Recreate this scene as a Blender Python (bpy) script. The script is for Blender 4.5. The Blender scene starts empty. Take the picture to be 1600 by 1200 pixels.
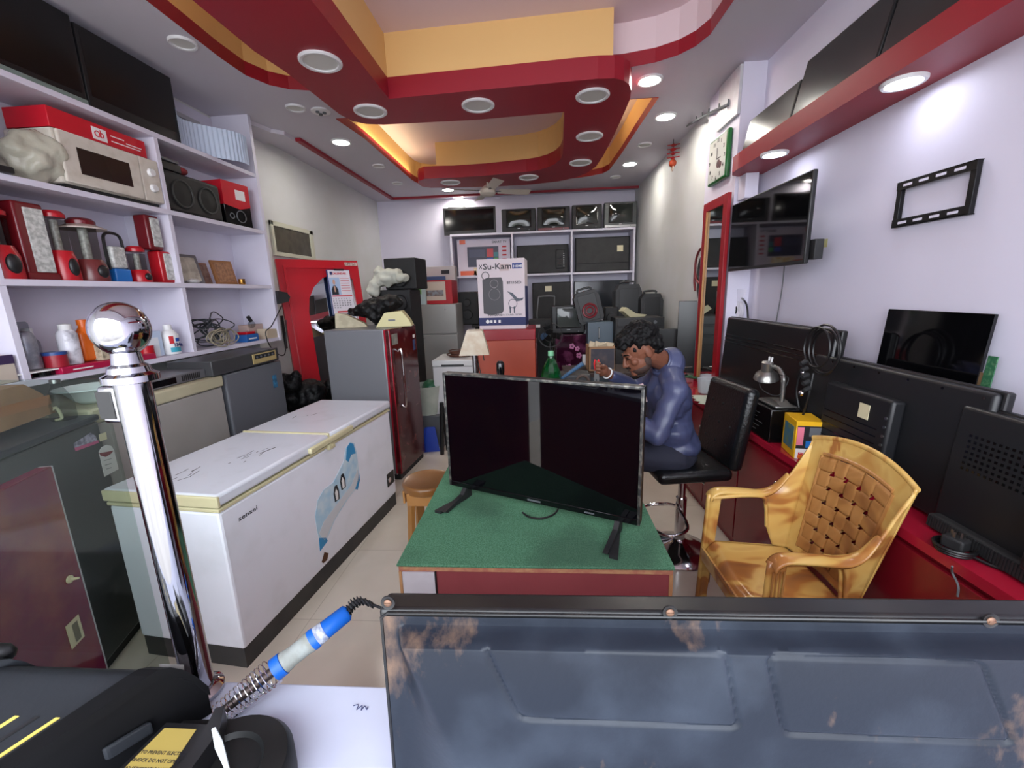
import bpy, bmesh, math, random
from mathutils import Vector, Matrix, noise
random.seed(7)
SC = bpy.context.scene
COL = SC.collection
PI = math.pi
rad = math.radians

# ------------------------------------------------------------------ camera
EYE = Vector((0, 0, 1.6))
FPX = 665.0
def _cam_axes():
    p, r, y = rad(12.11), rad(-1.793), rad(-4.108)
    cy, sy, cp, sp = math.cos(y), math.sin(y), math.cos(p), math.sin(p)
    f = Vector((sy * cp, cy * cp, -sp)); rt = Vector((cy, -sy, 0)); up = rt.cross(f)
    c, s = math.cos(r), math.sin(r)
    return c * rt + s * up, -s * rt + c * up, f
RGT, UPV, FWD = _cam_axes()
cam_data = bpy.data.cameras.new('camera')
cam_data.sensor_width = 36; cam_data.lens = 36 * FPX / 1600; cam_data.clip_start = 0.02
cam = bpy.data.objects.new('camera', cam_data); COL.objects.link(cam)
mw = Matrix.Identity(4)
for i in range(3):
    mw[i][0] = RGT[i]; mw[i][1] = UPV[i]; mw[i][2] = -FWD[i]; mw[i][3] = EYE[i]
cam.matrix_world = mw
SC.camera = cam

def P(px, py, X=None, Y=None, Z=None):
    """room position of a point of the photograph lying in the plane X=, Y= or Z="""
    d = RGT * ((px - 800) / FPX) + UPV * ((600 - py) / FPX) + FWD
    if X is not None: t = (X - EYE.x) / d.x
    elif Y is not None: t = (Y - EYE.y) / d.y
    else: t = (Z - EYE.z) / d.z
    return EYE + d * t

# ------------------------------------------------------------------ world, exposure
SC.view_settings.view_transform = 'Standard'; SC.view_settings.look = 'None'
SC.view_settings.gamma = 1; SC.view_settings.use_curve_mapping = False
SC.view_settings.exposure = 1.02
W = bpy.data.worlds.new('daylight'); SC.world = W; W.use_nodes = True
wn = W.node_tree; bg = wn.nodes['Background']
wg = wn.nodes.new('ShaderNodeTexGradient'); wt = wn.nodes.new('ShaderNodeTexCoord'); wr = wn.nodes.new('ShaderNodeValToRGB')
ws = wn.nodes.new('ShaderNodeSeparateXYZ'); wm_ = wn.nodes.new('ShaderNodeMapRange')
wn.links.new(wt.outputs['Generated'], ws.inputs[0]); wn.links.new(ws.outputs['Z'], wm_.inputs['Value'])
wm_.inputs['From Min'].default_value = -0.2; wm_.inputs['From Max'].default_value = 0.5
wn.links.new(wm_.outputs[0], wr.inputs[0]); wn.links.new(wr.outputs[0], bg.inputs[0])
wr.color_ramp.elements[0].color = (0.55, 0.56, 0.60, 1); wr.color_ramp.elements[1].color = (0.86, 0.92, 1.0, 1)
bg.inputs[1].default_value = 5.2
# light portal filling the open shop front (samples the daylight that comes in)
pl = bpy.data.lights.new('shop_front_portal', 'AREA'); pl.shape = 'RECTANGLE'; pl.size = 4.25; pl.size_y = 3.6
pl.cycles.is_portal = True
po = bpy.data.objects.new('shop_front_portal', pl); COL.objects.link(po)
po.location = (-0.55, -1.19, 1.6); po.rotation_euler = (rad(-90), 0, 0)
po.rotation_euler = (rad(90), 0, 0)

# ------------------------------------------------------------------ materials
def lin(c):
    c = c / 255.0
    return c / 12.92 if c <= 0.04045 else ((c + 0.055) / 1.055) ** 2.4
def rgb(c): return (lin(c[0]), lin(c[1]), lin(c[2]), 1)
_M = {}
def mat(name, c=(200, 200, 200), rough=0.5, metal=0.0, var=None, bump=None, coat=0.0, emit=None, spec=0.5, trans=0.0, alpha=1.0, aniso=0):
    """var=(scale, amount, colour2[, threshold]) mixes in a second colour by noise; bump=(scale, strength)"""
    if name in _M: return _M[name]
    m = bpy.data.materials.new(name); m.use_nodes = True; nt = m.node_tree; b = nt.nodes['Principled BSDF']
    b.inputs['Base Color'].default_value = rgb(c); b.inputs['Roughness'].default_value = rough
    b.inputs['Metallic'].default_value = metal; b.inputs['Coat Weight'].default_value = coat
    b.inputs['Specular IOR Level'].default_value = spec; b.inputs['Transmission Weight'].default_value = trans
    b.inputs['Alpha'].default_value = alpha
    tc = nt.nodes.new('ShaderNodeTexCoord')
    if var:
        n = nt.nodes.new('ShaderNodeTexNoise'); n.inputs['Scale'].default_value = var[0]; n.inputs['Detail'].default_value = 6
        r = nt.nodes.new('ShaderNodeMapRange'); t = var[3] if len(var) > 3 else 0.5
        r.inputs['From Min'].default_value = t - 0.12; r.inputs['From Max'].default_value = t + 0.12
        r.inputs['To Max'].default_value = var[1]
        x = nt.nodes.new('ShaderNodeMix'); x.data_type = 'RGBA'
        x.inputs['A'].default_value = rgb(c); x.inputs['B'].default_value = rgb(var[2])
        nt.links.new(tc.outputs['Object'], n.inputs['Vector']); nt.links.new(n.outputs['Fac'], r.inputs['Value'])
        nt.links.new(r.outputs[0], x.inputs['Factor']); nt.links.new(x.outputs['Result'], b.inputs['Base Color'])
    if bump:
        n2 = nt.nodes.new('ShaderNodeTexNoise'); n2.inputs['Scale'].default_value = bump[0]; n2.inputs['Detail'].default_value = 4
        bp = nt.nodes.new('ShaderNodeBump'); bp.inputs['Strength'].default_value = bump[1]; bp.inputs['Distance'].default_value = 0.01
        nt.links.new(tc.outputs['Object'], n2.inputs['Vector']); nt.links.new(n2.outputs['Fac'], bp.inputs['Height'])
        nt.links.new(bp.outputs[0], b.inputs['Normal'])
    if emit:
        b.inputs['Emission Color'].default_value = rgb(emit[0]); b.inputs['Emission Strength'].default_value = emit[1]
    _M[name] = m
    return m
def thin_glass(name, tint=(225, 240, 236), rough=0.02):
    if name in _M: return _M[name]
    m = bpy.data.materials.new(name); m.use_nodes = True; nt = m.node_tree; nt.nodes.clear()
    o = nt.nodes.new('ShaderNodeOutputMaterial'); t = nt.nodes.new('ShaderNodeBsdfTransparent'); g = nt.nodes.new('ShaderNodeBsdfGlossy')
    x = nt.nodes.new('ShaderNodeMixShader'); lw = nt.nodes.new('ShaderNodeLayerWeight'); lw.inputs[0].default_value = 0.5; pw = nt.nodes.new('ShaderNodeMath'); pw.operation = 'POWER'; pw.inputs[1].default_value = 5
    f = nt.nodes.new('ShaderNodeMath'); f.operation = 'MULTIPLY_ADD'; f.inputs[1].default_value = 0.25; f.inputs[2].default_value = 0.008
    nt.links.new(lw.outputs['Facing'], pw.inputs[0]); nt.links.new(pw.outputs[0], f.inputs[0])
    t.inputs[0].default_value = rgb(tint); g.inputs['Roughness'].default_value = rough
    nt.links.new(f.outputs[0], x.inputs[0]); nt.links.new(t.outputs[0], x.inputs[1]); nt.links.new(g.outputs[0], x.inputs[2])
    nt.links.new(x.outputs[0], o.inputs[0]); _M[name] = m
    return m

WALL = mat('wall_paint', (214, 210, 226), 0.6, var=(1.3, 0.35, (205, 200, 214)), bump=(60, 0.03))
WALLF = mat('wall_paint_light_tint', (208, 209, 210), 0.6, var=(2.0, 0.5, (196, 198, 192)), bump=(60, 0.03))  # greenish tint of the light put into the lavender wall colour
CEIL = mat('ceiling_paint', (200, 196, 206), 0.7, bump=(30, 0.02))
CEIL2 = mat('ceiling_recess_paint', (226, 204, 210), 0.7)
REDP = mat('red_gypsum_paint', (146, 14, 36), 0.45)
YELP = mat('yellow_gypsum_paint', (226, 184, 120), 0.6, bump=(60, 0.02))
SHELFW = mat('shelf_white_paint', (216, 213, 228), 0.5, var=(3, 0.4, (200, 196, 210)))
BLK = mat('black_plastic', (18, 18, 20), 0.42)
BLKG = mat('gloss_black_plastic', (10, 10, 12), 0.12)
BLKM = mat('matt_black_plastic', (26, 26, 28), 0.6, var=(9, 0.5, (44, 44, 44)))
SCR = mat('lcd_screen_glass', (6, 6, 8), 0.06)
SCRM = mat('lcd_screen_matt', (8, 8, 9), 0.28)
CRTG = mat('crt_glass', (34, 38, 34), 0.05)
GREY = mat('grey_plastic', (92, 94, 98), 0.4)
WHT = mat('white_plastic', (226, 226, 226), 0.35)
CRM = mat('cream_plastic', (214, 205, 170), 0.4)
CHR = mat('chrome', (222, 222, 226), 0.06, 1.0)
STEEL = mat('dull_steel', (160, 160, 160), 0.3, 1.0)
REDPL = mat('red_plastic', (176, 22, 34), 0.25)
DRED = mat('maroon_plastic', (104, 18, 26), 0.25)
BLUEPL = mat('blue_plastic', (30, 110, 190), 0.3)
PAPER = mat('white_paper', (232, 230, 228), 0.7)
CLEAR = thin_glass('clear_plastic', (220, 224, 224), 0.1)
GLASS = thin_glass('pane_glass', (230, 238, 234), 0.0)
CARD = mat('brown_cardboard', (160, 122, 88), 0.8, var=(8, 0.5, (140, 104, 74)))
WOODL = mat('raw_wood', (180, 132, 90), 0.6, var=(12, 0.5, (150, 100, 64)))
INKD = mat('dark_ink', (24, 24, 34), 0.6)
INKN = mat('navy_ink', (36, 44, 96), 0.6)
INKR = mat('red_ink', (190, 30, 40), 0.6)
INKW = mat('white_ink', (235, 235, 235), 0.6)

# ------------------------------------------------------------------ mesh builder
def rotm(rx=0, ry=0, rz=0): return Matrix.Rotation(rz, 4, 'Z') @ Matrix.Rotation(ry, 4, 'Y') @ Matrix.Rotation(rx, 4, 'X')
def TR(x=0, y=0, z=0, rx=0, ry=0, rz=0): return Matrix.Translation((x, y, z)) @ rotm(rx, ry, rz)
class MB:
    def __init__(s): s.v = []; s.f = []; s.mi = []; s.sm = []
    def add(s, vs, fs, mi=0, smooth=False, m=None):
        o = len(s.v)
        s.v += [tuple(m @ Vector(v)) if m else tuple(v) for v in vs]
        s.f += [tuple(i + o for i in f) for f in fs]; s.mi += [mi] * len(fs); s.sm += [smooth] * len(fs)
        return s
    def bm(s, b, mi=0, smooth=False, m=None):
        b.verts.index_update()
        s.add([v.co.copy() for v in b.verts], [[v.index for v in f.verts] for f in b.faces], mi, smooth, m); b.free(); return s
    def box(s, x0, x1, y0, y1, z0, z1, bev=0, seg=2, mi=0, m=None):
        b = bmesh.new(); bmesh.ops.create_cube(b, size=1)
        for v in b.verts:
            v.co = Vector((x0 + (v.co.x + .5) * (x1 - x0), y0 + (v.co.y + .5) * (y1 - y0), z0 + (v.co.z + .5) * (z1 - z0)))
        if bev > 0:
            bev = min(bev, 0.49 * min(abs(x1 - x0), abs(y1 - y0), abs(z1 - z0)))
            bmesh.ops.bevel(b, geom=list(b.edges), offset=bev, segments=seg, profile=0.5, affect='EDGES')
        if bev > 0:
            for f in b.faces: f.smooth = max(abs(c) for c in f.normal) < 0.999
            b.normal_update()
            for f in b.faces: f.smooth = max(abs(c) for c in f.normal) < 0.999
            b.verts.index_update(); sm = [f.smooth for f in b.faces]; n0 = len(s.sm)
            s.bm(b, mi, True, m); s.sm[n0:] = sm
            return s
        return s.bm(b, mi, False, m)
    def cyl(s, p, q, r, r2=None, seg=16, mi=0, smooth=True, m=None):
        p, q = Vector(p), Vector(q); r2 = r if r2 is None else r2
        d = (q - p); u = d.normalized(); a = u.orthogonal().normalized(); c = u.cross(a)
        vs = []
        for k in range(seg):
            t = 2 * PI * k / seg; e = a * math.cos(t) + c * math.sin(t)
            vs += [p + e * r, q + e * r2]
        s.add(vs, [(2 * k, 2 * ((k + 1) % seg), 2 * ((k + 1) % seg) + 1, 2 * k + 1) for k in range(seg)], mi, smooth, m)
        s.add([vs[2 * k] for k in range(seg)], [tuple(reversed(range(seg)))], mi, False, m)
        s.add([vs[2 * k + 1] for k in range(seg)], [tuple(range(seg))], mi, False, m)
        return s
    def tube(s, pts, r, seg=8, mi=0, closed=False, sub=0, m=None, rz=None):
        pts = [Vector(p) for p in pts]
        if sub: pts = smooth_path(pts, sub, closed)
        n = len(pts); rr = r if isinstance(r, (list, tuple)) else [r] * n
        if len(rr) != n: rr = [rr[min(len(rr) - 1, int(i * len(rr) / n))] for i in range(n)]
        a = None; vs = []
        for i, p in enumerate(pts):
            t = (pts[(i + 1) % n] - pts[i - 1]) if closed else (pts[min(i + 1, n - 1)] - pts[max(i - 1, 0)])
            if t.length < 1e-9: t = Vector((0, 0, 1))
            t.normalize()
            if a is None: a = t.orthogonal().normalized()
            else:
                a = a - t * a.dot(t)
                a = a.normalized() if a.length > 1e-6 else t.orthogonal().normalized()
            c = t.cross(a)
            for k in range(seg):
                th = 2 * PI * k / seg; vs.append(p + (a * math.cos(th) + c * math.sin(th)) * rr[i])
        fs = []
        for i in range(n if closed else n - 1):
            j = (i + 1) % n
            for k in range(seg):
                l = (k + 1) % seg; fs.append((i * seg + k, i * seg + l, j * seg + l, j * seg + k))
        if not closed: fs += [tuple(reversed(range(seg))), tuple(range((n - 1) * seg, n * seg))]
        return s.add(vs, fs, mi, True, m)
    def lathe(s, prof, seg=24, mi=0, smooth=True, m=None):
        n = len(prof); vs = []; fs = []
        for r, z in prof:
            for k in range(seg):
                t = 2 * PI * k / seg; vs.append((r * math.cos(t), r * math.sin(t), z))
        for i in range(n - 1):
            for k in range(seg):
                l = (k + 1) % seg; fs.append((i * seg + k, i * seg + l, (i + 1) * seg + l, (i + 1) * seg + k))
        if prof[0][0] > 1e-5: fs.append(tuple(reversed(range(seg))))
        if prof[-1][0] > 1e-5: fs.append(tuple(range((n - 1) * seg, n * seg)))
        return s.add(vs, fs, mi, smooth, m)
    def prism(s, poly, a, b, plane='xz', mi=0, m=None, smooth=False):
        n = len(poly)
        def P3(u, v, w):
            return (u, w, v) if plane == 'xz' else (u, v, w) if plane == 'xy' else (w, u, v)
        vs = [P3(u, v, a) for u, v in poly] + [P3(u, v, b) for u, v in poly]
        b_ = bmesh.new(); bv = [b_.verts.new(v) for v in vs]
        try:
            b_.faces.new(list(reversed(bv[:n]))); b_.faces.new(bv[n:])
        except ValueError: pass
        for i in range(n):
            j = (i + 1) % n; b_.faces.new((bv[i], bv[j], bv[n + j], bv[n + i]))
        bmesh.ops.recalc_face_normals(b_, faces=b_.faces)
        return s.bm(b_, mi, smooth, m)
    def sph(s, c, r, seg=16, rings=10, mi=0, m=None):
        r = r if isinstance(r, (tuple, list)) else (r, r, r)
        b = bmesh.new(); bmesh.ops.create_uvsphere(b, u_segments=seg, v_segments=rings, radius=1)
        for v in b.verts: v.co = Vector((c[0] + v.co.x * r[0], c[1] + v.co.y * r[1], c[2] + v.co.z * r[2]))
        return s.bm(b, mi, True, m)
    def torus(s, c, R, r, axis='z', seg=28, sg=8, mi=0, m=None, a0=0, a1=2 * PI):
        full = abs(a1 - a0 - 2 * PI) < 1e-6; pts = []
        for k in range(seg if full else seg + 1):
            t = a0 + (a1 - a0) * k / seg; u, v = R * math.cos(t), R * math.sin(t)
            pts.append({'z': (c[0] + u, c[1] + v, c[2]), 'y': (c[0] + u, c[1], c[2] + v), 'x': (c[0], c[1] + u, c[2] + v)}[axis])
        return s.tube(pts, r, sg, mi, closed=full, m=m)
    def grid(s, fn, nu, nv, mi=0, m=None, smooth=True, cu=False, hole=None):
        vs = [fn(i / nu, j / nv) for j in range(nv + 1) for i in range(nu + 1)]
        fs = []
        for j in range(nv):
            for i in range(nu):
                if hole and hole((i + .5) / nu, (j + .5) / nv): continue
                a = j * (nu + 1) + i; fs.append((a, a + 1, a + nu + 2, a + nu + 1))
        return s.add(vs, fs, mi, smooth, m)
    def text(s, txt, size, m=None, mi=0, ext=0.0008, align='LEFT', bold=0.0, sx=1.0):
        cu = bpy.data.curves.new('t', 'FONT'); cu.body = txt; cu.size = size; cu.extrude = ext; cu.align_x = align
        cu.resolution_u = 2; cu.offset = bold * size
        o = bpy.data.objects.new('t', cu); COL.objects.link(o)
        dg = bpy.context.evaluated_depsgraph_get(); me = bpy.data.meshes.new_from_object(o.evaluated_get(dg))
        b = bmesh.new(); b.from_mesh(me); 
        for v in b.verts: v.co.x *= sx
        s.bm(b, mi, False, m)
        bpy.data.objects.remove(o); bpy.data.curves.remove(cu); bpy.data.meshes.remove(me)
        return s
    def build(s, name, mats, parent=None, label=None, mod=None, kind=None):
        me = bpy.data.meshes.new(name); me.from_pydata(s.v, [], s.f)
        for i, f in enumerate(me.polygons): f.material_index = s.mi[i]; f.use_smooth = s.sm[i]
        for x in (mats if isinstance(mats, (list, tuple)) else [mats]): me.materials.append(x)
        me.update()
        if any(s.sm):
            b = bmesh.new(); b.from_mesh(me)
            for e in b.edges:
                if len(e.link_faces) == 2 and (e.calc_face_angle(0) > rad(42) or e.link_faces[0].smooth != e.link_faces[1].smooth): e.smooth = False
            b.to_mesh(me); b.free()
        o = bpy.data.objects.new(name, me); COL.objects.link(o)
        if parent: o.parent = parent
        if label: o['label'] = label
        if kind: o['kind'] = kind
        return o
def smooth_path(pts, sub, closed=False):
    out = []; n = len(pts)
    for i in range(n if closed else n - 1):
        p0 = pts[(i - 1) % n] if closed or i > 0 else pts[0]; p1 = pts[i]; p2 = pts[(i + 1) % n]
        p3 = pts[(i + 2) % n] if closed or i + 2 < n else pts[-1]
        for k in range(sub):
            t = k / sub
            out.append(0.5 * ((2 * p1) + (p2 - p0) * t + (2 * p0 - 5 * p1 + 4 * p2 - p3) * t * t + (3 * p1 - p0 - 3 * p2 + p3) * t ** 3))
    if not closed: out.append(pts[-1])
    return out
def thing(name, label, cat, loc, rz=0, group=None, rx=0, ry=0):
    o = bpy.data.objects.new(name, None); COL.objects.link(o); o.empty_display_size = 0.05
    o.matrix_basis = Matrix.Translation(loc) @ rotm(rx, ry, rz)
    o['label'] = label; o['category'] = cat
    if group: o['group'] = group
    return o
def tag(o, label, cat, group=None, loc=None, rz=0, kind=None):
    o['label'] = label; o['category'] = cat
    if group: o['group'] = group
    if kind: o['kind'] = kind
    if loc is not None: o.matrix_basis = Matrix.Translation(loc) @ rotm(0, 0, rz)
    return o
def struct(name, mb, m): return mb.build(name, m, kind='structure')
def dup(root, loc=None, label=None, group=None, rz=None, scale=None):
    r = root.copy(); COL.objects.link(r)
    if loc is not None: r.location = loc
    if rz is not None: r.rotation_euler = (0, 0, rz)
    if scale is not None: r.scale = (scale,) * 3
    if label: r['label'] = label
    if group: r['group'] = group
    for ch in list(root.children):
        c = ch.copy(); COL.objects.link(c); c.parent = r
        for g in ch.children:
            d = g.copy(); COL.objects.link(d); d.parent = c
    return r
def blob(name, prims, voxel, m, parent=None, smooth=4, disp=None, label=None):
    """one continuous surface from overlapping ellipsoids / tapered limbs"""
    b = MB()
    for p in prims:
        if p[0] == 'c':      # tapered limb
            _, a, c, r0, r1 = p
            a, c = Vector(a), Vector(c); n = 6
            b.cyl(a, c, r0, r1, 14); b.sph(a, r0, 14, 8); b.sph(c, r1, 14, 8)
        elif p[0] == 's': b.sph(p[1], p[2], 18, 12, m=p[3] if len(p) > 3 else None)
        elif p[0] == 'b': b.box(*p[1], bev=p[2] if len(p) > 2 else 0, m=p[3] if len(p) > 3 else None)
    o = b.build(name, m, None)
    r = o.modifiers.new('r', 'REMESH'); r.mode = 'VOXEL'; r.voxel_size = voxel; r.use_smooth_shade = True
    if smooth: q = o.modifiers.new('s', 'SMOOTH'); q.iterations = smooth; q.factor = 0.5
    dg = bpy.context.evaluated_depsgraph_get(); me = bpy.data.meshes.new_from_object(o.evaluated_get(dg))
    o.modifiers.clear(); old = o.data; o.data = me; bpy.data.meshes.remove(old)
    if disp:
        for v in me.vertices:
            v.co += v.normal * disp[0] * noise.noise(v.co * disp[1])
    for f in me.polygons: f.use_smooth = True
    if not me.materials: me.materials.append(m)
    if parent: o.parent = parent
    if label: o['label'] = label
    return o
def front(x0, y0, x1, y1, Y):
    """centre x, base z, width, height of something facing the shop front at depth Y"""
    a, b, c = P(x0, (y0 + y1) / 2, Y=Y), P(x1, (y0 + y1) / 2, Y=Y), P((x0 + x1) / 2, y1, Y=Y)
    t = P((x0 + x1) / 2, y0, Y=Y)
    return (a.x + b.x) / 2, c.z, b.x - a.x, t.z - c.z
def side(x0, y0, x1, y1, X):
    """centre y, base z, width, height of something facing across the shop in the plane X"""
    a, b, c = P(x0, (y0 + y1) / 2, X=X), P(x1, (y0 + y1) / 2, X=X), P((x0 + x1) / 2, y1, X=X)
    t = P((x0 + x1) / 2, y0, X=X)
    return (a.y + b.y) / 2, c.z, abs(b.y - a.y), t.z - c.z
# ================================================================== SETTING
# floor of large glossy beige tiles
def floor_mat():
    m = mat('floor_tiles', (200, 190, 172), 0.14); nt = m.node_tree; b = nt.nodes['Principled BSDF']
    tc = nt.nodes.new('ShaderNodeTexCoord'); br = nt.nodes.new('ShaderNodeTexBrick')
    br.offset = 0; br.inputs['Scale'].default_value = 1.0; br.inputs['Brick Width'].default_value = 0.6; br.inputs['Row Height'].default_value = 0.6
    br.inputs['Mortar Size'].default_value = 0.002; br.inputs['Mortar'].default_value = rgb((192, 182, 166))
    br.inputs['Color1'].default_value = rgb((222, 213, 198)); br.inputs['Color2'].default_value = rgb((216, 206, 190))
    n = nt.nodes.new('ShaderNodeTexNoise'); n.inputs['Scale'].default_value = 2.5; n.inputs['Detail'].default_value = 8
    mr = nt.nodes.new('ShaderNodeMapRange'); mr.inputs['From Min'].default_value = 0.45; mr.inputs['From Max'].default_value = 0.8; mr.inputs['To Max'].default_value = 0.3
    x = nt.nodes.new('ShaderNodeMix'); x.data_type = 'RGBA'; x.inputs['B'].default_value = rgb((160, 148, 128))
    nt.links.new(tc.outputs['Object'], br.inputs['Vector']); nt.links.new(tc.outputs['Object'], n.inputs['Vector'])
    nt.links.new(n.outputs['Fac'], mr.inputs[0]); nt.links.new(mr.outputs[0], x.inputs['Factor'])
    nt.links.new(br.outputs['Color'], x.inputs['A']); nt.links.new(x.outputs['Result'], b.inputs['Base Color'])
    return m
struct('floor', MB().box(-2.8, 1.75, -1.2, 7.3, -0.1, 0), floor_mat())
struct('ground', MB().box(-14, 14, -16, -1.2, -0.25, -0.12), mat('street_concrete', (150, 146, 140), 0.9, var=(0.6, 0.6, (120, 116, 110))))
ZC = 3.1
struct('wall_left', MB().box(-2.85, -2.70, -1.2, 3.80, 0, 3.5).box(-2.85, -2.62, 3.80, 7.3, 0, 3.5), [WALLF])
struct('wall_back', MB().box(-2.62, 1.75, 7.2, 7.35, 0, 3.5), WALL)
struct('wall_right', MB().box(1.58, 1.75, -1.2, 3.44, 0, 3.5), WALL)
struct('wall_right_rear', MB().box(1.49, 1.75, 3.44, 7.2, 0, 3.5), WALLF)
struct('wall_pillar', MB().box(1.42, 1.58, 3.42, 4.02, 0, 3.1), WALL)
# false ceiling with two openings
hole1 = [(-1.93, 0.15), (-1.95, 2.2), (-1.98, 2.92), (-1.97, 3.14), (-1.90, 3.29), (-1.80, 3.37), (-1.66, 3.41), (-1.45, 3.42), (-0.4, 3.42), (0.60, 3.39), (0.80, 3.34), (0.93, 3.265), (1.01, 3.17), (1.054, 3.05), (1.06, 2.74), (1.06, 0.15)]
hole2 = [(-1.72, 3.93), (-1.67, 4.4), (-1.67, 5.95), (-1.65, 6.12), (-1.60, 6.24), (-1.50, 6.31), (-1.36, 6.33), (0.136, 6.33), (0.50, 6.30), (0.70, 6.22), (0.84, 6.12), (0.905, 5.97), (0.937, 5.35), (0.955, 4.53), (0.975, 3.90)]
def sheet(loops, z):
    b = bmesh.new(); es = []
    for lp in loops:
        vs = [b.verts.new((x, y, z)) for x, y in lp]
        es += [b.edges.new((vs[i], vs[(i + 1) % len(vs)])) for i in range(len(vs))]
    bmesh.ops.triangle_fill(b, use_beauty=True, use_dissolve=False, edges=es)
    for f in b.faces:
        if f.normal.z > 0: f.normal_flip()
    return b
struct('ceiling', MB().bm(sheet([[(-2.70, -1.2), (-2.70, 7.2), (1.58, 7.2), (1.58, -1.2)], hole1, hole2], ZC)), CEIL)  # ceiling and side walls run on unseen at the front, added to shade foreground
struct('ceiling_recess', MB().box(-2.7, 1.6, -1.2, 7.2, 3.37, 3.5), CEIL2)
def loop_wall(lp, z0, z1, closed=True):
    m = MB(); n = len(lp)
    for i in range(n if closed else n - 1):
        (x0, y0), (x1, y1) = lp[i], lp[(i + 1) % n]
        m.add([(x0, y0, z0), (x1, y1, z0), (x1, y1, z1), (x0, y0, z1)], [(0, 1, 2, 3)])
    return m
struct('trim_1', loop_wall(hole1, ZC - 0.004, ZC + 0.085), REDP)
struct('trim_2', loop_wall(hole2, ZC - 0.004, ZC + 0.07), REDP)
up = loop_wall(hole1[:8] , ZC + 0.085, 3.37, False)
struct('trim_3', up, YELP)
struct('trim_4', loop_wall(hole1[7:], ZC + 0.085, 3.37, False), CEIL2)
struct('trim_5', loop_wall(hole2, ZC + 0.07, 3.37), YELP)
# hanging red gypsum band that snakes under both openings
slab = [(-1.60, 0.1), (-1.575, 2.62), (-1.535, 2.86), (-1.50, 3.5), (-1.46, 3.64), (-1.38, 3.71), (-1.25, 3.745), (-0.46, 3.76), (0.21, 3.71),
        (0.235, 4.3), (0.25, 4.76), (0.235, 4.93), (0.187, 5.08), (0.11, 5.2), (0.0, 5.29), (-0.14, 5.34), (-0.31, 5.37), (-0.62, 5.42), (-1.0, 5.44), (-1.2, 5.42), (-1.36, 5.42), (-1.45, 5.5), (-1.5, 5.63), (-1.49, 5.78), (-1.40, 5.87), (-1.2, 5.9), (-0.52, 5.97), (-0.1, 5.95), (0.25, 5.86), (0.45, 5.72), (0.58, 5.52), (0.65, 5.27), (0.675, 4.9),
        (0.687, 4.27), (0.685, 3.78), (0.68, 3.55), (0.66, 3.41), (0.63, 3.32), (0.58, 3.255), (0.51, 3.215), (0.40, 3.205), (-1.045, 3.30), (-1.045, 0.1)]
struct('ceiling_band', MB().prism(slab, 2.964, 3.099, 'xy'), REDP)
yb = MB().prism([(-1.045, 3.302), (0.50, 3.215), (0.50, 3.36), (-1.045, 3.40)], 3.099, 3.37, 'xy').box(-1.2, -1.046, 0.1, 3.40, 3.099, 3.37)
struct('trim_6', yb, YELP)
c2 = [(0.255, 4.0), (0.262, 4.76), (0.247, 4.95), (0.195, 5.1), (0.11, 5.22), (0.0, 5.315), (-0.14, 5.365), (-0.31, 5.40), (-0.62, 5.45), (-1.0, 5.47), (-1.22, 5.47)]
c2b = [(x + (0.14 if y < 5.0 else 0.03), y + (0 if y < 5.0 else 0.16)) for x, y in reversed(c2)]
struct('trim_7', MB().prism(c2 + c2b, 3.099, 3.37, 'xy'), YELP)
# thin red line moulding near the walls
struct('trim_8', MB().box(-2.30, -2.25, 4.3, 6.98, ZC - 0.03, ZC + 0.001).box(-2.30, 1.49, 6.93, 6.98, ZC - 0.03, ZC + 0.001), REDP)
# broken edge of the false ceiling above the shelf end
struct('trim_9', MB().prism([(-2.62, 3.82), (-2.45, 3.78), (-2.38, 4.05), (-2.30, 4.12), (-2.30, 4.3), (-2.62, 4.3)], ZC - 0.035, ZC - 0.001, 'xy'), CEIL)
# downlights -------------------------------------------------------
LEDON = mat('led_panel_lit', (255, 255, 255), 0.5, emit=((255, 250, 240), 80))
LEDON2 = mat('led_panel_lit_soft', (255, 255, 255), 0.5, emit=((235, 240, 255), 18))
LEDOFF = mat('led_panel_unlit', (205, 205, 200), 0.45)
FRM = mat('downlight_frame', (222, 222, 224), 0.35)
def downlight(name, label, loc, r, on, group, lm=None):
    t = thing(name, label, 'downlight', loc, group=group)
    MB().lathe([(r, 0.002), (r, -0.008), (r * 0.93, -0.014), (r * 0.8, -0.012), (r * 0.78, -0.004), (r * 0.78, 0.002)], 32).build('rim', FRM, t)
    MB().lathe([(0.0005, -0.0055), (r * 0.80, -0.0055), (r * 0.80, 0.0), (0.0005, 0.0)], 32).build('diffuser', (lm or LEDON) if on else LEDOFF, t, label='glowing white diffuser' if on else None)
    return t
lit = [((533, 223), 'lit round downlight in the white ceiling left of the red band'), ((1015, 127), 'lit round downlight nearest the shop front right of the red band'),
       ((1040, 183), 'lit round downlight between the hook rail and the yellow recess'), ((984, 257), 'lit round downlight at the far right above the rear wall corner'),
       ((700, 297), 'lit round downlight just left of the ceiling fan'), ((716, 308), 'lit round downlight beside the rear red line moulding')]
d0 = None
for (x, y), lb in lit:
    p = P(x, y, Z=ZC - 0.01)
    if d0 is None: d0 = downlight('downlight', lb, (p.x, p.y, ZC), 0.095, True, 'lit ceiling downlights')
    else: dup(d0, (p.x, p.y, ZC), lb)
d1 = None
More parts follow.
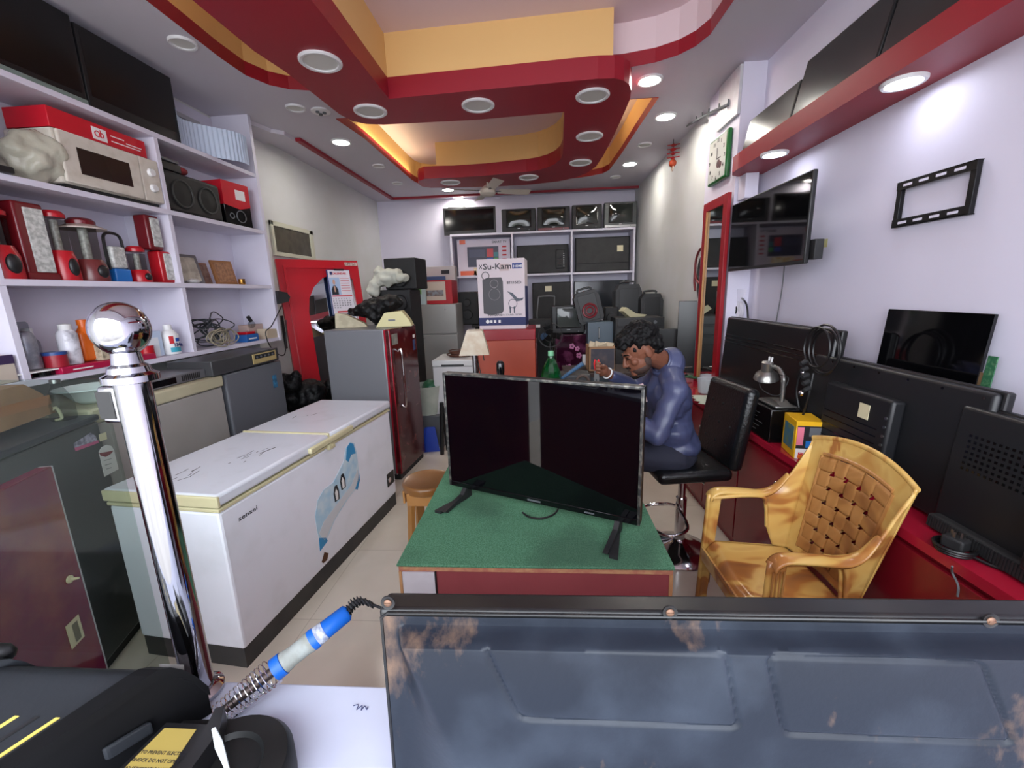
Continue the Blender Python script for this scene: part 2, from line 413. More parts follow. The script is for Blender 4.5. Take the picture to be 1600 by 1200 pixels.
for (x, y), lb in [((286, 69), 'small unlit recessed downlight above the left television shelf'), ((462, 170), 'unlit round downlight beside the triple spot vent'),
                   ((592, 260), 'small unlit ceiling downlight left of the far yellow recess'), ((621, 287), 'small unlit downlight at the bend of the far recess'),
                   ((1007, 227), 'small unlit downlight near the hanging red ornament'), ((962, 277), 'small unlit downlight by the far right red line moulding')]:
    p = P(x, y, Z=ZC - 0.01)
    if d1 is None: d1 = downlight('downlight', lb, (p.x, p.y, ZC), 0.075, False, 'unlit ceiling downlights')
    else: dup(d1, (p.x, p.y, ZC), lb)
d2 = None
for (x, y), lb in [((501, 98), 'large unlit disc light on the near red band'), ((579, 175), 'unlit disc light at the red band corner'), ((747, 166), 'unlit disc light in the middle of the cross band'),
                   ((926, 151), 'unlit disc light at the right corner of the cross band'), ((921, 214), 'unlit disc light halfway down the right red arm'), ((907, 255), 'unlit disc light low on the right red arm'),
                   ((826, 278), 'unlit disc light on the far red band right of the fan'), ((704, 286), 'unlit disc light at the left end of the far red band')]:
    p = P(x, y, Z=2.955)
    if d2 is None: d2 = downlight('disc_light', lb, (p.x, p.y, 2.964), 0.122, False, 'unlit disc lights on the red band')
    else: dup(d2, (p.x, p.y, 2.964), lb)
p = P(501, 173, Z=ZC)
v = thing('ceiling_spotlight', 'small three eyed spotlight vent beside the unlit downlight', 'spotlight', (p.x, p.y, ZC))
MB().lathe([(0.075, 0.001), (0.075, -0.01), (0.055, -0.015), (0.0005, -0.012)], 24).build('rim', FRM, v)
for k in range(3):
    a = k * 2.1; MB().cyl((0.03 * math.cos(a), 0.03 * math.sin(a), -0.012), (0.03 * math.cos(a), 0.03 * math.sin(a), -0.024), 0.015).build('lens', GREY, v)
# LED strips that light the recess from the top of the red band
for (x, y, w, d) in [(-1.42, 1.6, 0.02, 2.4), (-0.3, 5.75, 1.3, 0.02), (0.6, 4.6, 0.02, 1.0), (-1.62, 5.1, 0.02, 1.6)]:
    L = bpy.data.lights.new('cove_light', 'AREA'); L.shape = 'RECTANGLE'; L.size = w; L.size_y = d; L.energy = 1.6; L.color = (1.0, 0.85, 0.5)
    o = bpy.data.objects.new('cove_light', L); COL.objects.link(o); o.location = (x, y, 3.13); o.rotation_euler = (PI, 0, 0)
# the ledge over the television on the right wall --------------------
led = [(1.58, 0.2), (1.58, 3.37), (1.50, 3.40), (1.43, 3.405), (1.375, 3.37), (1.345, 3.30), (1.338, 3.2), (1.36, 0.2)]
t = thing('wall_ledge', 'red painted ledge with rounded end carrying televisions along right wall', 'ledge', (0, 0, 0))
MB().prism(led, 2.366, 2.468, 'xy').build('ledge_body', REDP, t)
MB().box(1.44, 1.53, 3.30, 3.41, 2.20, 2.365, 0.004).build('bracket_block', WALL, t)
d3 = None
for (x, y), lb in [((1412, 129), 'lit oval downlight under the red ledge nearer the shop front'), ((1210, 241), 'lit downlight under the rounded far end of the red ledge')]:
    p = P(x, y, Z=2.36)
    if d3 is None: d3 = downlight('ledge_light', lb, (p.x, p.y, 2.366), 0.075, True, 'lit ledge downlights', LEDON2)
    else: dup(d3, (p.x, p.y, 2.366), lb)
# ================================================================== SHELVES
t = thing('wall_shelf', 'tall white built in shelving with open compartments along left wall', 'shelf unit', (0, 0, 0))
BZ = [2.645, 2.19, 1.73, 1.27]
for i, z in enumerate(BZ):
    MB().box(-2.695, -2.38, 0.35, 3.75, z - 0.03, z, 0.002).build('shelf_board', SHELFW, t)
for y in (0.8, 1.79, 2.775):
    MB().box(-2.695, -2.385, y - 0.014, y + 0.014, 1.27, BZ[0] - 0.03).build('upright', SHELFW, t)
MB().box(-2.695, -2.375, 3.73, 3.765, 1.24, ZC - 0.002).build('upright', SHELFW, t)
MB().box(-2.699, -2.69, 0.35, 3.75, 1.25, ZC - 0.02).build('back_panel', SHELFW, t)
t = thing('wall_shelf', 'white compartment shelving across the rear wall holding old televisions', 'shelf unit', (0, 0, 0))
for z in (2.50, 1.875):
    MB().box(-1.37, 1.43, 6.78, 7.19, z - 0.03, z, 0.002).build('shelf_board', SHELFW, t)
for x in (-1.36, -0.42, 0.485, 1.415):
    MB().box(x - 0.014, x + 0.014, 6.785, 7.19, 1.0, 2.47).build('upright', SHELFW, t)
MB().box(-1.37, 1.43, 7.18, 7.195, 1.0, 2.47).build('back_panel', SHELFW, t)
# ================================================================== RIGHT COUNTER
CR = mat('red_laminate', (130, 20, 34), 0.22, var=(2.5, 0.5, (112, 16, 30)))
CRB = mat('red_laminate_top', (166, 26, 50), 0.16, coat=0.4)
def cx(y): return 1.165 + (3.2 - y) * 0.036
t = thing('base_cabinet', 'long glossy dark red counter with cupboard doors along right wall', 'counter', (0, 0, 0))
ys0, ys1 = 0.55, 4.25
MB().prism([(cx(ys0), ys0), (1.575, ys0), (1.575, 3.40), (1.412, 3.41), (1.412, ys1), (cx(ys1), ys1)], 0.0, 0.745, 'xy').build('body', CR, t)
MB().prism([(cx(ys0) - .02, ys0 - .01), (1.575, ys0 - .01), (1.575, 3.40), (1.412, 3.41), (1.412, ys1), (cx(ys1) - .02, ys1)], 0.746, 0.78, 'xy').build('worktop', CRB, t)
ang = math.atan(0.036)
y = 0.6
k = 0
while y < 4.1:
    w = 0.47
    dm = TR(cx(y) - 0.002, y, 0, rz=ang)
    d = MB().box(-0.018, 0.0, 0.006, w - 0.006, 0.06, 0.725, 0.003, m=dm).build('door', CR, t)
    ky = 0.06 if k % 2 else w - 0.06
    MB().sph((-0.035, ky, 0.62), 0.013, m=dm).cyl((-0.018, ky, 0.62), (-0.035, ky, 0.62), 0.006, m=dm).build('knob', CHR, d, label='small bright round knob')
    y += w; k += 1
# ================================================================== FRONT COUNTER (foreground)
t = thing('display_counter', 'white topped shop counter under the camera holding repair parts', 'counter', (0, 0, 0))
MB().box(-1.22, 1.2, 0.12, 0.585, 0.925, 0.95, 0.004).build('worktop', mat('white_laminate', (184, 188, 206), 0.4, var=(5, 0.4, (168, 172, 190)), spec=.25), t)
MB().box(-1.2, 1.18, 0.14, 0.57, 0.0, 0.924).build('body', mat('counter_body', (150, 60, 50), 0.5), t)
mk = MB()
sc = [P(552, 1103, Z=0.951), P(560, 1101, Z=0.951), P(557, 1109, Z=0.951), P(566, 1102, Z=0.951), P(564, 1110, Z=0.951), P(570, 1103, Z=0.951), P(573, 1109, Z=0.951), P(575, 1104, Z=0.951)]
mk.tube(sc, 0.0006, 5, sub=3); mk.build('pen_scribble', INKN, t, label='small blue pen scribble')
# ================================================================== LARGE APPLIANCES, LEFT AND CENTRE
def panel(t, name, x0, x1, z0, z1, y, m, label=None, th=0.001, ry=0):
    """thin print or sticker on the front (-y) face"""
    return MB().box(x0, x1, y - th, y + 0.0003, z0, z1).build(name, m, t, label=label)
# ---- chest freezer: local x along its length (front face -y looks into the aisle), length 1.56
FW = mat('freezer_white_enamel', (234, 236, 246), 0.28, var=(5, 0.25, (196, 198, 200), 0.62))
FWL = mat('freezer_lid_enamel', (216, 219, 228), 0.3, var=(7, 0.35, (176, 178, 178), 0.66))
FTR = mat('freezer_cream_trim', (206, 198, 160), 0.4, var=(9, 0.4, (188, 178, 140)))
FBASE = mat('freezer_dark_base', (46, 46, 48), 0.6, var=(6, 0.5, (70, 68, 64)))
t = thing('chest_freezer', 'long dirty white chest freezer with two lids and iceberg picture', 'freezer', (-1.225, 2.26, 0), rz=rad(83.6))
L2 = 0.765; D = 0.56
cab = MB().box(-L2, L2, 0.012, D, 0.10, 0.758, 0.012); cab.build('cabinet', FW, t)
MB().box(-L2 + .005, L2 - .005, 0.02, D - .01, 0.0, 0.099).build('plinth', FBASE, t, label='grimy dark plinth')
MB().box(-L2 - .004, L2 + .004, 0.006, D + .006, 0.7585, 0.776, 0.005).build('rim_trim', FTR, t, label='yellowed cream rim')
for s, x0, x1 in ((0, -L2 - .006, -0.008), (1, 0.008, L2 + .006)):
    l = MB().box(x0, x1, 0.0, D + .01, 0.784, 0.838, 0.014, 3).build('lid', FWL, t)
    if s == 0:
        MB().box(x0 - .004, x0 + .012, -0.002, D + .012, 0.782, 0.832, 0.006).build('end_cap', FTR, l, label='yellowed plastic lid end')
MB().box(-0.008, 0.008, 0.004, D + .008, 0.80, 0.842, 0.003).build('centre_strip', FTR, t, label='yellowed strip between the lids')
MB().box(-0.20, 0.22, -0.022, 0.004, 0.79, 0.822, 0.008).build('handle', FTR, t, label='cream pull handle')
lk = MB().box(-0.03, 0.03, -0.012, 0.012, 0.748, 0.785, 0.006).cyl((0, -0.018, 0.768), (0, -0.01, 0.768), 0.008).build('lock', FTR, t)
MB().text('sensei', 0.03, TR(-L2 + 0.085, 0.0112, 0.672, rx=PI / 2), bold=0.0, sx=1.5, align='LEFT').build('lettering', INKD, t, label='small slanted dark maker lettering')
# iceberg picture in three blues with two plain white and black birds
ice = [(-0.13, 0.36), (-0.13, 0.43), (-0.10, 0.50), (-0.05, 0.53), (0.02, 0.53), (0.08, 0.57), (0.12, 0.60), (0.15, 0.665), (0.19, 0.685), (0.23, 0.66), (0.24, 0.60), (0.24, 0.46), (0.20, 0.40), (0.12, 0.38), (0.0, 0.33), (-0.08, 0.26), (-0.12, 0.24)]
ice = [(x - 0.02, z) for x, z in ice]
PM = TR(0.03, 0, 0.46) @ Matrix.Diagonal((1.28, 1, 1.12, 1)) @ TR(-0.03, 0, -0.46)
pic = MB().prism(ice, 0.0105, 0.0118, 'xz', mi=0, m=PM)
pic.prism([(-0.14, 0.33), (-0.10, 0.37), (0.0, 0.40), (0.14, 0.44), (0.21, 0.50), (0.215, 0.44), (0.17, 0.405), (0.08, 0.38), (-0.03, 0.33), (-0.11, 0.27)], 0.0098, 0.0112, 'xz', mi=1, m=PM)
pic.prism([(0.12, 0.60), (0.14, 0.665), (0.17, 0.68), (0.20, 0.66), (0.21, 0.60), (0.17, 0.61), (0.14, 0.58)], 0.0098, 0.0112, 'xz', mi=2, m=PM)
pic.prism([(-0.15, 0.24), (-0.145, 0.31), (-0.10, 0.28), (-0.09, 0.255)], 0.0098, 0.0112, 'xz', mi=2, m=PM)
pic.prism([(0.17, 0.40), (0.22, 0.47), (0.22, 0.43), (0.19, 0.385)], 0.0098, 0.0112, 'xz', mi=2, m=PM)
for bx, bz in ((0.015, 0.42), (0.075, 0.455)):
    pic.prism([(bx - .018, bz), (bx - .022, bz + .05), (bx - .008, bz + .085), (bx + .01, bz + .085), (bx + .02, bz + .05), (bx + .018, bz)], 0.0088, 0.0104, 'xz', mi=3, m=PM)
    pic.prism([(bx - .008, bz + .005), (bx - .012, bz + .05), (bx, bz + .068), (bx + .01, bz + .045), (bx + .008, bz + .005)], 0.0082, 0.0094, 'xz', mi=4, m=PM)
pic.build('picture_sticker', [mat('ice_pale', (168, 206, 228), 0.4, var=(14, 0.8, (214, 228, 236))), mat('ice_white', (206, 210, 216), 0.4), mat('ice_blue', (46, 142, 196), 0.4), INKD, PAPER], t, label='blue iceberg picture with two birds')
MB().box(0.63, 0.74, 0.0065, 0.0125, 0.20, 0.30, 0.004).build('control_panel', BLK, t)
MB().cyl((0.66, 0.002, 0.25), (0.66, 0.008, 0.25), 0.02).build('control_knob', CHR, t)
r = MB()
r.add([(-0.20, 0.0105, 0.145), (-0.165, 0.0105, 0.185), (-0.13, 0.0105, 0.155), (-0.15, 0.0105, 0.125), (-0.185, 0.0105, 0.128)], [(0, 1, 2, 3, 4)])
r.build('rust_patch', mat('rust', (90, 56, 34), 0.8), t)
sc = MB()
random.seed(3)
for (cx_, cy_, n) in ((-0.36, 0.20, 10), (-0.62, 0.33, 8), (0.3, 0.4, 3)):
    for k in range(n):
        a = rad(random.uniform(-30, 20)); l = random.uniform(.006, .03); x = cx_ + random.uniform(-.1, .1); y = cy_ + random.uniform(-.05, .05)
        sc.box(-l, l, -0.0015, 0.0015, 0.8382, 0.8388, m=TR(x, y, 0, rz=a))
sc.box(-.045, .045, -.003, .003, .8382, .8389, m=TR(-0.28, 0.17, 0, rz=rad(-12)))
sc.build('scratches', mat('scratch_dark', (60, 56, 56), 0.8), t, kind='stuff')

# ---- single door refrigerator, maroon door toward the aisle (+x)
def fridge(name, label, loc, rz, w, d, h, body, door, split=None, handle=None, group=None, dz=0.05):
    t = thing(name, label, 'refrigerator', loc, rz, group)
    MB().box(-w / 2, w / 2, -d / 2 + 0.055, d / 2, dz, h, 0.012).build('cabinet', body, t)
    MB().box(-w / 2 + .01, w / 2 - .01, -d / 2 + 0.02, d / 2 - .01, 0, dz).build('base', BLKM, t)
    zs = [dz + .005] + (split or []) + [h]
    for i in range(len(zs) - 1):
        dd = MB().box(-w / 2, w / 2, -d / 2, -d / 2 + 0.048, zs[i] + (.004 if i else 0), zs[i + 1] - (.004 if i < len(zs) - 2 else 0), 0.012, 3).build('door', door, t)
        if handle:
            z0, z1, hx = handle[i]
            MB().tube([(hx, -d / 2 - .001, z1), (hx, -d / 2 - .034, z1), (hx, -d / 2 - .042, (z0 + z1) / 2), (hx, -d / 2 - .034, z0), (hx, -d / 2 - .001, z0)], 0.011, 10, sub=5).build('handle', CHR, dd, label='curved chrome handle')
    MB().box(-w / 2 + .004, w / 2 - .004, -d / 2 + .048, -d / 2 + .055, dz, h - .004).build('door_gasket', WHT, t)
    return t
GFS = mat('fridge_grey_side', (112, 113, 118), 0.35)
MDOOR = mat('peeling_maroon_door', (66, 10, 16), 0.18, var=(11, 0.75, (112, 76, 74), 0.63))
RF = fridge('refrigerator', 'single door refrigerator with grey side and peeling maroon door standing behind freezer', (-1.515, 3.755, 0), rad(84), 0.56, 0.60, 1.335, GFS, MDOOR, handle=[(0.66, 1.14, -0.16)])
panel(RF, 'sticker', -0.25, -0.14, 1.20, 1.29, -0.3005, mat('dirty_sticker', (150, 150, 140), 0.6, var=(20, 0.6, (90, 100, 90))))
panel(RF, 'sticker', 0.18, 0.23, 1.10, 1.20, -0.3005, mat('blue_sticker', (50, 70, 110), 0.6))
panel(RF, 'sticker', 0.19, 0.235, 1.215, 1.245, -0.3005, PAPER)
panel(RF, 'sticker', -0.09, -0.055, 0.95, 1.01, -0.3005, mat('ochre_sticker', (176, 150, 96), 0.6))
MB().box(-0.279, -0.276, -0.30, -0.245, 0.06, 1.33).build('door_edge', mat('red_door_edge', (150, 22, 40), 0.2), RF, label='bright red door edge')

# stuff lying on top of that refrigerator and behind it
sp = mat('black_speaker_cabinet', (16, 16, 18), 0.6, var=(20, 0.4, (30, 30, 32)))
def speaker(name, label, loc, rz, w, d, h, cones, group=None, rim=BLK, cone=BLKM, bev=0.012):
    t = thing(name, label, 'speaker', loc, rz, group)
    MB().box(-w / 2, w / 2, -d / 2, d / 2, 0, h, bev, 3).build('cabinet', sp, t)
    for (x, z, r) in cones:
        o = MB().torus((x, -d / 2 - .002, z), r, r * .09, 'y').build('cone_rim', rim, t)
        MB().lathe([(r * .95, 0.0), (r * .55, .022), (r * .25, .03), (0.0005, .012)], 28, m=TR(x, -d / 2 + .001, z, rx=-PI / 2) @ TR(0, 0, -0.034)).build('cone', cone, o)
    return t
X, z, w, h = front(600, 405, 648, 452, 4.75)
speaker('loudspeaker', 'tall black loudspeaker standing upright on another in the left rear corner', (X, 5.0, z), rad(-6), w + .03, 0.34, h + .02, [(0, 0.12, 0.09)])
zs_ = z; xs_ = X
speaker('loudspeaker', 'wide black loudspeaker under the upright one beside the left wall', ((P(580, 470, Y=4.75).x + P(641, 470, Y=4.75).x) / 2, 4.98, 0.0), rad(0), P(641, 470, Y=4.75).x - P(580, 470, Y=4.75).x, 0.42, zs_ - .002, [(0.10, zs_ - .15, 0.085), (-0.12, zs_ - .15, 0.06)])
cl = blob('cloth', [('s', (0, 0, 0.09), (0.16, 0.10, 0.08)), ('s', (-0.13, -0.03, 0.0), (0.08, 0.07, 0.10)), ('s', (0.06, 0, 0.15), (0.13, 0.09, 0.05)), ('s', (0.18, 0.0, 0.10), (0.08, 0.08, 0.05)), ('s', (-0.06, 0, 0.17), (0.05, 0.06, 0.07))], 0.012, mat('white_cloth', (190, 192, 180), 0.9, bump=(30, 0.3)), smooth=2, disp=(0.03, 14))
tag(cl, 'crumpled white cloth draped on the black loudspeakers', 'cloth', loc=(P(603, 447, Y=4.74).x, 4.74, zs_ + .02))
bgm = mat('black_bag', (10, 10, 12), 0.5, bump=(45, 0.8), spec=.3)
cl = blob('plastic_bag', [('s', (0, 0, 0.05), (0.20, 0.12, 0.09)), ('s', (0.12, 0, 0.10), (0.14, 0.10, 0.07)), ('s', (-0.14, 0, 0.03), (0.12, 0.1, 0.05)), ('s', (0.02, -.02, -0.02), (0.10, 0.09, 0.06))], 0.012, bgm, smooth=1, disp=(0.03, 16))
tag(cl, 'crumpled black plastic bag on top of the maroon door refrigerator', 'bag', loc=(-1.56, 4.0, 1.44))
t = thing('monitor_casing', 'empty yellowed monitor casing lying on the maroon door refrigerator', 'casing', (-1.33, 3.80, 1.338), rad(12))
MB().prism([(-0.14, 0), (0.17, 0), (0.15, 0.05), (0.09, 0.135), (-0.06, 0.12)], -0.10, 0.12, 'xz').build('shell', mat('yellowed_plastic', (206, 198, 146), 0.5), t)
MB().box(-0.03, 0.03, -0.103, -0.10, 0.05, 0.065).build('slot', GREY, t)
t = thing('printer_part', 'flat cream plastic part leaning near the calendar on the refrigerator', 'casing', (-1.70, 3.80, 1.338), rad(20))
MB().prism([(-0.15, 0), (0.12, 0), (0.10, 0.03), (-0.06, 0.12), (-0.14, 0.13)], -0.08, 0.10, 'xz').build('shell', mat('cream_dirty', (180, 170, 140), 0.5, var=(20, .5, (140, 130, 104))), t)

# ---- double door silver fridge by the rear wall with cartons on it
SILV = mat('silver_door', (160, 160, 158), 0.32, 0.15)
p0, p1 = P(651, 475, Y=5.9), P(711, 475, Y=5.9)
fr2 = fridge('refrigerator', 'silver grey two door refrigerator carrying product cartons near rear wall', ((p0.x + p1.x) / 2, 6.2, 0), 0.03, p1.x - p0.x, 0.62, 1.475, SILV, SILV, split=[1.06])
MB().sph((0.12, -0.315, 1.40), 0.012).sph((-0.2, -0.315, 1.02), 0.012).build('lock', CHR, fr2)
def carton(name, label, loc, rz, w, d, h, m, cat='carton', group=None, flap=None):
    t = thing(name, label, cat, loc, rz, group)
    MB().box(-w / 2, w / 2, -d / 2, d / 2, 0, h, 0.003, 1).build('carton_body', m, t)
    return t
YY = 5.95
X, z, w, h = front(660, 438, 707, 473, YY)
t = carton('product_carton', 'red and white carton with small pictures on the silver refrigerator', (X, 6.12, 1.477), -0.03, w, 0.34, h + .02, mat('carton_red', (176, 24, 36), 0.5))
panel(t, 'printed_face', -w / 2 + .01, w / 2 - .09, 0.05, h - .0, -0.171, mat('carton_cream', (206, 190, 176), 0.6))
panel(t, 'printed_picture', -w / 2 + .02, w / 2 - .12, h * .36, h * .62, -0.173, mat('carton_picture', (120, 96, 90), 0.6, var=(24, 0.8, (150, 160, 170))))
X, z, w, h = front(653, 415, 712, 470, 6.3)
t = carton('product_carton', 'tall white carton with blue print behind the red and white one', (X - .01, 6.42, 1.477), 0.0, w, 0.16, h + 0.03, mat('carton_white_a', (190, 186, 186), 0.6))
panel(t, 'printed_picture', -w / 2 + .1, w / 2 - .14, h * .5, h * .78, -0.091, mat('carton_blue_pic', (60, 84, 130), 0.6))
panel(t, 'printed_logo', w / 2 - .2, w / 2 - .08, h * .84, h * .95, -0.091, INKD)
X, z, w, h = front(640, 444, 662, 474, 5.85)
t = carton('product_carton', 'small pale blue carton with green emblem beside the red one', (X - .0, 5.96, 1.477), 0.05, w + .02, 0.12, h + .02, mat('carton_pale', (186, 204, 208), 0.6))
panel(t, 'printed_emblem', -0.05, 0.05, h * .55, h * .85, -0.061, mat('green_print', (130, 190, 110), 0.6))

# ---- orange refrigerator side with the speaker carton on top
OR = mat('orange_red_panel', (172, 70, 46), 0.35, var=(4, .3, (156, 60, 40)))
p0, p1 = P(742, 520, Y=4.55), P(833, 520, Y=4.55)
xo = (p0.x + p1.x) / 2
OF = thing('refrigerator', 'old refrigerator with orange side and red top rim under the speaker carton', 'refrigerator', (xo + .02, 4.86, 0), 0.0)
wo = (p1.x - p0.x)
MB().box(-wo / 2, wo / 2, -0.30, 0.30, 0.05, 1.10, 0.008).build('side_panel', OR, OF, label='orange side panel')
MB().box(-wo / 2 - .003, wo / 2 + .003, -0.304, 0.305, 1.10, 1.215, 0.006).build('top_rim', mat('crimson_rim', (146, 20, 34), 0.3), OF, label='crimson top rim')
MB().box(-wo / 2 + .02, wo / 2 - .02, -0.28, 0.29, 0, 0.05).build('base', BLKM, OF)
MB().box(wo / 2, wo / 2 + .02, -0.26, 0.27, 0.08, 1.06, 0.005).build('door', mat('dark_red_door', (70, 14, 18), 0.3), OF)
x0, x1 = P(748, 460, Y=4.62).x, P(822, 460, Y=4.62).x
wb = x1 - x0; hb = 0.735
SB = thing('speaker_carton', 'tall white and navy carton picturing a trolley speaker on orange refrigerator', 'carton', ((x0 + x1) / 2, 4.80, 1.217), rad(-3))
CW = mat('carton_pinkish_white', (216, 204, 210), 0.6)
MB().box(-wb / 2, wb / 2, -0.18, 0.18, 0, hb, 0.003, 1).build('carton_body', CW, SB)
y = -0.1805
panel(SB, 'printed_band', -wb / 2, wb / 2, 0.04, 0.125, y, INKN, label='navy band near the bottom')
MB().box(wb / 2 - .0003, wb / 2 + .001, -0.18, 0.18, 0.03, 0.45).build('side_print', INKN, SB, label='navy side print')
F = lambda x, z: TR(x, y - 0.0008, z, rx=PI / 2)
MB().text('Su-Kam', 0.085, F(-wb / 2 + .065, 0.63), bold=0.012, sx=1.15).text('Xenon', 0.0001, F(0, 0)).build('lettering', INKD, SB, label='large dark brand lettering')
mk = MB()
for k in range(3):
    for j in range(3):
        if (k + j) % 2 == 0: mk.box(-0.005, 0.005, 0, .001, -0.007, 0.007, m=TR(-wb / 2 + .028 + k * .011, y - .001, 0.645 + j * .014))
mk.build('logo', INKD, SB)
MB().box(wb / 2 - .13, wb / 2 - .025, y - .001, y, 0.63, 0.685).build('printed_badge', mat('badge_blue', (60, 76, 140), 0.6), SB)
MB().text('HOME', 0.036, TR(wb / 2 - .12, y - .0015, 0.642, rx=PI / 2), bold=0.02).build('badge_lettering', INKW, SB)
MB().text('BT115ED', 0.04, F(0.06, 0.475), bold=0.02).build('model_lettering', INKD, SB)
MB().text('POWERFUL', 0.03, F(-wb / 2 + .1, 0.142), bold=0.03).text('PA  SOUND SYSTEM', 0.024, F(0.0, 0.144)).build('slogan_lettering', INKD, SB)
s_ = MB().prism([(-0.2, 0.17), (-0.2, 0.52), (-0.15, 0.545), (0.005, 0.545), (0.02, 0.5), (0.02, 0.2), (0.0, 0.17), (-0.12, 0.155)], y - .0012, y, 'xz')
s_.torus((-0.165, y - .0008, 0.565), 0.04, 0.004, 'y', 12, 6)
s_.build('speaker_picture', mat('print_charcoal', (62, 60, 66), 0.5), SB, label='printed charcoal trolley speaker')
c_ = MB().torus((-0.075, y - .0015, 0.48), 0.042, 0.003, 'y', 20, 5).torus((-0.075, y - .0015, 0.37), 0.06, 0.002, 'y', 24, 5)
c_.build('picture_ring', mat('print_grey', (150, 146, 150), 0.5), SB)
c_ = MB().prism([(0.06, 0.40), (0.09, 0.37), (0.16, 0.29), (0.22, 0.30), (0.24, 0.33), (0.20, 0.32), (0.17, 0.325), (0.12, 0.38)], y - .0012, y, 'xz').torus((0.12, y - .001, 0.27), 0.045, 0.003, 'y', 20, 5)
for mx in (0.09, 0.135): c_.box(mx - .007, mx + .007, y - .001, y, 0.14 + .03, 0.235).sph((mx, y, 0.225), (0.011, .001, 0.014))
c_.build('accessory_picture', mat('print_slate', (70, 76, 90), 0.5), SB, label='printed cable and microphones')
c_ = MB().sph((-0.16, y - .001, 0.083), (0.02, .001, 0.02))
for bx in (-0.12, -0.08, -0.03): c_.box(bx - .012, bx + .012, y - .0015, y, 0.068, 0.098)
c_.build('printed_icon', INKW, SB)
panel(SB, 'shipping_label', -0.01, 0.09, 0.61, 0.68, y, mat('label_pink', (196, 176, 176), 0.6))

# ---- white washing machine with brown cable on top
t = thing('washing_machine', 'white top loading washing machine beside the orange refrigerator', 'washing machine', (-0.93, 4.60, 0), rad(0))
MB().box(-0.215, 0.215, -0.25, 0.25, 0.0, 0.86, 0.01).build('cabinet', mat('washer_white', (196, 194, 196), 0.35), t)
MB().box(-0.22, 0.22, -0.255, 0.26, 0.862, 0.93, 0.012).build('top_cover', mat('washer_top', (206, 206, 206), 0.35), t)
MB().box(-0.12, 0.12, -0.2565, -0.255, 0.865, 0.885).build('vent_slot', BLK, t)
c = MB()
random.seed(5)
for k in range(7): c.torus((random.uniform(-.02, .02), random.uniform(-.02, .02), 0.008 + k * .009), 0.10 + random.uniform(-.02, .02), 0.006, 'z', 30, 6)
tag(c.build('cable_coil', mat('brown_cable', (84, 48, 34), 0.5)), 'coil of brown cable on the white washing machine', 'cable', loc=(-0.90, 4.60, 0.932))

# ---- row under the left shelf: beige chest freezer and grey refrigerator on its side row
t = thing('chest_freezer', 'old beige chest freezer with cream rim under the left shelf', 'freezer', (-2.36, 2.12, 0))
MB().box(-0.30, 0.28, -0.36, 0.46, 0.04, 1.06, 0.01).build('cabinet', mat('beige_enamel', (150, 146, 142), 0.4, var=(3, 0.4, (136, 132, 126))), t)
MB().box(-0.30, 0.29, -0.37, 0.47, 1.062, 1.135, 0.012).build('lid', mat('cream_lid', (182, 176, 148), 0.45, var=(6, .5, (160, 152, 124))), t, label='cream coloured lid')
MB().box(-0.28, 0.26, -0.34, 0.44, 0, 0.04).build('plinth', BLKM, t)
t = thing('refrigerator', 'grey refrigerator body standing under the inverter by left wall', 'refrigerator', (-2.345, 2.93, 0))
MB().box(-0.29, 0.265, -0.31, 0.31, 0.04, 1.13, 0.012).build('cabinet', mat('gunmetal_side', (96, 98, 104), 0.35), t)
MB().box(-0.27, 0.25, -0.3, 0.3, 0, 0.04).build('base', BLKM, t)
MB().box(0.266, 0.268, 0.17, 0.22, 0.93, 1.03).build('energy_sticker', mat('energy_blue', (60, 130, 170), 0.5, var=(40, .7, (20, 40, 60))), t)
t = thing('inverter', 'dark grey power inverter with brass coloured control plate on grey refrigerator', 'inverter', (-2.19, 2.83, 1.132), rad(90))
MB().box(-0.33, 0.36, -0.13, 0.17, 0.008, 0.105, 0.006).build('housing', mat('inverter_grey', (52, 52, 54), 0.45), t)
ip = MB().box(0.05, 0.32, -0.137, -0.131, 0.022, 0.092, 0.002).build('control_plate', mat('brass_plate', (176, 156, 104), 0.4), t, label='brass coloured control plate')
b_ = MB().box(0.07, 0.30, -0.139, -0.1375, 0.055, 0.084)
b_.build('display_strip', BLK, ip)
kn = MB()
for k in range(5): kn.cyl((0.09 + k * .045, -0.139, 0.068), (0.09 + k * .045, -0.145, 0.068), 0.007)
kn.build('button', GREY, ip, kind='stuff')
for sx in (-.3, .32): 
    for sy in (-.1, .14): MB().cyl((sx, sy, 0), (sx, sy, .01), .012).build('foot', BLK, t)
t = thing('disc_player', 'silver grey disc player with vent slots on the beige freezer lid', 'player', (-2.21, 2.30, 1.138), rad(90))
MB().box(-0.20, 0.20, -0.10, 0.16, 0.0, 0.055, 0.004).build('housing', mat('silver_case', (120, 120, 124), 0.35, 0.5), t)
vv = MB()
for k in range(10): vv.box(0.02 + k * .014, 0.028 + k * .014, -0.1012, -0.10, 0.01, 0.045)
vv.build('vent', BLK, t)
MB().box(-0.19, -0.02, -0.1015, -0.10, 0.01, 0.045).build('front_plate', BLKG, t)
# white bowl, bottle, dark clutter on the beige freezer end
t = thing('bowl', 'white ribbed bowl with wide rim behind the clear bottle', 'bowl', (-2.20, 1.89, 1.137))
MB().lathe([(0.04, 0), (0.045, 0.0), (0.07, 0.02), (0.10, 0.06), (0.135, 0.075), (0.135, 0.08), (0.10, 0.066), (0.06, 0.02), (0.0005, 0.012)], 36).build('bowl_body', mat('white_ceramic', (206, 214, 214), 0.3), t)
# ================================================================== NEAR LEFT: glass side grey fridge, maroon door, box, bottle
t = thing('refrigerator', 'dark grey dented refrigerator with energy label stickers at left front', 'refrigerator', (-1.995, 1.30, 0), rad(18 - 90 + 180))
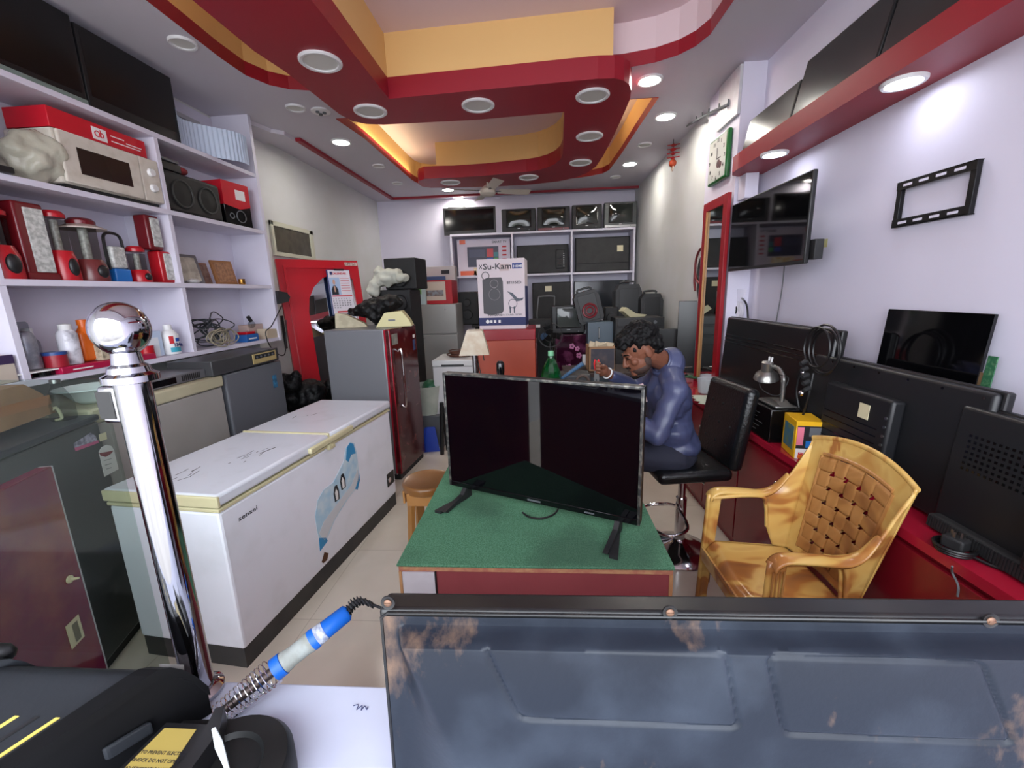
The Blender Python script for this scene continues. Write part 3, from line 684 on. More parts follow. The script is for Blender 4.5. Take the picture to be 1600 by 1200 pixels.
# local -y faces the aisle
DGF = mat('dark_grey_side', (62, 66, 68), 0.3, var=(3, 0.5, (46, 50, 52)), bump=(3, 0.25))
MB().box(-0.62, 0.44, -0.10, 0.30, 0.05, 1.085, 0.012).build('side_panel', DGF, t)
MB().box(-0.625, 0.445, -0.105, 0.305, 1.087, 1.115, 0.008).build('top_rim', mat('dark_blue_grey_rim', (44, 50, 60), 0.35), t, label='dark blue grey top edge')
MB().box(-0.6, 0.42, -0.08, 0.28, 0, 0.05).build('base', BLKM, t)
GF = t
ST = mat('sticker_white', (214, 212, 210), 0.5)
def pxl(px, py, root, yl):
    """local x,z of a photo point on the plane y=yl of a root standing upright"""
    R = root.matrix_basis.inverted(); o = R @ EYE; d = R.to_3x3() @ (RGT * ((px - 800) / FPX) + UPV * ((600 - py) / FPX) + FWD)
    k = (yl - o.y) / d.y; q = o + d * k
    return q.x, q.z
def sticker(root, name, pts, yl, m, label=None, th=0.0012):
    return MB().prism([pxl(x, y, root, yl) for x, y in pts], yl - th, yl, 'xz').build(name, m, root, label=label)
s1 = sticker(GF, 'sticker', [(115, 693), (141, 676), (149, 681), (153, 692), (117, 704)], -0.101, mat('lilac_sticker', (176, 170, 190), 0.5, var=(60, .7, (60, 60, 80))), 'lilac printed sticker')
sticker(GF, 'sticker_band', [(116, 700), (153, 688), (154, 692), (118, 705)], -0.1022, mat('pink_band', (190, 90, 130), 0.5))
sticker(GF, 'sticker', [(154, 679), (165, 675), (167, 686), (156, 690)], -0.101, CRM, 'small cream sticker')
sticker(GF, 'energy_sticker', [(154, 706), (158, 699), (166, 695), (174, 697), (178, 704), (185, 733), (163, 745)], -0.101, ST, 'white energy rating sticker')
sticker(GF, 'rating_arc', [(155, 708), (177, 704), (173, 709), (165, 714), (157, 712)], -0.1022, mat('rating_red', (120, 40, 50), 0.5))
sc = MB()
for (x, y, w) in ((162, 720, 12), (164, 727, 10), (166, 733, 8)):
    a = pxl(x, y, GF, -0.1022); b = pxl(x + w, y - w * .3, GF, -0.1022)
    sc.tube([(a[0], -0.1025, a[1]), (b[0], -0.1025, b[1])], 0.0012, 4)
sc.build('sticker_text', INKD, GF)
# maroon glass door leaning in front
MG = mat('maroon_glass_door', (112, 20, 58), 0.08, var=(3.2, 0.8, (150, 82, 62), 0.6))
t = thing('door_panel', 'glossy maroon glass refrigerator door with white edge standing at left front', 'door', (-1.656, 0.974, 0), rad(108))
MB().box(-0.55, 0.338, -0.025, 0.02, 0.02, 1.05, 0.004).build('glass_front', MG, t)
MB().box(0.338, 0.346, -0.022, 0.018, 0.02, 1.048).build('edge_strip', mat('edge_grey', (190, 186, 190), 0.4), t)
MB().box(-0.55, 0.34, -0.02, 0.016, 0.0, 0.02).build('foot_strip', BLK, t)
lb = pxl(118, 985, t, -0.026)
MB().box(lb[0] - .035, lb[0] + .028, -0.0275, -0.0258, lb[1] - .05, lb[1] + .045).build('barcode_sticker', CRM, t, label='cream barcode sticker')
bc = MB()
for k in range(12): bc.box(lb[0] - .012, lb[0] + .015, -0.0282, -0.0275, lb[1] - .04 + k * .006, lb[1] - .037 + k * .006)
bc.build('barcode', INKD, t)
q = pxl(110, 905, t, -0.03)
MB().lathe([(0.014, 0), (0.014, .006), (0.006, .01), (0.004, .03), (0.0005, .03)], 16, m=TR(q[0] + .0, -0.0255, q[1], rx=PI / 2)).build('screw_knob', CRM, t)
# cardboard box with tape, bottle
t = thing('cardboard_box', 'crushed brown cardboard box with brown tape on dark grey refrigerator', 'box', (-2.19, 1.42, 1.125), rad(100))
MB().prism([(-0.24, 0.0), (0.20, 0.03), (0.165, 0.12), (0.10, 0.175), (-0.20, 0.16)], -0.13, 0.17, 'xz').build('carton_body', mat('crushed_card', (150, 116, 86), 0.75, var=(7, .6, (122, 92, 66)), bump=(14, .5)), t)
MB().box(-0.25, 0.19, -0.132, -0.1295, 0.07, 0.11).build('tape', mat('brown_tape', (150, 104, 70), 0.3), t)
MB().tube([(0.18, -0.12, 0.03), (0.205, -0.13, 0.05), (0.22, -0.13, 0.0), (0.20, -0.12, -0.005)], 0.006, 8, sub=4).build('strap', CRM, t)
def bottle(name, label, loc, prof, m, cap=None, cap_m=None, label_band=None, group=None, contents=None, rz=0, seg=24, cat='bottle'):
    t = thing(name, label, cat, loc, rz, group)
    MB().lathe(prof, seg).build('bottle_body', m, t)
    if cap: MB().lathe(cap, 20).build('cap', cap_m or WHT, t)
    if label_band: MB().lathe([(label_band[0], label_band[1]), (label_band[0] + .0006, label_band[1]), (label_band[0] + .0006, label_band[2]), (label_band[0], label_band[2])], seg).build('label_band', label_band[3], t)
    if contents: MB().lathe(contents[0], seg).build('contents', contents[1], t)
    return t
bottle('glass_bottle', 'empty clear ribbed bottle on dark grey refrigerator in front of bowl', (-2.09, 1.66, 1.117), [(0.0005, .003), (0.04, 0.0), (0.044, 0.01), (0.044, 0.06), (0.046, .07), (0.038, 0.10), (0.024, 0.135), (0.016, 0.15), (0.016, 0.165), (0.019, 0.168)], CLEAR, [(0.018, .163), (0.018, .178), (0.0005, .18)], STEEL)
cl = blob('plastic_bag', [('s', (0, 0, 0.05), (0.12, 0.22, 0.07)), ('s', (0.0, .15, 0.03), (0.10, 0.12, 0.07)), ('s', (0, -0.15, 0.03), (0.12, 0.14, 0.06))], 0.014, bgm, smooth=1, disp=(0.03, 14))
tag(cl, 'dark crumpled plastic sheet under the left shelf behind the box', 'bag', loc=(-2.54, 1.62, 1.15))

# ================================================================== STEEL POST, GLASS, CLAMP
t = thing('steel_post', 'shiny chrome railing post with ball finial rising from front counter', 'post', (-0.588, 0.562, 0.952))
t.scale = (.92, .92, 1.0)
POL = mat('polished_steel', (176, 176, 182), 0.06, 1.0)
MB().cyl((0, 0, 0.012), (0, 0, 0.547), 0.0235, seg=40).build('pole', POL, t)
MB().lathe([(0.024, .538), (0.036, .541), (0.036, .550), (0.028, .554), (0.026, .562), (0.020, .566), (0.018, .582)], 40).build('collar', POL, t)
MB().sph((0, 0, 0.615), 0.0375, 48, 32).build('ball_finial', POL, t)
cp = MB().box(-0.052, -0.021, -0.012, 0.012, 0.48, 0.535, 0.006, 3).build('glass_clamp', POL, t)
MB().box(-0.0525, -0.026, -0.0135, -0.011, 0.487, 0.528, 0.003).build('clamp_insert', BLK, cp)
MB().lathe([(0.038, 0), (0.038, .006), (0.026, .012)], 40).build('base_flange', POL, t)
tp = MB()
tp.tube([(0.0, -0.034, 0.075), (0.002, -0.037, 0.03), (0.006, -0.047, 0.004), (0.012, -0.075, 0.002)], 0.0, 6)
tape = MB().grid(lambda u, v: (-0.03 + u * 0.045, -0.034 - .012 * v - 0.03 * max(0, v - .55), 0.085 * (1 - min(1, v / .7)) + 0.002), 4, 10)
tape.grid(lambda u, v: (-0.075 + u * 0.042, -0.02 - .03 * v, 0.05 * (1 - v) + 0.004 + .006 * math.sin(u * 3)), 4, 8)
tape.build('masking_tape', mat('dirty_tape', (160, 156, 154), 0.7, var=(70, .7, (120, 112, 108))), t, label='dirty white tape at the foot')
t = thing('counter_screen', 'clear glass screen held by the clamp on chrome post', 'glass', (-0.640, 0.562, 0.952))
MB().box(-0.80, 0.005, -0.003, 0.003, 0.002, 0.545, 0.001, 1).build('pane', GLASS, t)
# ================================================================== SOLDERING IRON IN SPRING STAND
a = P(352, 1108, Z=0.972); b = P(545, 955, Z=1.055)
d = (b - a); Lr = d.length; u = d.normalized()
Mx = u; My = Vector((0, 0, 1)).cross(Mx).normalized(); Mz = Mx.cross(My)
M4 = Matrix(((Mx.x, My.x, Mz.x, a.x), (Mx.y, My.y, Mz.y, a.y), (Mx.z, My.z, Mz.z, a.z), (0, 0, 0, 1))) @ Matrix.Diagonal((1, 1.5, 1.5, 1))
t = bpy.data.objects.new('soldering_iron', None); COL.objects.link(t); t.matrix_basis = M4
t['label'] = 'blue handled soldering iron resting in a coiled spring holder'; t['category'] = 'soldering iron'
lz = TR(0, 0, 0, ry=PI / 2)
IB = mat('iron_blue', (14, 78, 160), 0.4, spec=.3)
MB().lathe([(0.009, Lr * .365), (0.0125, Lr * .37), (0.0125, Lr * .44), (0.011, Lr * .445)], 24, m=lz).build('collar', IB, t)
MB().lathe([(0.0115, Lr * .44), (0.0115, Lr * .47), (0.0105, Lr * .50), (0.0105, Lr * .62), (0.0115, Lr * .65), (0.0115, Lr * .68)], 24, m=lz).build('grip', mat('grip_grey', (128, 132, 130), 0.7, var=(60, .6, (104, 104, 96)), spec=.2), t, label='dirty grey rubber grip')
MB().lathe([(0.0115, Lr * .67), (0.012, Lr * .69), (0.0105, Lr * .75), (0.0098, Lr * .98), (0.006, Lr)], 24, m=lz).build('handle', IB, t)
MB().lathe([(0.0112, Lr * .715), (0.0113, Lr * .715), (0.0108, Lr * .79), (0.0107, Lr * .79)], 24, m=lz).build('white_label', mat('grey_label', (150, 154, 164), .6, var=(160, .8, (90, 96, 120))), t)
MB().cyl((0, 0, 0), (Lr * .37, 0, 0), 0.0045, 0.0055).cyl((-0.035, 0, 0), (0, 0, 0), 0.0006, 0.0045).build('heating_barrel', mat('burnt_steel', (70, 60, 58), 0.45, 0.8), t)
sp_ = [( -0.012 + (Lr * .40) * k / 260, (0.0105 + .0045 * k / 260) * math.cos(k * .30), (0.0105 + .0045 * k / 260) * math.sin(k * .30)) for k in range(261)]
MB().tube(sp_, 0.0008, 6).build('spring', CHR, t)
cr = MB()
e = [(Lr * .99, 0, 0), (Lr * 1.05, 0, 0.004), (Lr * 1.12, -0.004, 0.004), (Lr * 1.18, -0.016, -0.002)]
cr.tube(e, 0.0035, 8, sub=4)
cw = []
pth = smooth_path([Vector(x) for x in e], 16)
for k, q in enumerate(pth): cw.append(q + Vector((0, 0.0058 * math.cos(k * 1.1), 0.0058 * math.sin(k * 1.1))))
cr.tube(cw, 0.0013, 6)
cr.build('strain_relief', BLK, t)
endp = M4 @ Vector(e[-1])
tag(MB().tube([endp, endp + Vector((0.02, -.004, -.006)), P(597, 968, Y=0.52), P(610, 985, Y=0.53)], 0.0024, 8, sub=6).build('wire', BLK), 'black cord of the soldering iron running behind the big television', 'cord')
hb_ = MB().box(-0.02, Lr * .36, -0.0012, 0.0012, -0.018, -0.0155)
for q, w_ in ((P(330, 1138, Z=.953), 0.0015), (P(392, 1130, Z=.953), 0.0015)): pass
hb_.build('holder_rail', CHR, t, label='bright rail of the holder')
# ================================================================== BLACK TELEVISION REAR COVER AND OTHER HOUSING (near left)
RC = mat('grey_black_abs', (27, 29, 33), 0.55, var=(5, .5, (38, 41, 46)), bump=(80, .04), spec=.25)
t = thing('television_rear_cover', 'black plastic television rear cover with long vent slots lying on front counter', 'cover', (0, 0, 0))
t_cover = t
def arch(y):   # height of the hump over y
    k = (y - 0.26) / (0.50 - 0.26)
    return 1.035 + 0.050 * min(1, k / .85) - (0.075 * max(0, (k - .80) / .2) ** 2.2)
sh = MB()
ys = [0.26 + 0.24 * k / 24 for k in range(25)]
poly = [(y, arch(y)) for y in ys] + [(y, arch(y) - 0.012) for y in reversed(ys)]
sh.prism([(y, z) for y, z in poly], -1.35, -0.545, 'yz', smooth=True)
sh.build('top_shell', RC, t)
MB().prism([(y, arch(y) + .004) for y in ys] + [(0.50, 0.965), (0.26, 0.965)], -0.545, -0.530, 'yz').prism([(y, arch(y) + .006) for y in ys] + [(y, arch(y) - .01) for y in reversed(ys)], -0.558, -0.526, 'yz').build('end_wall', mat('deep_black_plastic', (8, 8, 10), 0.6, spec=.15), t, label='deep black end wall')
MB().prism([(y, arch(y) + .012) for y in ys[6:]] + [(y, arch(y) - .004) for y in reversed(ys[6:])], -0.80, -0.785, 'yz').build('ridge', RC, t)
MB().prism([(y, arch(y) + .008) for y in ys[6:]] + [(y, arch(y) - .004) for y in reversed(ys[6:])], -1.2, -0.80, 'yz').build('raised_panel', RC, t)
sl = MB(); ye = MB()
for k in range(7):
    x = -0.572 - k * .030
    (ye if k in (0, 2, 3) else sl).prism([(y, arch(y) + .0012) for y in ys[8:15]] + [(y, arch(y) - .004) for y in reversed(ys[8:15])], x - .005, x + .001, 'yz')
sl.build('vent_slot', BLK, t)
ye.build('vent_slot_label', mat('yellow_label', (200, 176, 84), 0.5), t, label='yellow label seen through the slots')
MB().box(-0.526, -0.518, 0.40, 0.44, 1.0, 1.02, 0.003).build('clip', RC, t)
MB().box(-0.95, -0.82, 0.42, 0.50, 1.06, 1.100, .02, 3).build('corner_boss', BLK, t)
for o_ in t_cover.children:      # the cover tapers: its end runs back at a slant
    for v_ in o_.data.vertices: v_.co = (v_.co.x + .75 * (v_.co.y - .50) - .005, v_.co.y + .022, v_.co.z - .008)
t = thing('fan_housing', 'black moulded housing with yellow caution label on front counter', 'housing', (-0.448, 0.412, 0.952))
RC2 = mat('housing_black', (22, 23, 24), 0.45, var=(9, .5, (34, 34, 34)), spec=.25)
MB().lathe([(0.085, 0.0), (0.085, 0.035), (0.078, 0.045), (0.05, 0.05), (0.046, 0.043), (0.0005, 0.043)], 40, m=TR(0.02, 0, 0)).build('round_shell', RC2, t)
MB().prism([(-0.14, -0.12), (0.05, -0.12), (0.09, -0.02), (0.03, 0.085), (-0.10, 0.075)], 0.0, 0.032, 'xy').build('base_plate', RC2, t)
MB().prism([(-0.13, -0.11), (-0.055, -0.11), (-0.03, 0.0), (-0.04, 0.055), (-0.105, 0.055)], 0.032, 0.052, 'xy').build('label_block', BLK, t)
lbk = MB().prism([(-0.122, -0.105), (-0.068, -0.105), (-0.046, 0.0), (-0.052, 0.047), (-0.10, 0.047)], 0.052, 0.0528, 'xy').build('caution_label', mat('yellow_label2', (160, 140, 72), 0.5), t, label='yellow caution label')
MB().text('TO PREVENT ELECTRIC', 0.0062, TR(-0.104, 0.012, 0.053), ext=.0002).text('SHOCK DO NOT OPEN', 0.0062, TR(-0.106, 0.002, 0.053), ext=.0002).text('NO SERVICEABLE PARTS', 0.0058, TR(-0.109, -0.008, 0.053), ext=.0002).build('label_text', INKD, lbk)
MB().prism([(-0.045, -0.12), (-0.03, -0.12), (0.0, -0.05), (0.0, 0.03), (-0.02, 0.065), (-0.03, 0.06), (-0.018, 0.02), (-0.02, -0.05)], 0.03, 0.075, 'xy').build('curved_rib', BLK, t)
MB().prism([(0.0, 0.0), (0.004, 0.0), (0.008, 0.05), (0.006, 0.075), (0.002, 0.075), (-0.002, 0.045)], -0.001, 0.001, 'xz', m=TR(0.028, 0.0, 0.043, rz=rad(20), ry=rad(-6))).build('clear_fin', mat('clear_fin', (214, 220, 220), 0.2, alpha=0.7), t, label='upright clear plastic fin')
# ================================================================== BIG TELEVISION BACK (foreground right)
TB = mat('dusty_blue_black_plastic', (26, 31, 40), 0.33, var=(7, 0.4, (66, 74, 86), 0.6), bump=(120, .03))
nt = TB.node_tree; bs = nt.nodes['Principled BSDF']; bs.inputs['Specular IOR Level'].default_value = .22
src = bs.inputs['Base Color'].links[0].from_socket
n = nt.nodes.new('ShaderNodeTexNoise'); n.inputs['Scale'].default_value = 4.6; n.inputs['Detail'].default_value = 9; n.inputs['Roughness'].default_value = 0.62
tc = nt.nodes.new('ShaderNodeTexCoord'); mp = nt.nodes.new('ShaderNodeMapping'); mp.inputs['Location'].default_value = (0.37, 0.2, 0.1); mp.inputs['Scale'].default_value = (1.5, 1, 0.8)
mr = nt.nodes.new('ShaderNodeMapRange'); mr.inputs['From Min'].default_value = 0.54; mr.inputs['From Max'].default_value = 0.64; mr.inputs['To Max'].default_value = 0.62
x = nt.nodes.new('ShaderNodeMix'); x.data_type = 'RGBA'; x.inputs['B'].default_value = rgb((128, 102, 82))
nt.links.new(tc.outputs['Object'], mp.inputs[0]); nt.links.new(mp.outputs[0], n.inputs['Vector']); nt.links.new(n.outputs['Fac'], mr.inputs[0])
nt.links.new(mr.outputs[0], x.inputs['Factor']); nt.links.new(src, x.inputs['A']); nt.links.new(x.outputs['Result'], bs.inputs['Base Color'])
mr2 = nt.nodes.new('ShaderNodeMapRange'); mr2.inputs['From Min'].default_value = 0.60; mr2.inputs['From Max'].default_value = 0.68; mr2.inputs['To Min'].default_value = .36; mr2.inputs['To Max'].default_value = .8
nt.links.new(n.outputs['Fac'], mr2.inputs[0]); nt.links.new(mr2.outputs[0], bs.inputs['Roughness'])
t = thing('television', 'large dusty black television seen from its brown stained back in foreground', 'television', (0.30, 0.42, 0.952), rad(0.6), rx=rad(-3))
x0, x1, zt = -0.500, 0.60, 0.283
MB().box(x0, x1, 0.0, 0.034, 0.0, zt, 0.006, 3).build('bezel_frame', mat('frame_black', (16, 17, 19), 0.35, var=(8, .3, (60, 54, 46), .62)), t)
MB().tube([(x0 + .004, -.001, .01), (x0 + .004, -.001, zt - .010), (x0 + .012, -.001, zt - .004), (x1, -.001, zt - .004)], .0022, 8).build('frame_lip', mat('frame_black'), t)
def back(u, v):
    x = x0 + .006 + u * (x1 - x0 - .012); z = 0.002 + v * (zt - .010)
    dl = x - x0 - .022; dr = x1 - x - .03; dt = zt - z - .018
    k = min(1, max(0, dl / (.010 + .42 * max(0, dt)))); k = k * k * (3 - 2 * k)
    kt = min(1, max(0, dt / .012)); kt = kt * kt * (3 - 2 * kt)
    kr = min(1, max(0, dr / .05))
    y = -0.0015 - 0.026 * k * kt * kr
    def groove(poly):
        dmin = 9
        for i in range(len(poly)):
            ax, az = poly[i]; bx, bz = poly[(i + 1) % len(poly)]
            ex, ez = bx - ax, bz - az; tt = max(0, min(1, ((x - ax) * ex + (z - az) * ez) / (ex * ex + ez * ez)))
            dmin = min(dmin, math.hypot(x - ax - ex * tt, z - az - ez * tt))
        return 0.0032 * math.exp(-(dmin / .0026) ** 2)
    if k * kt > .98:
        for g in GRV: y += groove(g)
    return (x, y, z)
def rl(px, py):
    q = pxl_t(px, py); return q
MBT = t.matrix_basis.inverted()
def pxl_t(px, py, yl=-0.0275):
    o = MBT @ EYE; d = MBT.to_3x3() @ (RGT * ((px - 800) / FPX) + UPV * ((600 - py) / FPX) + FWD); k = (yl - o.y) / d.y; q = o + d * k
    return (q.x, q.z)
def rnd(poly, r=0.012):
    out = []
    n = len(poly)
    for i in range(n):
        p = Vector(poly[i]); a = Vector(poly[i - 1]); b = Vector(poly[(i + 1) % n])
        da = (a - p).normalized(); db = (b - p).normalized()
        for k in range(5):
            s = k / 4; out.append(tuple((p + da * r) * (1 - s) ** 2 + p * 2 * s * (1 - s) + (p + db * r) * s * s))
    return out
GRV = [rnd([pxl_t(755, 1008), pxl_t(1135, 1022), pxl_t(1155, 1138), pxl_t(812, 1124)]), rnd([pxl_t(1200, 1026), pxl_t(1535, 1036), pxl_t(1585, 1162), pxl_t(1225, 1148)])]
MB().grid(back, 420, 130).build('rear_cover', TB, t, label='blue grey rear cover with brown stains')
for px, py in ((606, 942), (1047, 957), (1548, 970)):
    o = MBT @ EYE; q = pxl_t(px, py, -0.002)
    s_ = MB().lathe([(0.0085, 0.0), (0.0085, 0.002), (0.0065, 0.0015)], 20, m=TR(q[0], -0.0005, q[1], rx=PI / 2)).build('screw_recess', BLK, t)
    MB().sph((q[0], -0.0025, q[1]), (0.0048, 0.002, 0.0048)).box(q[0] - .0035, q[0] + .0035, -.0048, -.004, q[1] - .0006, q[1] + .0006).build('screw', mat('rusty_screw', (120, 92, 76), 0.5, 0.7), s_)
# ================================================================== TELEVISION AND CRT BUILDERS
def flat_tv(name, label, loc, rz, w, h, group=None, rx=0, face='front', th=0.045, bezel=0.018, scr=SCR, body=BLK, chin=None, rim=None, module=None, cat='television', legs=None, bump_th=0.03):
    """front on local -y, base at z=0"""
    t = thing(name, label, cat, loc, rz, group, rx=rx)
    chin = bezel if chin is None else chin
    MB().box(-w / 2, w / 2, 0, th * .55, 0, h, 0.006, 2).build('frame', body, t)
    MB().box(-w / 2 + bezel, w / 2 - bezel, -0.001, 0.002, chin, h - bezel).build('screen', scr, t)
    if rim:
        MB().box(-w / 2, w / 2, -.004, 0.0, 0, chin * .5, 0.002).build('lower_rim', rim, t)
    MB().box(-w / 2 + w * .06, w / 2 - w * .06, th * .55, th, h * .06, h * .9, bump_th * .5, 3).build('rear_cover', body, t)
    return t
def tv_back(name, label, loc, rz, w, h, group=None, rx=0, th=0.06, body=BLKM, mod=None, sticker_=None, grooves=(), vents=None):
    """television turned round: its back faces local -y"""
    t = thing(name, label, 'television', loc, rz, group, rx=rx)
    MB().box(-w / 2, w / 2, 0, 0.03, 0, h, 0.008, 2).build('frame', BLK, t)
    rc = MB().box(-w / 2 + .008, w / 2 - .008, -0.022, 0.004, 0.008, h - .006, 0.018, 3).build('rear_cover', body, t)
    for z in grooves:
        MB().box(-w / 2 + .02, w / 2 - .02, -0.026, -0.0215, z - .004, z + .004, 0.002).build('moulded_line', BLKG, t)
    if mod:
        x0, x1, z0, z1, d = mod
        m = MB().box(x0, x1, -0.022 - d, -0.02, z0, z1, 0.012, 3).build('electronics_cover', body, t)
        pm = MB()
        for k in range(7): pm.cyl((x1 - .014, -.0225 - d, z0 + (z1 - z0) * (.12 + .11 * k)), (x1 - .014, -.027 - d, z0 + (z1 - z0) * (.12 + .11 * k)), 0.006)
        pm.build('socket', STEEL, m, kind='stuff')
        vv = MB()
        for k in range(6): vv.box(x0 + .02, x1 - .05, -.0232 - d, -.0215 - d, z0 + (z1 - z0) * (.15 + .09 * k), z0 + (z1 - z0) * (.15 + .09 * k) + .004)
        vv.build('vent', BLKG, m, kind='stuff')
    if sticker_:
        x, z, a, b_ = sticker_
        d = mod[4] if mod and mod[0] < x < mod[1] else 0
        MB().box(x - a / 2, x + a / 2, -.0245 - d, -.0215 - d, z - b_ / 2, z + b_ / 2).build('sticker', CRM, t, label='pale paper sticker')
    if vents:
        x0, x1, z0, z1 = vents; vv = MB()
        nx, nz = int((x1 - x0) / .018), int((z1 - z0) / .018)
        for i in range(nx):
            for j in range(nz): vv.box(x0 + i * .018, x0 + i * .018 + .008, -.0235, -.0215, z0 + j * .018, z0 + j * .018 + .008)
        vv.build('vent_grille', BLKG, t, kind='stuff')
    return t
def crt_tv(name, label, loc, rz, w, h, d, group=None, body=BLKM, base_c=None, scr=CRTG, logo=True):
    t = thing(name, label, 'television', loc, rz, group)
    MB().box(-w / 2, w / 2, 0, 0.09, 0, h, 0.014, 3).build('front_frame', body, t)
    def bk(u, v):
        a = u * 2 * PI; k = v
        sx = (w / 2 - .012) * (1 - .45 * k); sz = (h / 2 - .012) * (1 - .45 * k)
        cx_, cz = math.cos(a), math.sin(a); q = max(abs(cx_), abs(cz))
        return (sx * cx_ / q * .98, 0.085 + d * k, h / 2 - .04 * k + sz * cz / q * .98)
    m = MB().grid(bk, 32, 4); n = len(m.v) - 33
    m.f.append(tuple(range(n, n + 32))); m.mi.append(0); m.sm.append(False)
    m.build('rear_housing', body, t)
    sw, sh = w * .66, h * .66; cz = h * .56
    MB().box(-sw / 2 - .018, sw / 2 + .018, -.004, 0.002, cz - sh / 2 - .015, cz + sh / 2 + .015, 0.004).build('screen_surround', BLKG, t)
    MB().grid(lambda u, v: ((u - .5) * sw, -.005 - .014 * (1 - (2 * u - 1) ** 2) * (1 - (2 * v - 1) ** 2), cz + (v - .5) * sh), 16, 12).build('screen', scr, t)
    if base_c:
        MB().box(-w / 2 + .01, w / 2 - .01, -.006, 0.0, 0.004, h * .11, 0.004).build('lower_strip', base_c, t)
    MB().box(-.02, .02, -.004, 0, h * .125, h * .15).build('maker_plate', STEEL, t)
    MB().cyl((w * .3, -.006, h * .07), (w * .3, -.012, h * .07), 0.008).build('button', GREY, t)
    return t
# ------------------------------------------------------------------ TELEVISIONS ON THE LEFT SHELF, TOP ROW
def lz_(x, y, X=-2.42): return P(x, y, X=X)
Yc, z, w, h = side(125, 38, 273, 200, -2.42)
flat_tv('television', 'black widescreen television facing the aisle nearer the shelf end, top row', (-2.40, P(200, 130, X=-2.4).y + .035, 2.648), rad(90), 0.60, 0.40, rx=0, scr=SCRM, bezel=0.022, chin=0.06, group='televisions on top of left shelf')
flat_tv('television', 'large black television cut by the upper left corner of picture', (-2.40, P(128, 110, X=-2.4).y - .375, 2.648), rad(90), 0.74, 0.42, scr=SCRM, bezel=0.02, chin=0.05, rim=mat('grey_green_rim', (120, 136, 130), 0.3), group='televisions on top of left shelf')
t = thing('cooler_grille', 'pale blue corrugated plastic sheet curled on the top shelf end', 'grille', (-2.44, 3.27, 2.648), rad(90))
MB().grid(lambda u, v: (-.28 + .56 * u, -.03 + .10 * math.sin(u * 5.2) - .02 + .003 * math.sin(u * 150), 0.006 + .21 * v), 200, 6).build('corrugated_sheet', mat('pale_blue_plastic', (190, 204, 224), 0.35), t)
MB().box(-0.30, 0.10, 0.08, 0.22, 0.24, 0.27, 0.003).box(-.28, .02, .1, .2, 0.0, 0.24).build('tray', mat('tray_grey', (150, 150, 160), 0.4), t)
# ------------------------------------------------------------------ row 1
def onL(px, X, board): return (X, P(px[0], px[1], X=X).y, BZ[board] + .001)
Yc, z, w, h = side(128, 195, 262, 318, -2.42)
t = thing('microwave_oven', 'cream microwave oven with brown window partly wrapped in clear plastic', 'microwave', (-2.535, 2.47, 2.191), rad(90))
MW = mat('dirty_cream_enamel', (206, 200, 188), 0.4, var=(20, .5, (176, 168, 150), .6))
MB().box(-0.30, 0.29, -0.13, 0.13, 0.025, 0.285, 0.012).build('cabinet', MW, t)
MB().box(-0.28, 0.27, -0.12, 0.12, 0.0, 0.025).build('base', BLKM, t)
md = MB().box(-0.29, 0.15, -0.150, -0.131, 0.03, 0.28, 0.008).build('door', MW, t)
MB().box(-0.21, 0.08, -0.1515, -0.149, 0.085, 0.215).build('window', mat('brown_glass', (44, 34, 32), 0.15), md)
cpn = MB().box(0.155, 0.285, -0.148, -0.131, 0.03, 0.28, 0.006).build('control_panel', MW, t)
for z in (0.11, 0.20): MB().cyl((0.22, -0.148, z), (0.22, -0.166, z), 0.024, 0.02, 20).build('dial', WHT, cpn)
pw = blob('plastic_wrap', [('s', (-0.37, -0.05, 0.12), (0.10, 0.10, 0.12)), ('s', (-0.30, -0.05, 0.15), (0.06, 0.115, 0.12))], 0.014, mat('cloudy_plastic_wrap', (196, 194, 176), 0.2, alpha=0.62, bump=(30, .8)), t, smooth=1, disp=(.035, 16), label='crumpled cloudy plastic wrap')
t = thing('product_carton', 'long red carton lying on top of the microwave oven', 'carton', (-2.55, 2.45, 2.480), rad(90))
CRT_ = mat('bright_red_carton', (196, 20, 40), 0.4)
MB().box(-0.27, 0.27, -0.135, 0.10, 0.0, 0.095, 0.002, 1).build('carton_body', CRT_, t)
lg = MB().box(-0.055, 0.025, -0.1365, -0.1345, 0.012, 0.074).build('logo_square', INKW, t)
MB().torus((-0.028, -0.137, 0.042), 0.014, 0.003, 'y', 16, 5).torus((-0.006, -0.137, 0.040), 0.011, 0.003, 'y', 16, 5).box(-.012, -.007, -.138, -.136, .03, .066).build('logo_mark', CRT_, lg)
pr = MB()
for k, (xx, l) in enumerate(((.05, .08), (.14, .1), (.05, .18))): pr.box(xx, xx + l, -.1362, -.1346, .055 - .014 * (k // 1), .060 - .014 * k)
pr.build('printed_lines', INKW, t)
t = thing('television', 'dark tilted television frame on second shelf at left edge', 'television', (-2.45, 1.62, 2.191), rad(84))
MB().box(-0.34, 0.22, -0.03, 0.02, 0.03, 0.40, 0.008).build('frame', BLKM, t)
MB().box(-0.33, 0.19, -0.034, -0.029, 0.06, 0.38).build('screen', SCRM, t)
MB().box(-0.34, 0.32, -0.06, 0.08, 0.0, 0.03, 0.006).build('base', BLK, t)
t = thing('stacked_boxes', 'small dark box and red bag lying above the twin speaker', 'box', (-2.52, 2.93, 2.458), rad(90))
MB().box(-0.11, 0.05, -0.10, 0.08, 0.0, 0.05, .004).build('dark_box', BLK, t)
MB().box(-0.13, 0.03, -0.11, 0.05, 0.052, 0.07, .004).build('grey_booklet', GREY, t)
MB().sph((0.09, -0.03, 0.03), (0.06, 0.07, 0.03)).build('red_bundle', mat('red_cloth', (130, 40, 44), 0.8, bump=(60, .5)), t)
t = thing('twin_speaker', 'black twin cone speaker box on the second shelf of far bay', 'speaker', (-2.53, 3.065, 2.192), rad(90))
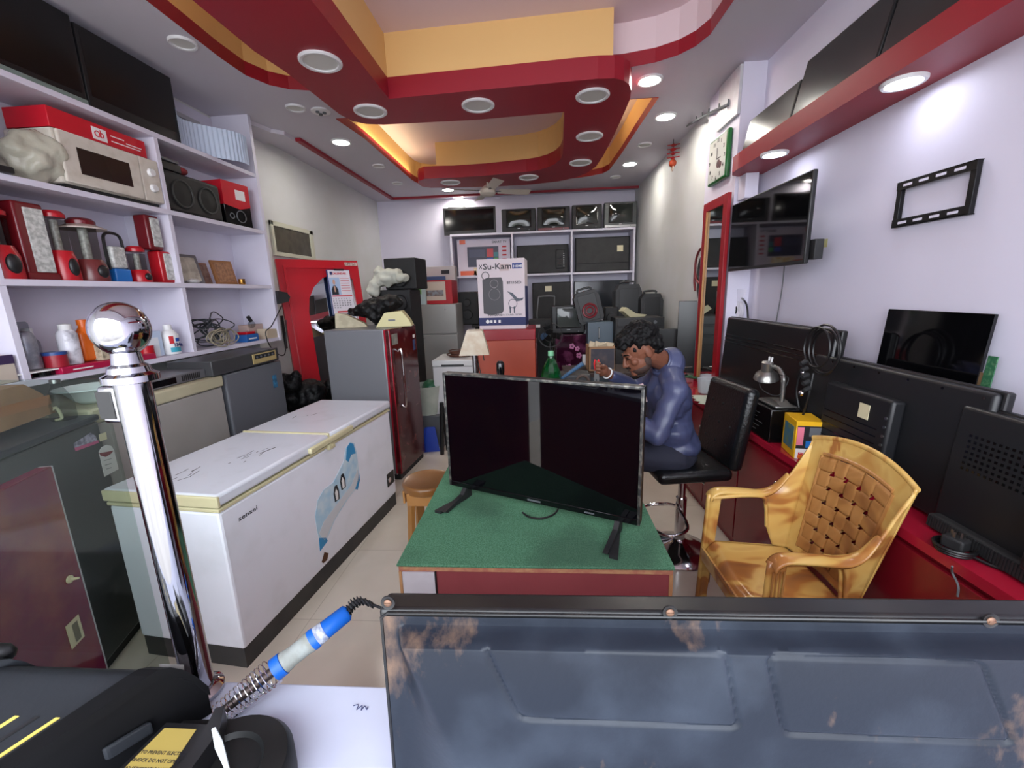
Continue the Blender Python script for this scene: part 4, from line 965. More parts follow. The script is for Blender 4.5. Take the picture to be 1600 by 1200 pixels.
MB().box(-0.265, 0.24, -0.12, 0.12, 0, 0.262, 0.02, 3).build('cabinet', sp, t)
for x in (-0.12, 0.11): 
    o = MB().torus((x, -0.1215, 0.13), 0.085, 0.007, 'y', 32, 8).build('cone_rim', mat('dark_grille_ring', (46, 48, 46), 0.5), t)
    MB().lathe([(0.08, 0), (0.03, .004), (0.0005, .008)], 28, m=TR(x, -0.1205, 0.13, rx=PI / 2)).build('cone', mat('cone_black', (22, 24, 22), 0.7), o)
t = thing('headphone_carton', 'red and black headphone carton beside the twin speaker', 'carton', (-2.50, 3.50, 2.192), rad(82))
MB().box(-0.13, 0.13, -0.09, 0.09, 0, 0.325, 0.002, 1).build('carton_body', BLKG, t)
MB().prism([(-0.131, 0.15), (0.02, 0.13), (0.131, 0.06 + .1), (0.131, 0.326), (-0.131, 0.326)], -0.0915, 0.0895, 'xz').build('red_print', CRT_, t, label='red upper print')
MB().box(-0.01, 0.085, -0.0935, -0.0912, 0.20, 0.275).build('white_label', PAPER, t)
MB().torus((0.02, -0.093, 0.075), 0.045, 0.004, 'y', 24, 6).torus((-0.07, -.093, .07), .02, .004, 'y', 16, 6).build('headphone_print', GREY, t)
t = thing('hanging_bundle', 'grey plastic wrapped piece hanging at left edge above lanterns', 'bag', (-2.47, 1.845, 1.95), rad(90))
MB().lathe([(0.0005, .0), (.03, .01), (.035, .1), (.02, .2), (.005, .235)], 12).build('bag_body', mat('grey_wrap', (150, 150, 154), 0.3, bump=(60, .6)), t)
# ------------------------------------------------------------------ row 2: lanterns
LEDP = mat('led_array_clear', (206, 208, 204), 0.25, var=(55, .8, (150, 152, 148)))
LENS = thin_glass('lantern_clear', (214, 214, 210), 0.08)
B2 = BZ[2] + .001
def lantern(name, label, y, r, hb, hl, body, top, X=-2.47, brim=False):
    t = thing(name, label, 'lantern', (X, y, B2), rad(90), 'lanterns on the third shelf')
    MB().lathe([(r, 0), (r * 1.02, .01), (r * .98, hb * .7), (r * .8, hb), (0.0005, hb)], 28).build('base', body, t)
    MB().sph((0, -r * .95, hb * .45), (r * .4, r * .25, hb * .3)).build('front_knob', BLK, t)
    MB().lathe([(r * .72, hb), (r * .76, hb + hl)], 28).build('clear_chimney', LENS, t)
    tb = MB().lathe([(r * .28, hb), (r * .28, hb + hl)], 16).build('lamp_tube', LEDP, t)
    if brim: MB().lathe([(r * .85, hb + hl), (r * 1.35, hb + hl - .012), (r * 1.38, hb + hl - .006), (r * .85, hb + hl + .012), (.0005, hb + hl + .012)], 32).build('clear_brim', mat('frosted_brim', (190, 176, 168), 0.2), t)
    MB().lathe([(r * .8, hb + hl + .012), (r * .82, hb + hl + .03), (r * .6, hb + hl + .045), (.0005, hb + hl + .048)], 28).build('top_cap', top, t)
    return t
yv = lambda px, py: P(px, py, X=-2.44).y
def led_torch(label, y, w, h, body, X=-2.46, base=None, z=B2, lean=0):
    t = thing('emergency_light', label, 'emergency light', (X, y, z), rad(90), 'lanterns on the third shelf', ry=lean)
    MB().box(-w / 2, w / 2, -0.035, 0.05, 0.0, h, 0.012, 3).build('body', body, t)
    MB().box(-w * .22, w * .42, -0.042, -0.033, h * .1, h * .93, 0.006).build('led_panel', LEDP, t, label='clear panel of many leds')
    if base: MB().box(-w / 2 - .004, w / 2 + .004, -0.04, 0.055, 0.0, 0.035, 0.006).build('base', base, t)
    return t
lantern('lantern', 'red lantern base at the left end of third shelf cut by the upright', yv(8, 410), 0.075, 0.15, 0.12, REDPL, REDPL)
led_torch('tall maroon emergency light with wide led panel, leftmost big one', yv(53, 380), 0.13, 0.36, DRED, base=DRED)
lantern('lantern', 'red lantern with clear chimney between tall maroon light and brimmed lantern', yv(100, 385), 0.062, 0.15, 0.15, REDPL, REDPL)
lantern('lantern', 'dark maroon lantern with broad clear brim', yv(143, 390), 0.075, 0.115, 0.17, mat('dull_maroon', (104, 44, 44), 0.25), DRED, brim=True)
t = thing('emergency_light', 'small blue based emergency light with black carrying handle', 'emergency light', (-2.46, yv(186, 400), B2), rad(90), 'lanterns on the third shelf')
MB().box(-0.05, 0.05, -0.03, 0.04, 0, 0.075, 0.01, 3).build('base', BLUEPL, t, label='blue base')
MB().box(-0.045, 0.045, -0.025, 0.03, 0.077, 0.20, 0.012, 3).build('lens', LEDP, t)
MB().tube([(-0.05, 0, 0.07), (-0.054, 0, 0.2), (-0.045, 0, 0.26), (0, 0, 0.275), (0.045, 0, 0.26), (0.054, 0, 0.2), (0.05, 0, 0.07)], 0.008, 8, sub=4).build('handle', BLK, t)
lantern('lantern', 'short red lantern with led column standing before the stacked lights', yv(222, 412), 0.058, 0.075, 0.095, REDPL, REDPL)
yq = yv(258, 412)
led_torch('red emergency light at the bay end supporting another one', yq, 0.10, 0.20, REDPL)
led_torch('red emergency light stacked topmost on another at bay end', yq - .05, 0.10, 0.21, DRED, z=B2 + .202)
# frames and cup, far bay
def picture(label, y, w, h, fm, pm, X=-2.50, ang=12, rz=90):
    t = thing('picture_frame', label, 'picture', (X, y, B2), rad(rz), 'framed pictures on the far bay shelf', rx=rad(-ang))
    MB().box(-w / 2, w / 2, 0.0, 0.018, 0, h, 0.003).build('frame', fm, t)
    MB().box(-w / 2 + w * .1, w / 2 - w * .1, -.002, 0.001, h * .1, h * .9).build('picture', pm, t)
    return t
picture('grey framed faded picture leaning at left of the far bay', yv(308, 415) - .02, 0.30, 0.215, mat('grey_frame', (96, 94, 100), 0.4), mat('faded_picture', (150, 142, 130), 0.5, var=(16, .8, (196, 190, 176))))
picture('small unframed brown picture between the two larger ones', yv(338, 420) + .02, 0.16, 0.17, mat('old_card', (150, 110, 90), 0.6), mat('old_picture', (120, 86, 76), 0.5, var=(26, .8, (170, 140, 120))), X=-2.56)
picture('carved wooden framed picture beside the little brass cup', yv(357, 425) + .02, 0.20, 0.19, mat('wood_frame', (138, 92, 54), 0.5), mat('ornate_picture', (120, 80, 56), 0.5, var=(40, .8, (168, 120, 84))), X=-2.47, rz=84)
t = thing('brass_cup', 'tiny shiny brass cup beside the wooden framed picture', 'cup', (-2.43, yv(375, 434), B2))
MB().lathe([(0.022, 0), (0.026, .01), (0.024, .035), (0.026, .045), (0.022, .045), (0.02, .01), (.0005, .008)], 20).build('cup_body', mat('brass', (190, 140, 70), 0.25, 1.0), t)
t = thing('paper_scrap', 'small crumpled white scrap before the grey framed picture', 'paper', (-2.42, yv(298, 434), B2))
MB().sph((0, 0, .016), (.03, .05, .016)).build('scrap', mat('crumpled_white', (190, 188, 186), .6, bump=(60, .8)), t)
# ------------------------------------------------------------------ row 3
B3 = BZ[3] + .001
SPR = mat('spray_can_grey', (120, 122, 134), 0.35, 0.3, var=(40, .6, (160, 160, 168)))
def yb(px, py): return P(px, py, X=-2.44).y
bottle('spray_can', 'grey spray can with dome cap at left of the lower shelf', (-2.46, yb(46, 540), B3 + .04), [(0.0005, 0), (0.038, 0), (0.04, .004), (0.04, .15), (0.03, .175), (0.0005, .18)], SPR, [(0.022, .17), (0.026, .175), (0.026, .215), (0.02, .225), (.0005, .225)], CLEAR, cat='can')
bottle('clear_bottle', 'small clear bottle with white screw cap behind red tin', (-2.53, yb(69, 520), B3 + .04), [(0.0005, 0), (0.034, 0), (0.035, .12), (0.018, .15), (0.018, .16)], CLEAR, [(0.02, .155), (0.02, .19), (.0005, .19)], WHT)
bottle('solder_tin', 'round red tin with blue lid on the lower shelf', (-2.43, yb(80, 545), B3 + .035), [(0.0005, 0), (0.045, 0), (0.045, .06), (0.0005, .06)], mat('red_tin', (150, 30, 44), 0.3), [(0.047, .06), (0.047, .075), (.0005, .077)], mat('blue_lid', (40, 70, 130), 0.3), cat='tin')
bottle('spray_can', 'white spray can with dark swirling pattern beside orange jug', (-2.45, yb(107, 525), B3 + .035), [(0.0005, 0), (0.04, 0), (0.042, .004), (0.042, .155), (0.03, .175), (0.0005, .18)], mat('patterned_can', (214, 214, 222), 0.3, var=(17, 1, (60, 60, 80), .62)), [(0.022, .17), (0.026, .175), (0.026, .205), (.0005, .21)], WHT, cat='can')
t = thing('orange_bottle', 'tall orange plastic jug with handle and orange cap', 'jug', (-2.47, yb(140, 520), B3 + .035), rad(90))
OJ = mat('orange_plastic', (214, 100, 24), 0.3)
MB().box(-0.05, 0.045, -0.03, 0.03, 0, 0.16, 0.016, 3).lathe([(0.04, .15), (0.02, .185), (0.02, .195)], 20).build('jug_body', OJ, t)
MB().lathe([(0.024, .193), (0.024, .222), (.0005, .224)], 20).build('cap', OJ, t)
MB().tube([(-0.045, 0, .15), (-0.065, 0, .165), (-0.06, 0, .1), (-0.045, 0, .08)], 0.008, 8, sub=4).build('handle', OJ, t)
t = thing('small_carton', 'little cream patterned box just right of the orange jug', 'box', (-2.43, yb(155, 535), B3 + .035), rad(90))
MB().box(-0.035, 0.035, -0.03, 0.03, 0, 0.085, .002, 1).build('carton_body', mat('cream_pattern', (196, 186, 160), .6, var=(50, .9, (90, 84, 70), .6)), t)
t = thing('flat_carton', 'flat crimson carton lying under the bottles on lowest shelf', 'carton', (-2.46, yb(131, 558) , B3), rad(90))
MB().box(-0.17, 0.36, -0.085, 0.09, 0, 0.033, .002, 1).build('carton_body', mat('crimson_carton', (172, 18, 66), .4), t)
MB().box(-0.12, -0.02, -0.0865, -0.0845, 0.012, 0.018).build('printed_line', INKW, t)
t = thing('parts_tray', 'thin white tray holding dark jars below the red tin', 'tray', (-2.46, yb(66, 560), B3), rad(90))
MB().box(-0.155, 0.07, -0.07, 0.09, 0.026, 0.032).build('tray', PAPER, t)
for x in (-0.1, 0.0): MB().cyl((x, 0, 0), (x, 0, 0.0255), 0.05).build('dark_jar', BLKG, t)
t = thing('paint_tin', 'small red tin half hidden by the chrome ball', 'tin', (-2.44, yb(226, 535), B3 + .002), rad(90))
MB().lathe([(.0005, 0), (.04, 0), (.04, .075), (.0005, .075)], 24).build('tin_body', REDPL, t)
t = thing('medicine_carton', 'pale blue and white upright carton beside the white bottle', 'carton', (-2.46, yb(241, 525), B3 + .001), rad(80))
MB().box(-0.045, 0.04, -0.03, 0.03, 0, 0.16, .002, 1).build('carton_body', mat('pale_blue_card', (176, 192, 214), .5), t)
MB().box(-0.046, 0.015, -0.0315, -0.0295, 0.0, 0.12).build('printed_face', mat('print_light', (206, 210, 216), .5), t)
t = thing('refrigerant_bottle', 'white bottle with blue and teal label reading 134a', 'bottle', (-2.44, yb(264, 525), B3 + .001), rad(90))
MB().lathe([(.0005, 0), (.046, 0), (.05, .006), (.05, .125), (.03, .155), (.02, .16), (.02, .165)], 28).build('bottle_body', WHT, t)
MB().lathe([(.023, .16), (.023, .192), (.0005, .194)], 20).build('cap', WHT, t)
def wrap(x0, x1, z0, z1, r):
    return MB().grid(lambda u, v: ((r + .0006) * math.sin((x0 + (x1 - x0) * u) / r), -(r + .0006) * math.cos((x0 + (x1 - x0) * u) / r), z0 + (z1 - z0) * v), 12, 1)
wrap(-.045, .045, .015, .045, .05).build('teal_label', mat('teal_ink', (60, 160, 180), .5), t)
wrap(-.01, .035, .082, .105, .05).build('blue_mark', mat('blue_ink', (30, 80, 170), .5), t)
wrap(-.045, -.02, .07, .12, .05).build('red_mark', INKR, t)
MB().text('134a', 0.034, TR(-.033, -.0535, .05, rx=PI / 2), bold=.03).build('lettering', INKN, t)
# wire heap, blue box, bulb, cream card
random.seed(11)
ws_ = MB()
for k in range(16):
    R = random.uniform(.05, .12); c = (random.uniform(-.12, .12), random.uniform(-.03, .02), random.uniform(.05, .20))
    ws_.tube([(c[0] + R * 1.1 * math.cos(a) * random.uniform(.85, 1.1), c[1] + .04 * math.sin(a * 1.3 + k), max(.006, c[2] + R * .55 * math.sin(a))) for a in [2 * PI * j / 9 for j in range(9)]], .0045, 6, closed=True, sub=4)
w1 = ws_.build('wire_heap', mat('grey_cable', (54, 58, 64), .5)); tag(w1, 'tangled heap of grey and black cables on the lowest far bay shelf', 'cables', loc=(-2.50, yb(335, 500), B3), rz=rad(90), kind='stuff')
ws_ = MB()
for k in range(9):
    R = random.uniform(.05, .08); c = (random.uniform(-.12, .06), -.07 + random.uniform(-.015, .015), random.uniform(.06, .09))
    ws_.tube([(c[0] + R * 1.15 * math.cos(a), c[1] + .01 * math.sin(a * 2 + k), max(.006, c[2] + R * .75 * math.sin(a))) for a in [2 * PI * j / 10 for j in range(10)]], .004, 6, closed=True, sub=4)
w1 = ws_.build('wire_coil', mat('beige_cable', (146, 138, 118), .5)); tag(w1, 'coiled beige cable in front of the dark cable heap', 'cables', loc=(-2.44, yb(335, 520), B3), rz=rad(90), kind='stuff')
t = thing('component_box', 'small blue box with red lid beside the cable heap', 'box', (-2.43, yb(384, 525), B3), rad(90))
MB().box(-.075, .075, -.05, .05, 0, .06, .003).build('box_body', mat('blue_card', (36, 96, 168), .5), t)
MB().box(-.06, .05, -.045, .04, .061, .082, .004).build('lid', REDPL, t)
MB().box(-.05, .05, -.0515, -.0495, .02, .03).build('printed_line', INKW, t)
t = thing('light_bulb', 'clear bulb and black adaptor lying on the blue box', 'bulb', (-2.49, yb(400, 495), B3 + .10), rad(90))
MB().sph((0, 0, .03), .03).build('glass_globe', CLEAR, t); MB().cyl((0, 0, .055), (-.02, .01, .10), .016).build('cap', BLK, t)
t = thing('folded_card', 'folded cream card box at the shelf end corner', 'box', (-2.43, yb(418, 522), B3), rad(90))
MB().prism([(-.09, 0), (.08, 0), (.06, .075), (-.07, .085)], -.04, .05, 'xz').build('card_body', mat('cream_card', (196, 180, 156), .7), t)
t = thing('cardboard_box', 'flat pinkish box behind the folded cream card', 'box', (-2.55, yb(412, 500), B3), rad(90))
MB().box(-.12, .08, -.04, .05, 0, .125, .002, 1).build('carton_body', mat('pinkish_card', (196, 170, 160), .7), t)
# lower left carton
t = thing('appliance_carton', 'carton with dark purple top band and frying pan picture at left edge', 'carton', (-2.47, 1.66, B3), rad(90))
MB().box(-.2, .10, -.08, .09, 0, .125, .002, 1).build('carton_body', mat('beige_print_card', (190, 178, 164), .6), t)
MB().box(-.2, .10, -.0815, -.0795, .085, .125).build('top_band', mat('purple_band', (52, 36, 74), .5), t)
MB().cyl((-.02, -.082, .035), (-.02, -.0795, .035), .04, seg=24).build('pan_picture', mat('pan_print', (50, 62, 76), .5), t)
# black phone-shaped horn and strap by the shelf end
t = thing('hanging_speaker', 'black cone of a small loudspeaker hung on the shelf end', 'speaker', (-2.36, P(436, 462, X=-2.36).y, P(436, 475, X=-2.36).z), rad(60))
MB().prism([(-.03, .0), (.055, .02), (.075, .06), (.05, .10), (-.03, .115)], -.05, .05, 'xz').build('cone_body', BLKM, t)
p = [P(440, 478, X=-2.35), P(425, 508, X=-2.33), P(415, 520, X=-2.33), P(425, 545, X=-2.33), P(445, 553, X=-2.35), P(447, 500, X=-2.36)]
tag(MB().tube(p, .0045, 8, sub=6).build('cable', BLK), 'black cable looping from the hung speaker around shelf end', 'cable')
t = thing('strap', 'black flat strap hanging straight down beside the mirror frame', 'strap', tuple(P(444, 520, X=-2.58)), rad(90))
MB().box(-.018, .018, -.006, .006, -.16, .17, .003).build('band', BLKM, t)
# ================================================================== REAR WALL TELEVISIONS
def rear(px0, py0, px1, py1, Y): return front(px0, py0, px1, py1, Y)
GB = 'old televisions lined up on top of rear shelving'
zt = 2.502
X, z, w, h = rear(688, 318, 779, 362, 6.9)
t = flat_tv('television', 'wide black flat television at the left end of the rear top row', (X, 6.90, zt), 0.0, w * .9, 0.40, group=GB, scr=mat('dark_screen', (10, 11, 12), 0.1), bezel=.03, chin=.06)
t = thing('cabinet_box', 'black box cabinet behind the wide flat television on rear shelf', 'box', (-1.27, 7.05, zt), 0)
MB().box(-.14, .14, -.12, .12, 0, .42, .01).build('box_body', BLKM, t)
crts = [((783, 322, 838, 358), BLKM, None, 'black tube television, second from left on the rear top row'),
        ((839, 319, 891, 356), BLKM, DRED, 'tube television with red lower strip in the rear top row'),
        ((893, 316, 941, 354), BLKM, None, 'tube television between the red striped and grey framed ones'),
        ((943, 311, 996, 351), mat('grey_tv_frame', (70, 74, 74), .4), STEEL, 'grey framed tube television at the right end of rear top row')]
for (r_, b_, c_, lb) in crts:
    X, z, w, h = rear(*r_, 6.82)
    crt_tv('television', lb, (X, 6.80, zt), 0.0, w * .97, h, 0.26, group=GB, body=b_, base_c=c_)
# row 2 of the rear shelf (board at 1.875)
zb = 1.877
X, z, w, h = rear(714, 371, 797, 430, 6.85)
t = carton('television_carton', 'white and purple television carton with colourful screen print on rear shelf', (X, 6.98, zb), 0.0, w, 0.16, h - .02, mat('tv_carton_white', (206, 196, 210), 0.5))
y = -0.0805
sw = w / 2
panel(t, 'printed_screen', -sw + .19 * w, sw - .22 * w, h * .24, h * .78, y, mat('print_screen_dark', (40, 38, 66), .4))
for (a, b_, c, d, m, nm) in ((.56, .68, .5, .72, mat('print_red', (190, 40, 50), .4), 'printed_tile'), (.69, .77, .50, .62, mat('print_teal', (30, 110, 120), .4), 'printed_tile'), (.69, .77, .36, .47, mat('print_green', (60, 150, 60), .4), 'printed_tile'), (.56, .67, .36, .47, mat('print_blue', (40, 60, 160), .4), 'printed_tile'), (.22, .52, .5, .7, mat('print_slate2', (60, 60, 90), .4), 'printed_tile'), (0.05, .16, .86, .97, mat('print_orange', (210, 90, 50), .4), 'printed_badge'), (.04, .35, 0.02, .14, mat('print_orange', (210, 90, 50), .4), 'printed_flower'), (.3, .7, .02, .22, mat('print_yellow', (220, 170, 60), .4, var=(14, .9, (230, 226, 210))), 'printed_flower')):
    panel(t, nm, -sw + a * w, -sw + b_ * w, h * c, h * d, y - .001, m)
MB().text('SMART TV', .05, TR(sw - .34 * w, y - .001, h * .86, rx=PI / 2), bold=.02).build('lettering', GREY, t)
mk = MB()
for k in range(5): mk.box(sw - .15 * w, sw - .07 * w, y - .001, y, h * (.30 + .11 * k), h * (.34 + .11 * k))
mk.build('printed_icons', INKR, t, kind='stuff')
X, z, w, h = rear(807, 379, 889, 425, 6.88)
tv_back('television', 'black television turned backwards in the middle rear compartment', (X, 6.92, zb), 0, w, h, rx=rad(-4), sticker_=None, mod=(w * .25, w * .42, h * .15, h * .8, .02))
X, z, w, h = rear(899, 368, 985, 423, 6.88)
tv_back('television', 'black television turned backwards with square white sticker in right rear compartment', (X, 6.92, zb), 0, w, h, rx=rad(-3), sticker_=(w * .32, h * .65, .09, .09), grooves=(h * .25,))
# row 3: third row of the shelf
MB().box(-1.37, 1.43, 6.78, 7.19, 1.11, 1.14, 0.002).build('shelf_board', SHELFW, bpy.data.objects['wall_shelf.001'])

t = thing('storage_bench', 'dark low bench under the rear shelving loaded with speakers', 'bench', (0, 0, 0))
MB().box(-1.05, 1.40, 6.45, 6.77, 1.10, 1.14, .004).build('bench_top', mat('dark_board', (40, 36, 36), .6), t)
for x in (-1.0, .2, 1.36): MB().box(x - .02, x + .02, 6.6, 6.64, 0, 1.099).build('leg', BLKM, t)
for x in (-1.0, .2, 1.36): MB().box(x - .02, x + .02, 6.7, 6.74, 0, 1.099).build('leg', BLKM, t)
X, z, w, h = rear(718, 452, 750, 497, 6.7)
speaker('loudspeaker', 'dark speaker in the lower left rear compartment', (X, 6.61, 1.142), 0, w, .26, h + .05, [(0, h * .35, .07), (0, h * .75, .05)])
X, z, w, h = rear(832, 441, 892, 495, 6.88)
tv_back('television', 'flat black television back in the lower middle rear compartment', (X, 6.80, 1.142), 0, w, z + h - 1.142, rx=rad(-2), sticker_=(-.05, .5, .10, .08))
X, z, w, h = rear(898, 438, 985, 500, 6.88)
t = flat_tv('television', 'large dark glossy panel in the lower right rear compartment', (X, 6.98, 1.142), 0, w, z + h - 1.142, scr=mat('slate_screen', (40, 44, 50), .12), bezel=.012, rx=rad(-2))
# objects piled in front of the rear shelves
t = thing('wire_stand', 'thin grey rounded frame leaning beside the speaker carton', 'frame', (P(852, 500, Y=5.6).x, 6.50, 1.16), rad(-4))
a0 = [(-.10, 0, 0), (.11, 0, 0), (.15, .0, .33), (.12, .0, .37), (-.05, .0, .37), (-.09, .0, .33)]
MB().tube(a0, .010, 8, closed=True, sub=6).build('frame_tube', mat('grey_tube', (120, 120, 122), .4, .5), t)
t = thing('tool_tower', 'tall black tower speaker with pale label behind orange refrigerator', 'speaker', (P(845, 560, Y=5.5).x, 5.7, 0), 0)
hh = P(845, 500, Y=5.5).z
MB().box(-.15, .15, -.15, .15, 0, hh, .008).build('cabinet', BLKM, t)
MB().box(-.06, .0, -.152, -.149, hh - .10, hh - .06).build('label_plate', PAPER, t)
MB().cyl((.05, -.152, hh - .22), (.05, -.149, hh - .22), .05, seg=24).build('blue_badge', mat('badge_blue2', (50, 90, 130), .4), t)
# purple floral fridge with small tube television on it
x0, x1 = P(868, 550, Y=5.0).x, P(926, 550, Y=5.0).x
hz = P(890, 523, Y=5.0).z
FL = mat('purple_floral_door', (44, 8, 30), 0.12, var=(7, .55, (150, 80, 120), .64))
ff = fridge('refrigerator', 'dark purple floral refrigerator under the small tube television', ((x0 + x1) / 2, 5.32, 0), 0, x1 - x0, .58, hz, BLKG, FL)
panel(ff, 'white_label', .10, .17, hz - .42, hz - .24, -.2905, PAPER)
fl = MB()
for (fx, fz, s_) in ((-.02, hz - .14, .035), (.04, hz - .17, .03), (0.06, hz - .25, .035), (-.06, hz - .40, .05), (.02, hz - .44, .035)):
    for k in range(5): fl.sph((fx + s_ * .6 * math.cos(k * 1.257), -.2905, fz + s_ * .6 * math.sin(k * 1.257)), (s_ * .42, .001, s_ * .42), 10, 6)
fl.build('flower_print', mat('pink_flower', (170, 100, 140), .3), ff, kind='stuff')
X, z, w, h = rear(862, 483, 914, 523, 5.15)
crt_tv('television', 'small old tube television with grey screen on the floral refrigerator', (X, 5.12, hz + .002), rad(3), w, h + .03, .22, body=BLK, scr=mat('crt_grey', (66, 70, 68), .08))
# black pedestal fan
t = thing('desk_fan', 'small black fan standing before the floral refrigerator', 'fan', (P(865, 520, Y=4.8).x - .04, 4.72, 0), 0)
hz2 = P(865, 522, Y=4.8).z
MB().cyl((0, 0, .02), (0, 0, hz2), .015).build('pole', BLK, t)
MB().lathe([(.14, 0), (.14, .015), (.04, .03)], 28).build('base', BLK, t)
MB().torus((0, -.04, hz2), .13, .006, 'y', 32, 6).torus((0, -.06, hz2), .07, .003, 'y', 24, 5).build('guard', BLK, t)
for k in range(3): MB().prism([(0, -.02), (.10, -.05), (.12, .02), (.03, .03)], -.045, -.041, 'xz', m=TR(0, 0, hz2, ry=k * 2.094)).build('blade', BLKG, t)
# trolley speakers and junk in right rear corner
TS = mat('dark_grey_speaker', (30, 30, 32), .5, var=(12, .4, (42, 42, 44)))
t = thing('junk_table', 'dark loaded table at the right rear corner below the big speakers', 'table', (0, 0, 0))
zj = 1.13
MB().box(.66, 1.40, 5.15, 5.70, zj - .03, zj, .004).build('table_top', BLKM, t)
for x in (.70, 1.36):
    for y_ in (5.19, 5.66): MB().box(x - .02, x + .02, y_ - .02, y_ + .02, 0, zj - .031).build('leg', BLKM, t)
def trolley_speaker(label, px, Y, group, lean=0, rz=0, dz=0, red=False):
    X, z, w, h = front(*px, Y)
    t = thing('trolley_speaker', label, 'speaker', (X, Y + .12, dz or z), rz, group, ry=lean)
    MB().prism([(-w / 2, .04), (-w * .42, 0), (w * .42, 0), (w / 2, .04), (w / 2, h * .8), (w * .36, h), (-w * .36, h), (-w / 2, h * .85)], -.12, .12, 'xz').build('cabinet', TS, t)
    o = MB().box(-w * .36, w * .36, -.126, -.119, h * .06, h * .9, .01).build('grille', BLK, t)
    if red: MB().torus((0, -.13, h * .38), w * .26, .014, 'y', 20, 6).torus((0, -.13, h * .38), w * .14, .010, 'y', 20, 6).build('red_ring', mat('dim_red', (110, 18, 30), .3), o)
    MB().tube([(-w * .25, 0, h), (-w * .25, 0, h + .03), (w * .25, 0, h + .03), (w * .25, 0, h)], .012, 8, sub=3).build('handle', BLK, t)
    return t
trolley_speaker('large dark grey speaker standing on the loaded table, left of a smaller one', (962, 424, 1004, 493), 5.35, 'trolley speakers', dz=zj + .002)
trolley_speaker('narrower dark grey speaker standing nearest the right wall', (1002, 437, 1037, 492), 5.2, 'trolley speakers', dz=zj + .002)
zs2 = P(925, 505, Y=5.0).z
trolley_speaker('black speaker with dim red rings leaning left of the large ones', (906, 456, 946, 506), 5.0, 'trolley speakers', lean=rad(-14), red=True, dz=zs2 + .01)
X, z, w, h = front(918, 503, 957, 560, 4.9)
t = thing('metal_cabinet', 'small blue grey metal cabinet with upright handle behind the open carton', 'cabinet', (X, 4.98, 0), 0)
MB().box(-w / 2, w / 2, -.12, .12, 0, z + h, .006).build('cabinet_body', mat('slate_metal', (74, 88, 100), .4), t)
MB().tube([(-.02, -.12, z + h - .06), (-.02, -.15, z + h - .07), (-.02, -.15, z + h - .17), (-.02, -.12, z + h - .18)], .007, 8).build('handle', STEEL, t)
X, z, w, h = front(946, 460, 972, 500, 5.3)
speaker('loudspeaker', 'small black speaker squeezed between red ringed and large speakers', (X - .02, 5.42, zj + .002), 0, .16, .2, .26, [(0, .13, .06)])
t = thing('paper_roll', 'torn pale paper packet lying on the speaker pile', 'paper', tuple(P(985, 492, Y=4.95)), rad(20))
MB().prism([(-.14, .05), (-.10, .09), (.02, .02), (.16, .0), (.12, -.03), (-.05, -.02)], -.08, .02, 'xz').build('packet', mat('old_paper', (176, 170, 140), .8), t)
t = thing('equipment_rack', 'black rack of amplifiers below the paper packet', 'rack', (P(985, 540, Y=4.8).x + .04, 4.90, 0), 0)
hr = P(985, 497, Y=4.7).z
MB().box(-.22, .30, -.17, .16, 0, hr, .006).build('housing', BLKM, t)
for k in range(3):
    z = hr - .09 - k * .11
    s_ = MB().box(-.20, .28, -.176, -.17, z, z + .085, .003).build('amplifier_front', BLK, t)
    MB().cyl((.2, -.176, z + .04), (.2, -.19, z + .04), .018).build('knob', GREY, s_)
X, z, w, h = front(1018, 514, 1078, 566, 4.4)
t = flat_tv('television', 'black monitor facing the shop front right behind the worker', (X, 4.42, z - .0), rad(-14), w, h, scr=SCRM, bezel=.014)
MB().box(-.03, .03, .02, .05, -(z - .781) , 0.02).box(-.12, .12, -.03, .12, -(z - .781), -(z - .781) + .012).build('stand', BLK, t)
X, z, w, h = front(1055, 471, 1085, 565, 4.1)
t = thing('slim_television', 'tall narrow black panel leaning on the right wall near red mirror frame', 'television', (X + .07, 4.22, .781), rad(-20), rx=rad(-3))
MB().box(-w / 2 - .01, w / 2 + .01, 0, .03, 0, z + h - .781, .004).build('panel_body', SCRM, t)
# open cardboard carton with scraps
X, z, w, h = front(920, 542, 962, 590, 3.9)
t = thing('cardboard_box', 'open cardboard carton of scraps with dark printed front behind worker hand', 'box', (X, 4.05, 0.862), 0)
z0 = .862; hh = z + h - z0
cb = MB().box(-w / 2, w / 2, -.13, -.125, 0, hh).box(-w / 2, w / 2, .125, .13, 0, hh).box(-w / 2, -w / 2 + .005, -.13, .13, 0, hh).box(w / 2 - .005, w / 2, -.13, .13, 0, hh).box(-w / 2, w / 2, -.13, .13, 0, .005)
cb.build('carton_body', CARD, t)
MB().box(-w / 2 + .02, w / 2 - .01, -.132, -.1305, .02, hh - .02).build('printed_face', mat('dark_print_face', (58, 56, 66), .4, var=(12, .6, (104, 90, 84), .6)), t)
for k in range(5): MB().box(-.04, .04, -.01, .01, 0, .09, .004, m=TR(-w * .3 + k * w * .15, random.uniform(-.06, .06), hh - .06, rx=random.uniform(-.5, .5), ry=random.uniform(-.7, .7))).build('paper_scrap', mat('scrap_cream', (190, 176, 150), .7), t)
t = thing('side_table', 'dark wooden side table holding the open scrap carton', 'table', (0, 0, 0))
MB().box(X - .35, X + .45, 3.85, 4.3, .82, .86, .004).build('table_top', mat('dark_wood', (50, 34, 28), .5), t)
for xx in (X - .32, X + .42):
    for yy in (3.88, 4.27): MB().box(xx - .02, xx + .02, yy - .02, yy + .02, 0, .819).build('leg', mat('dark_wood', (50, 34, 28)), t)
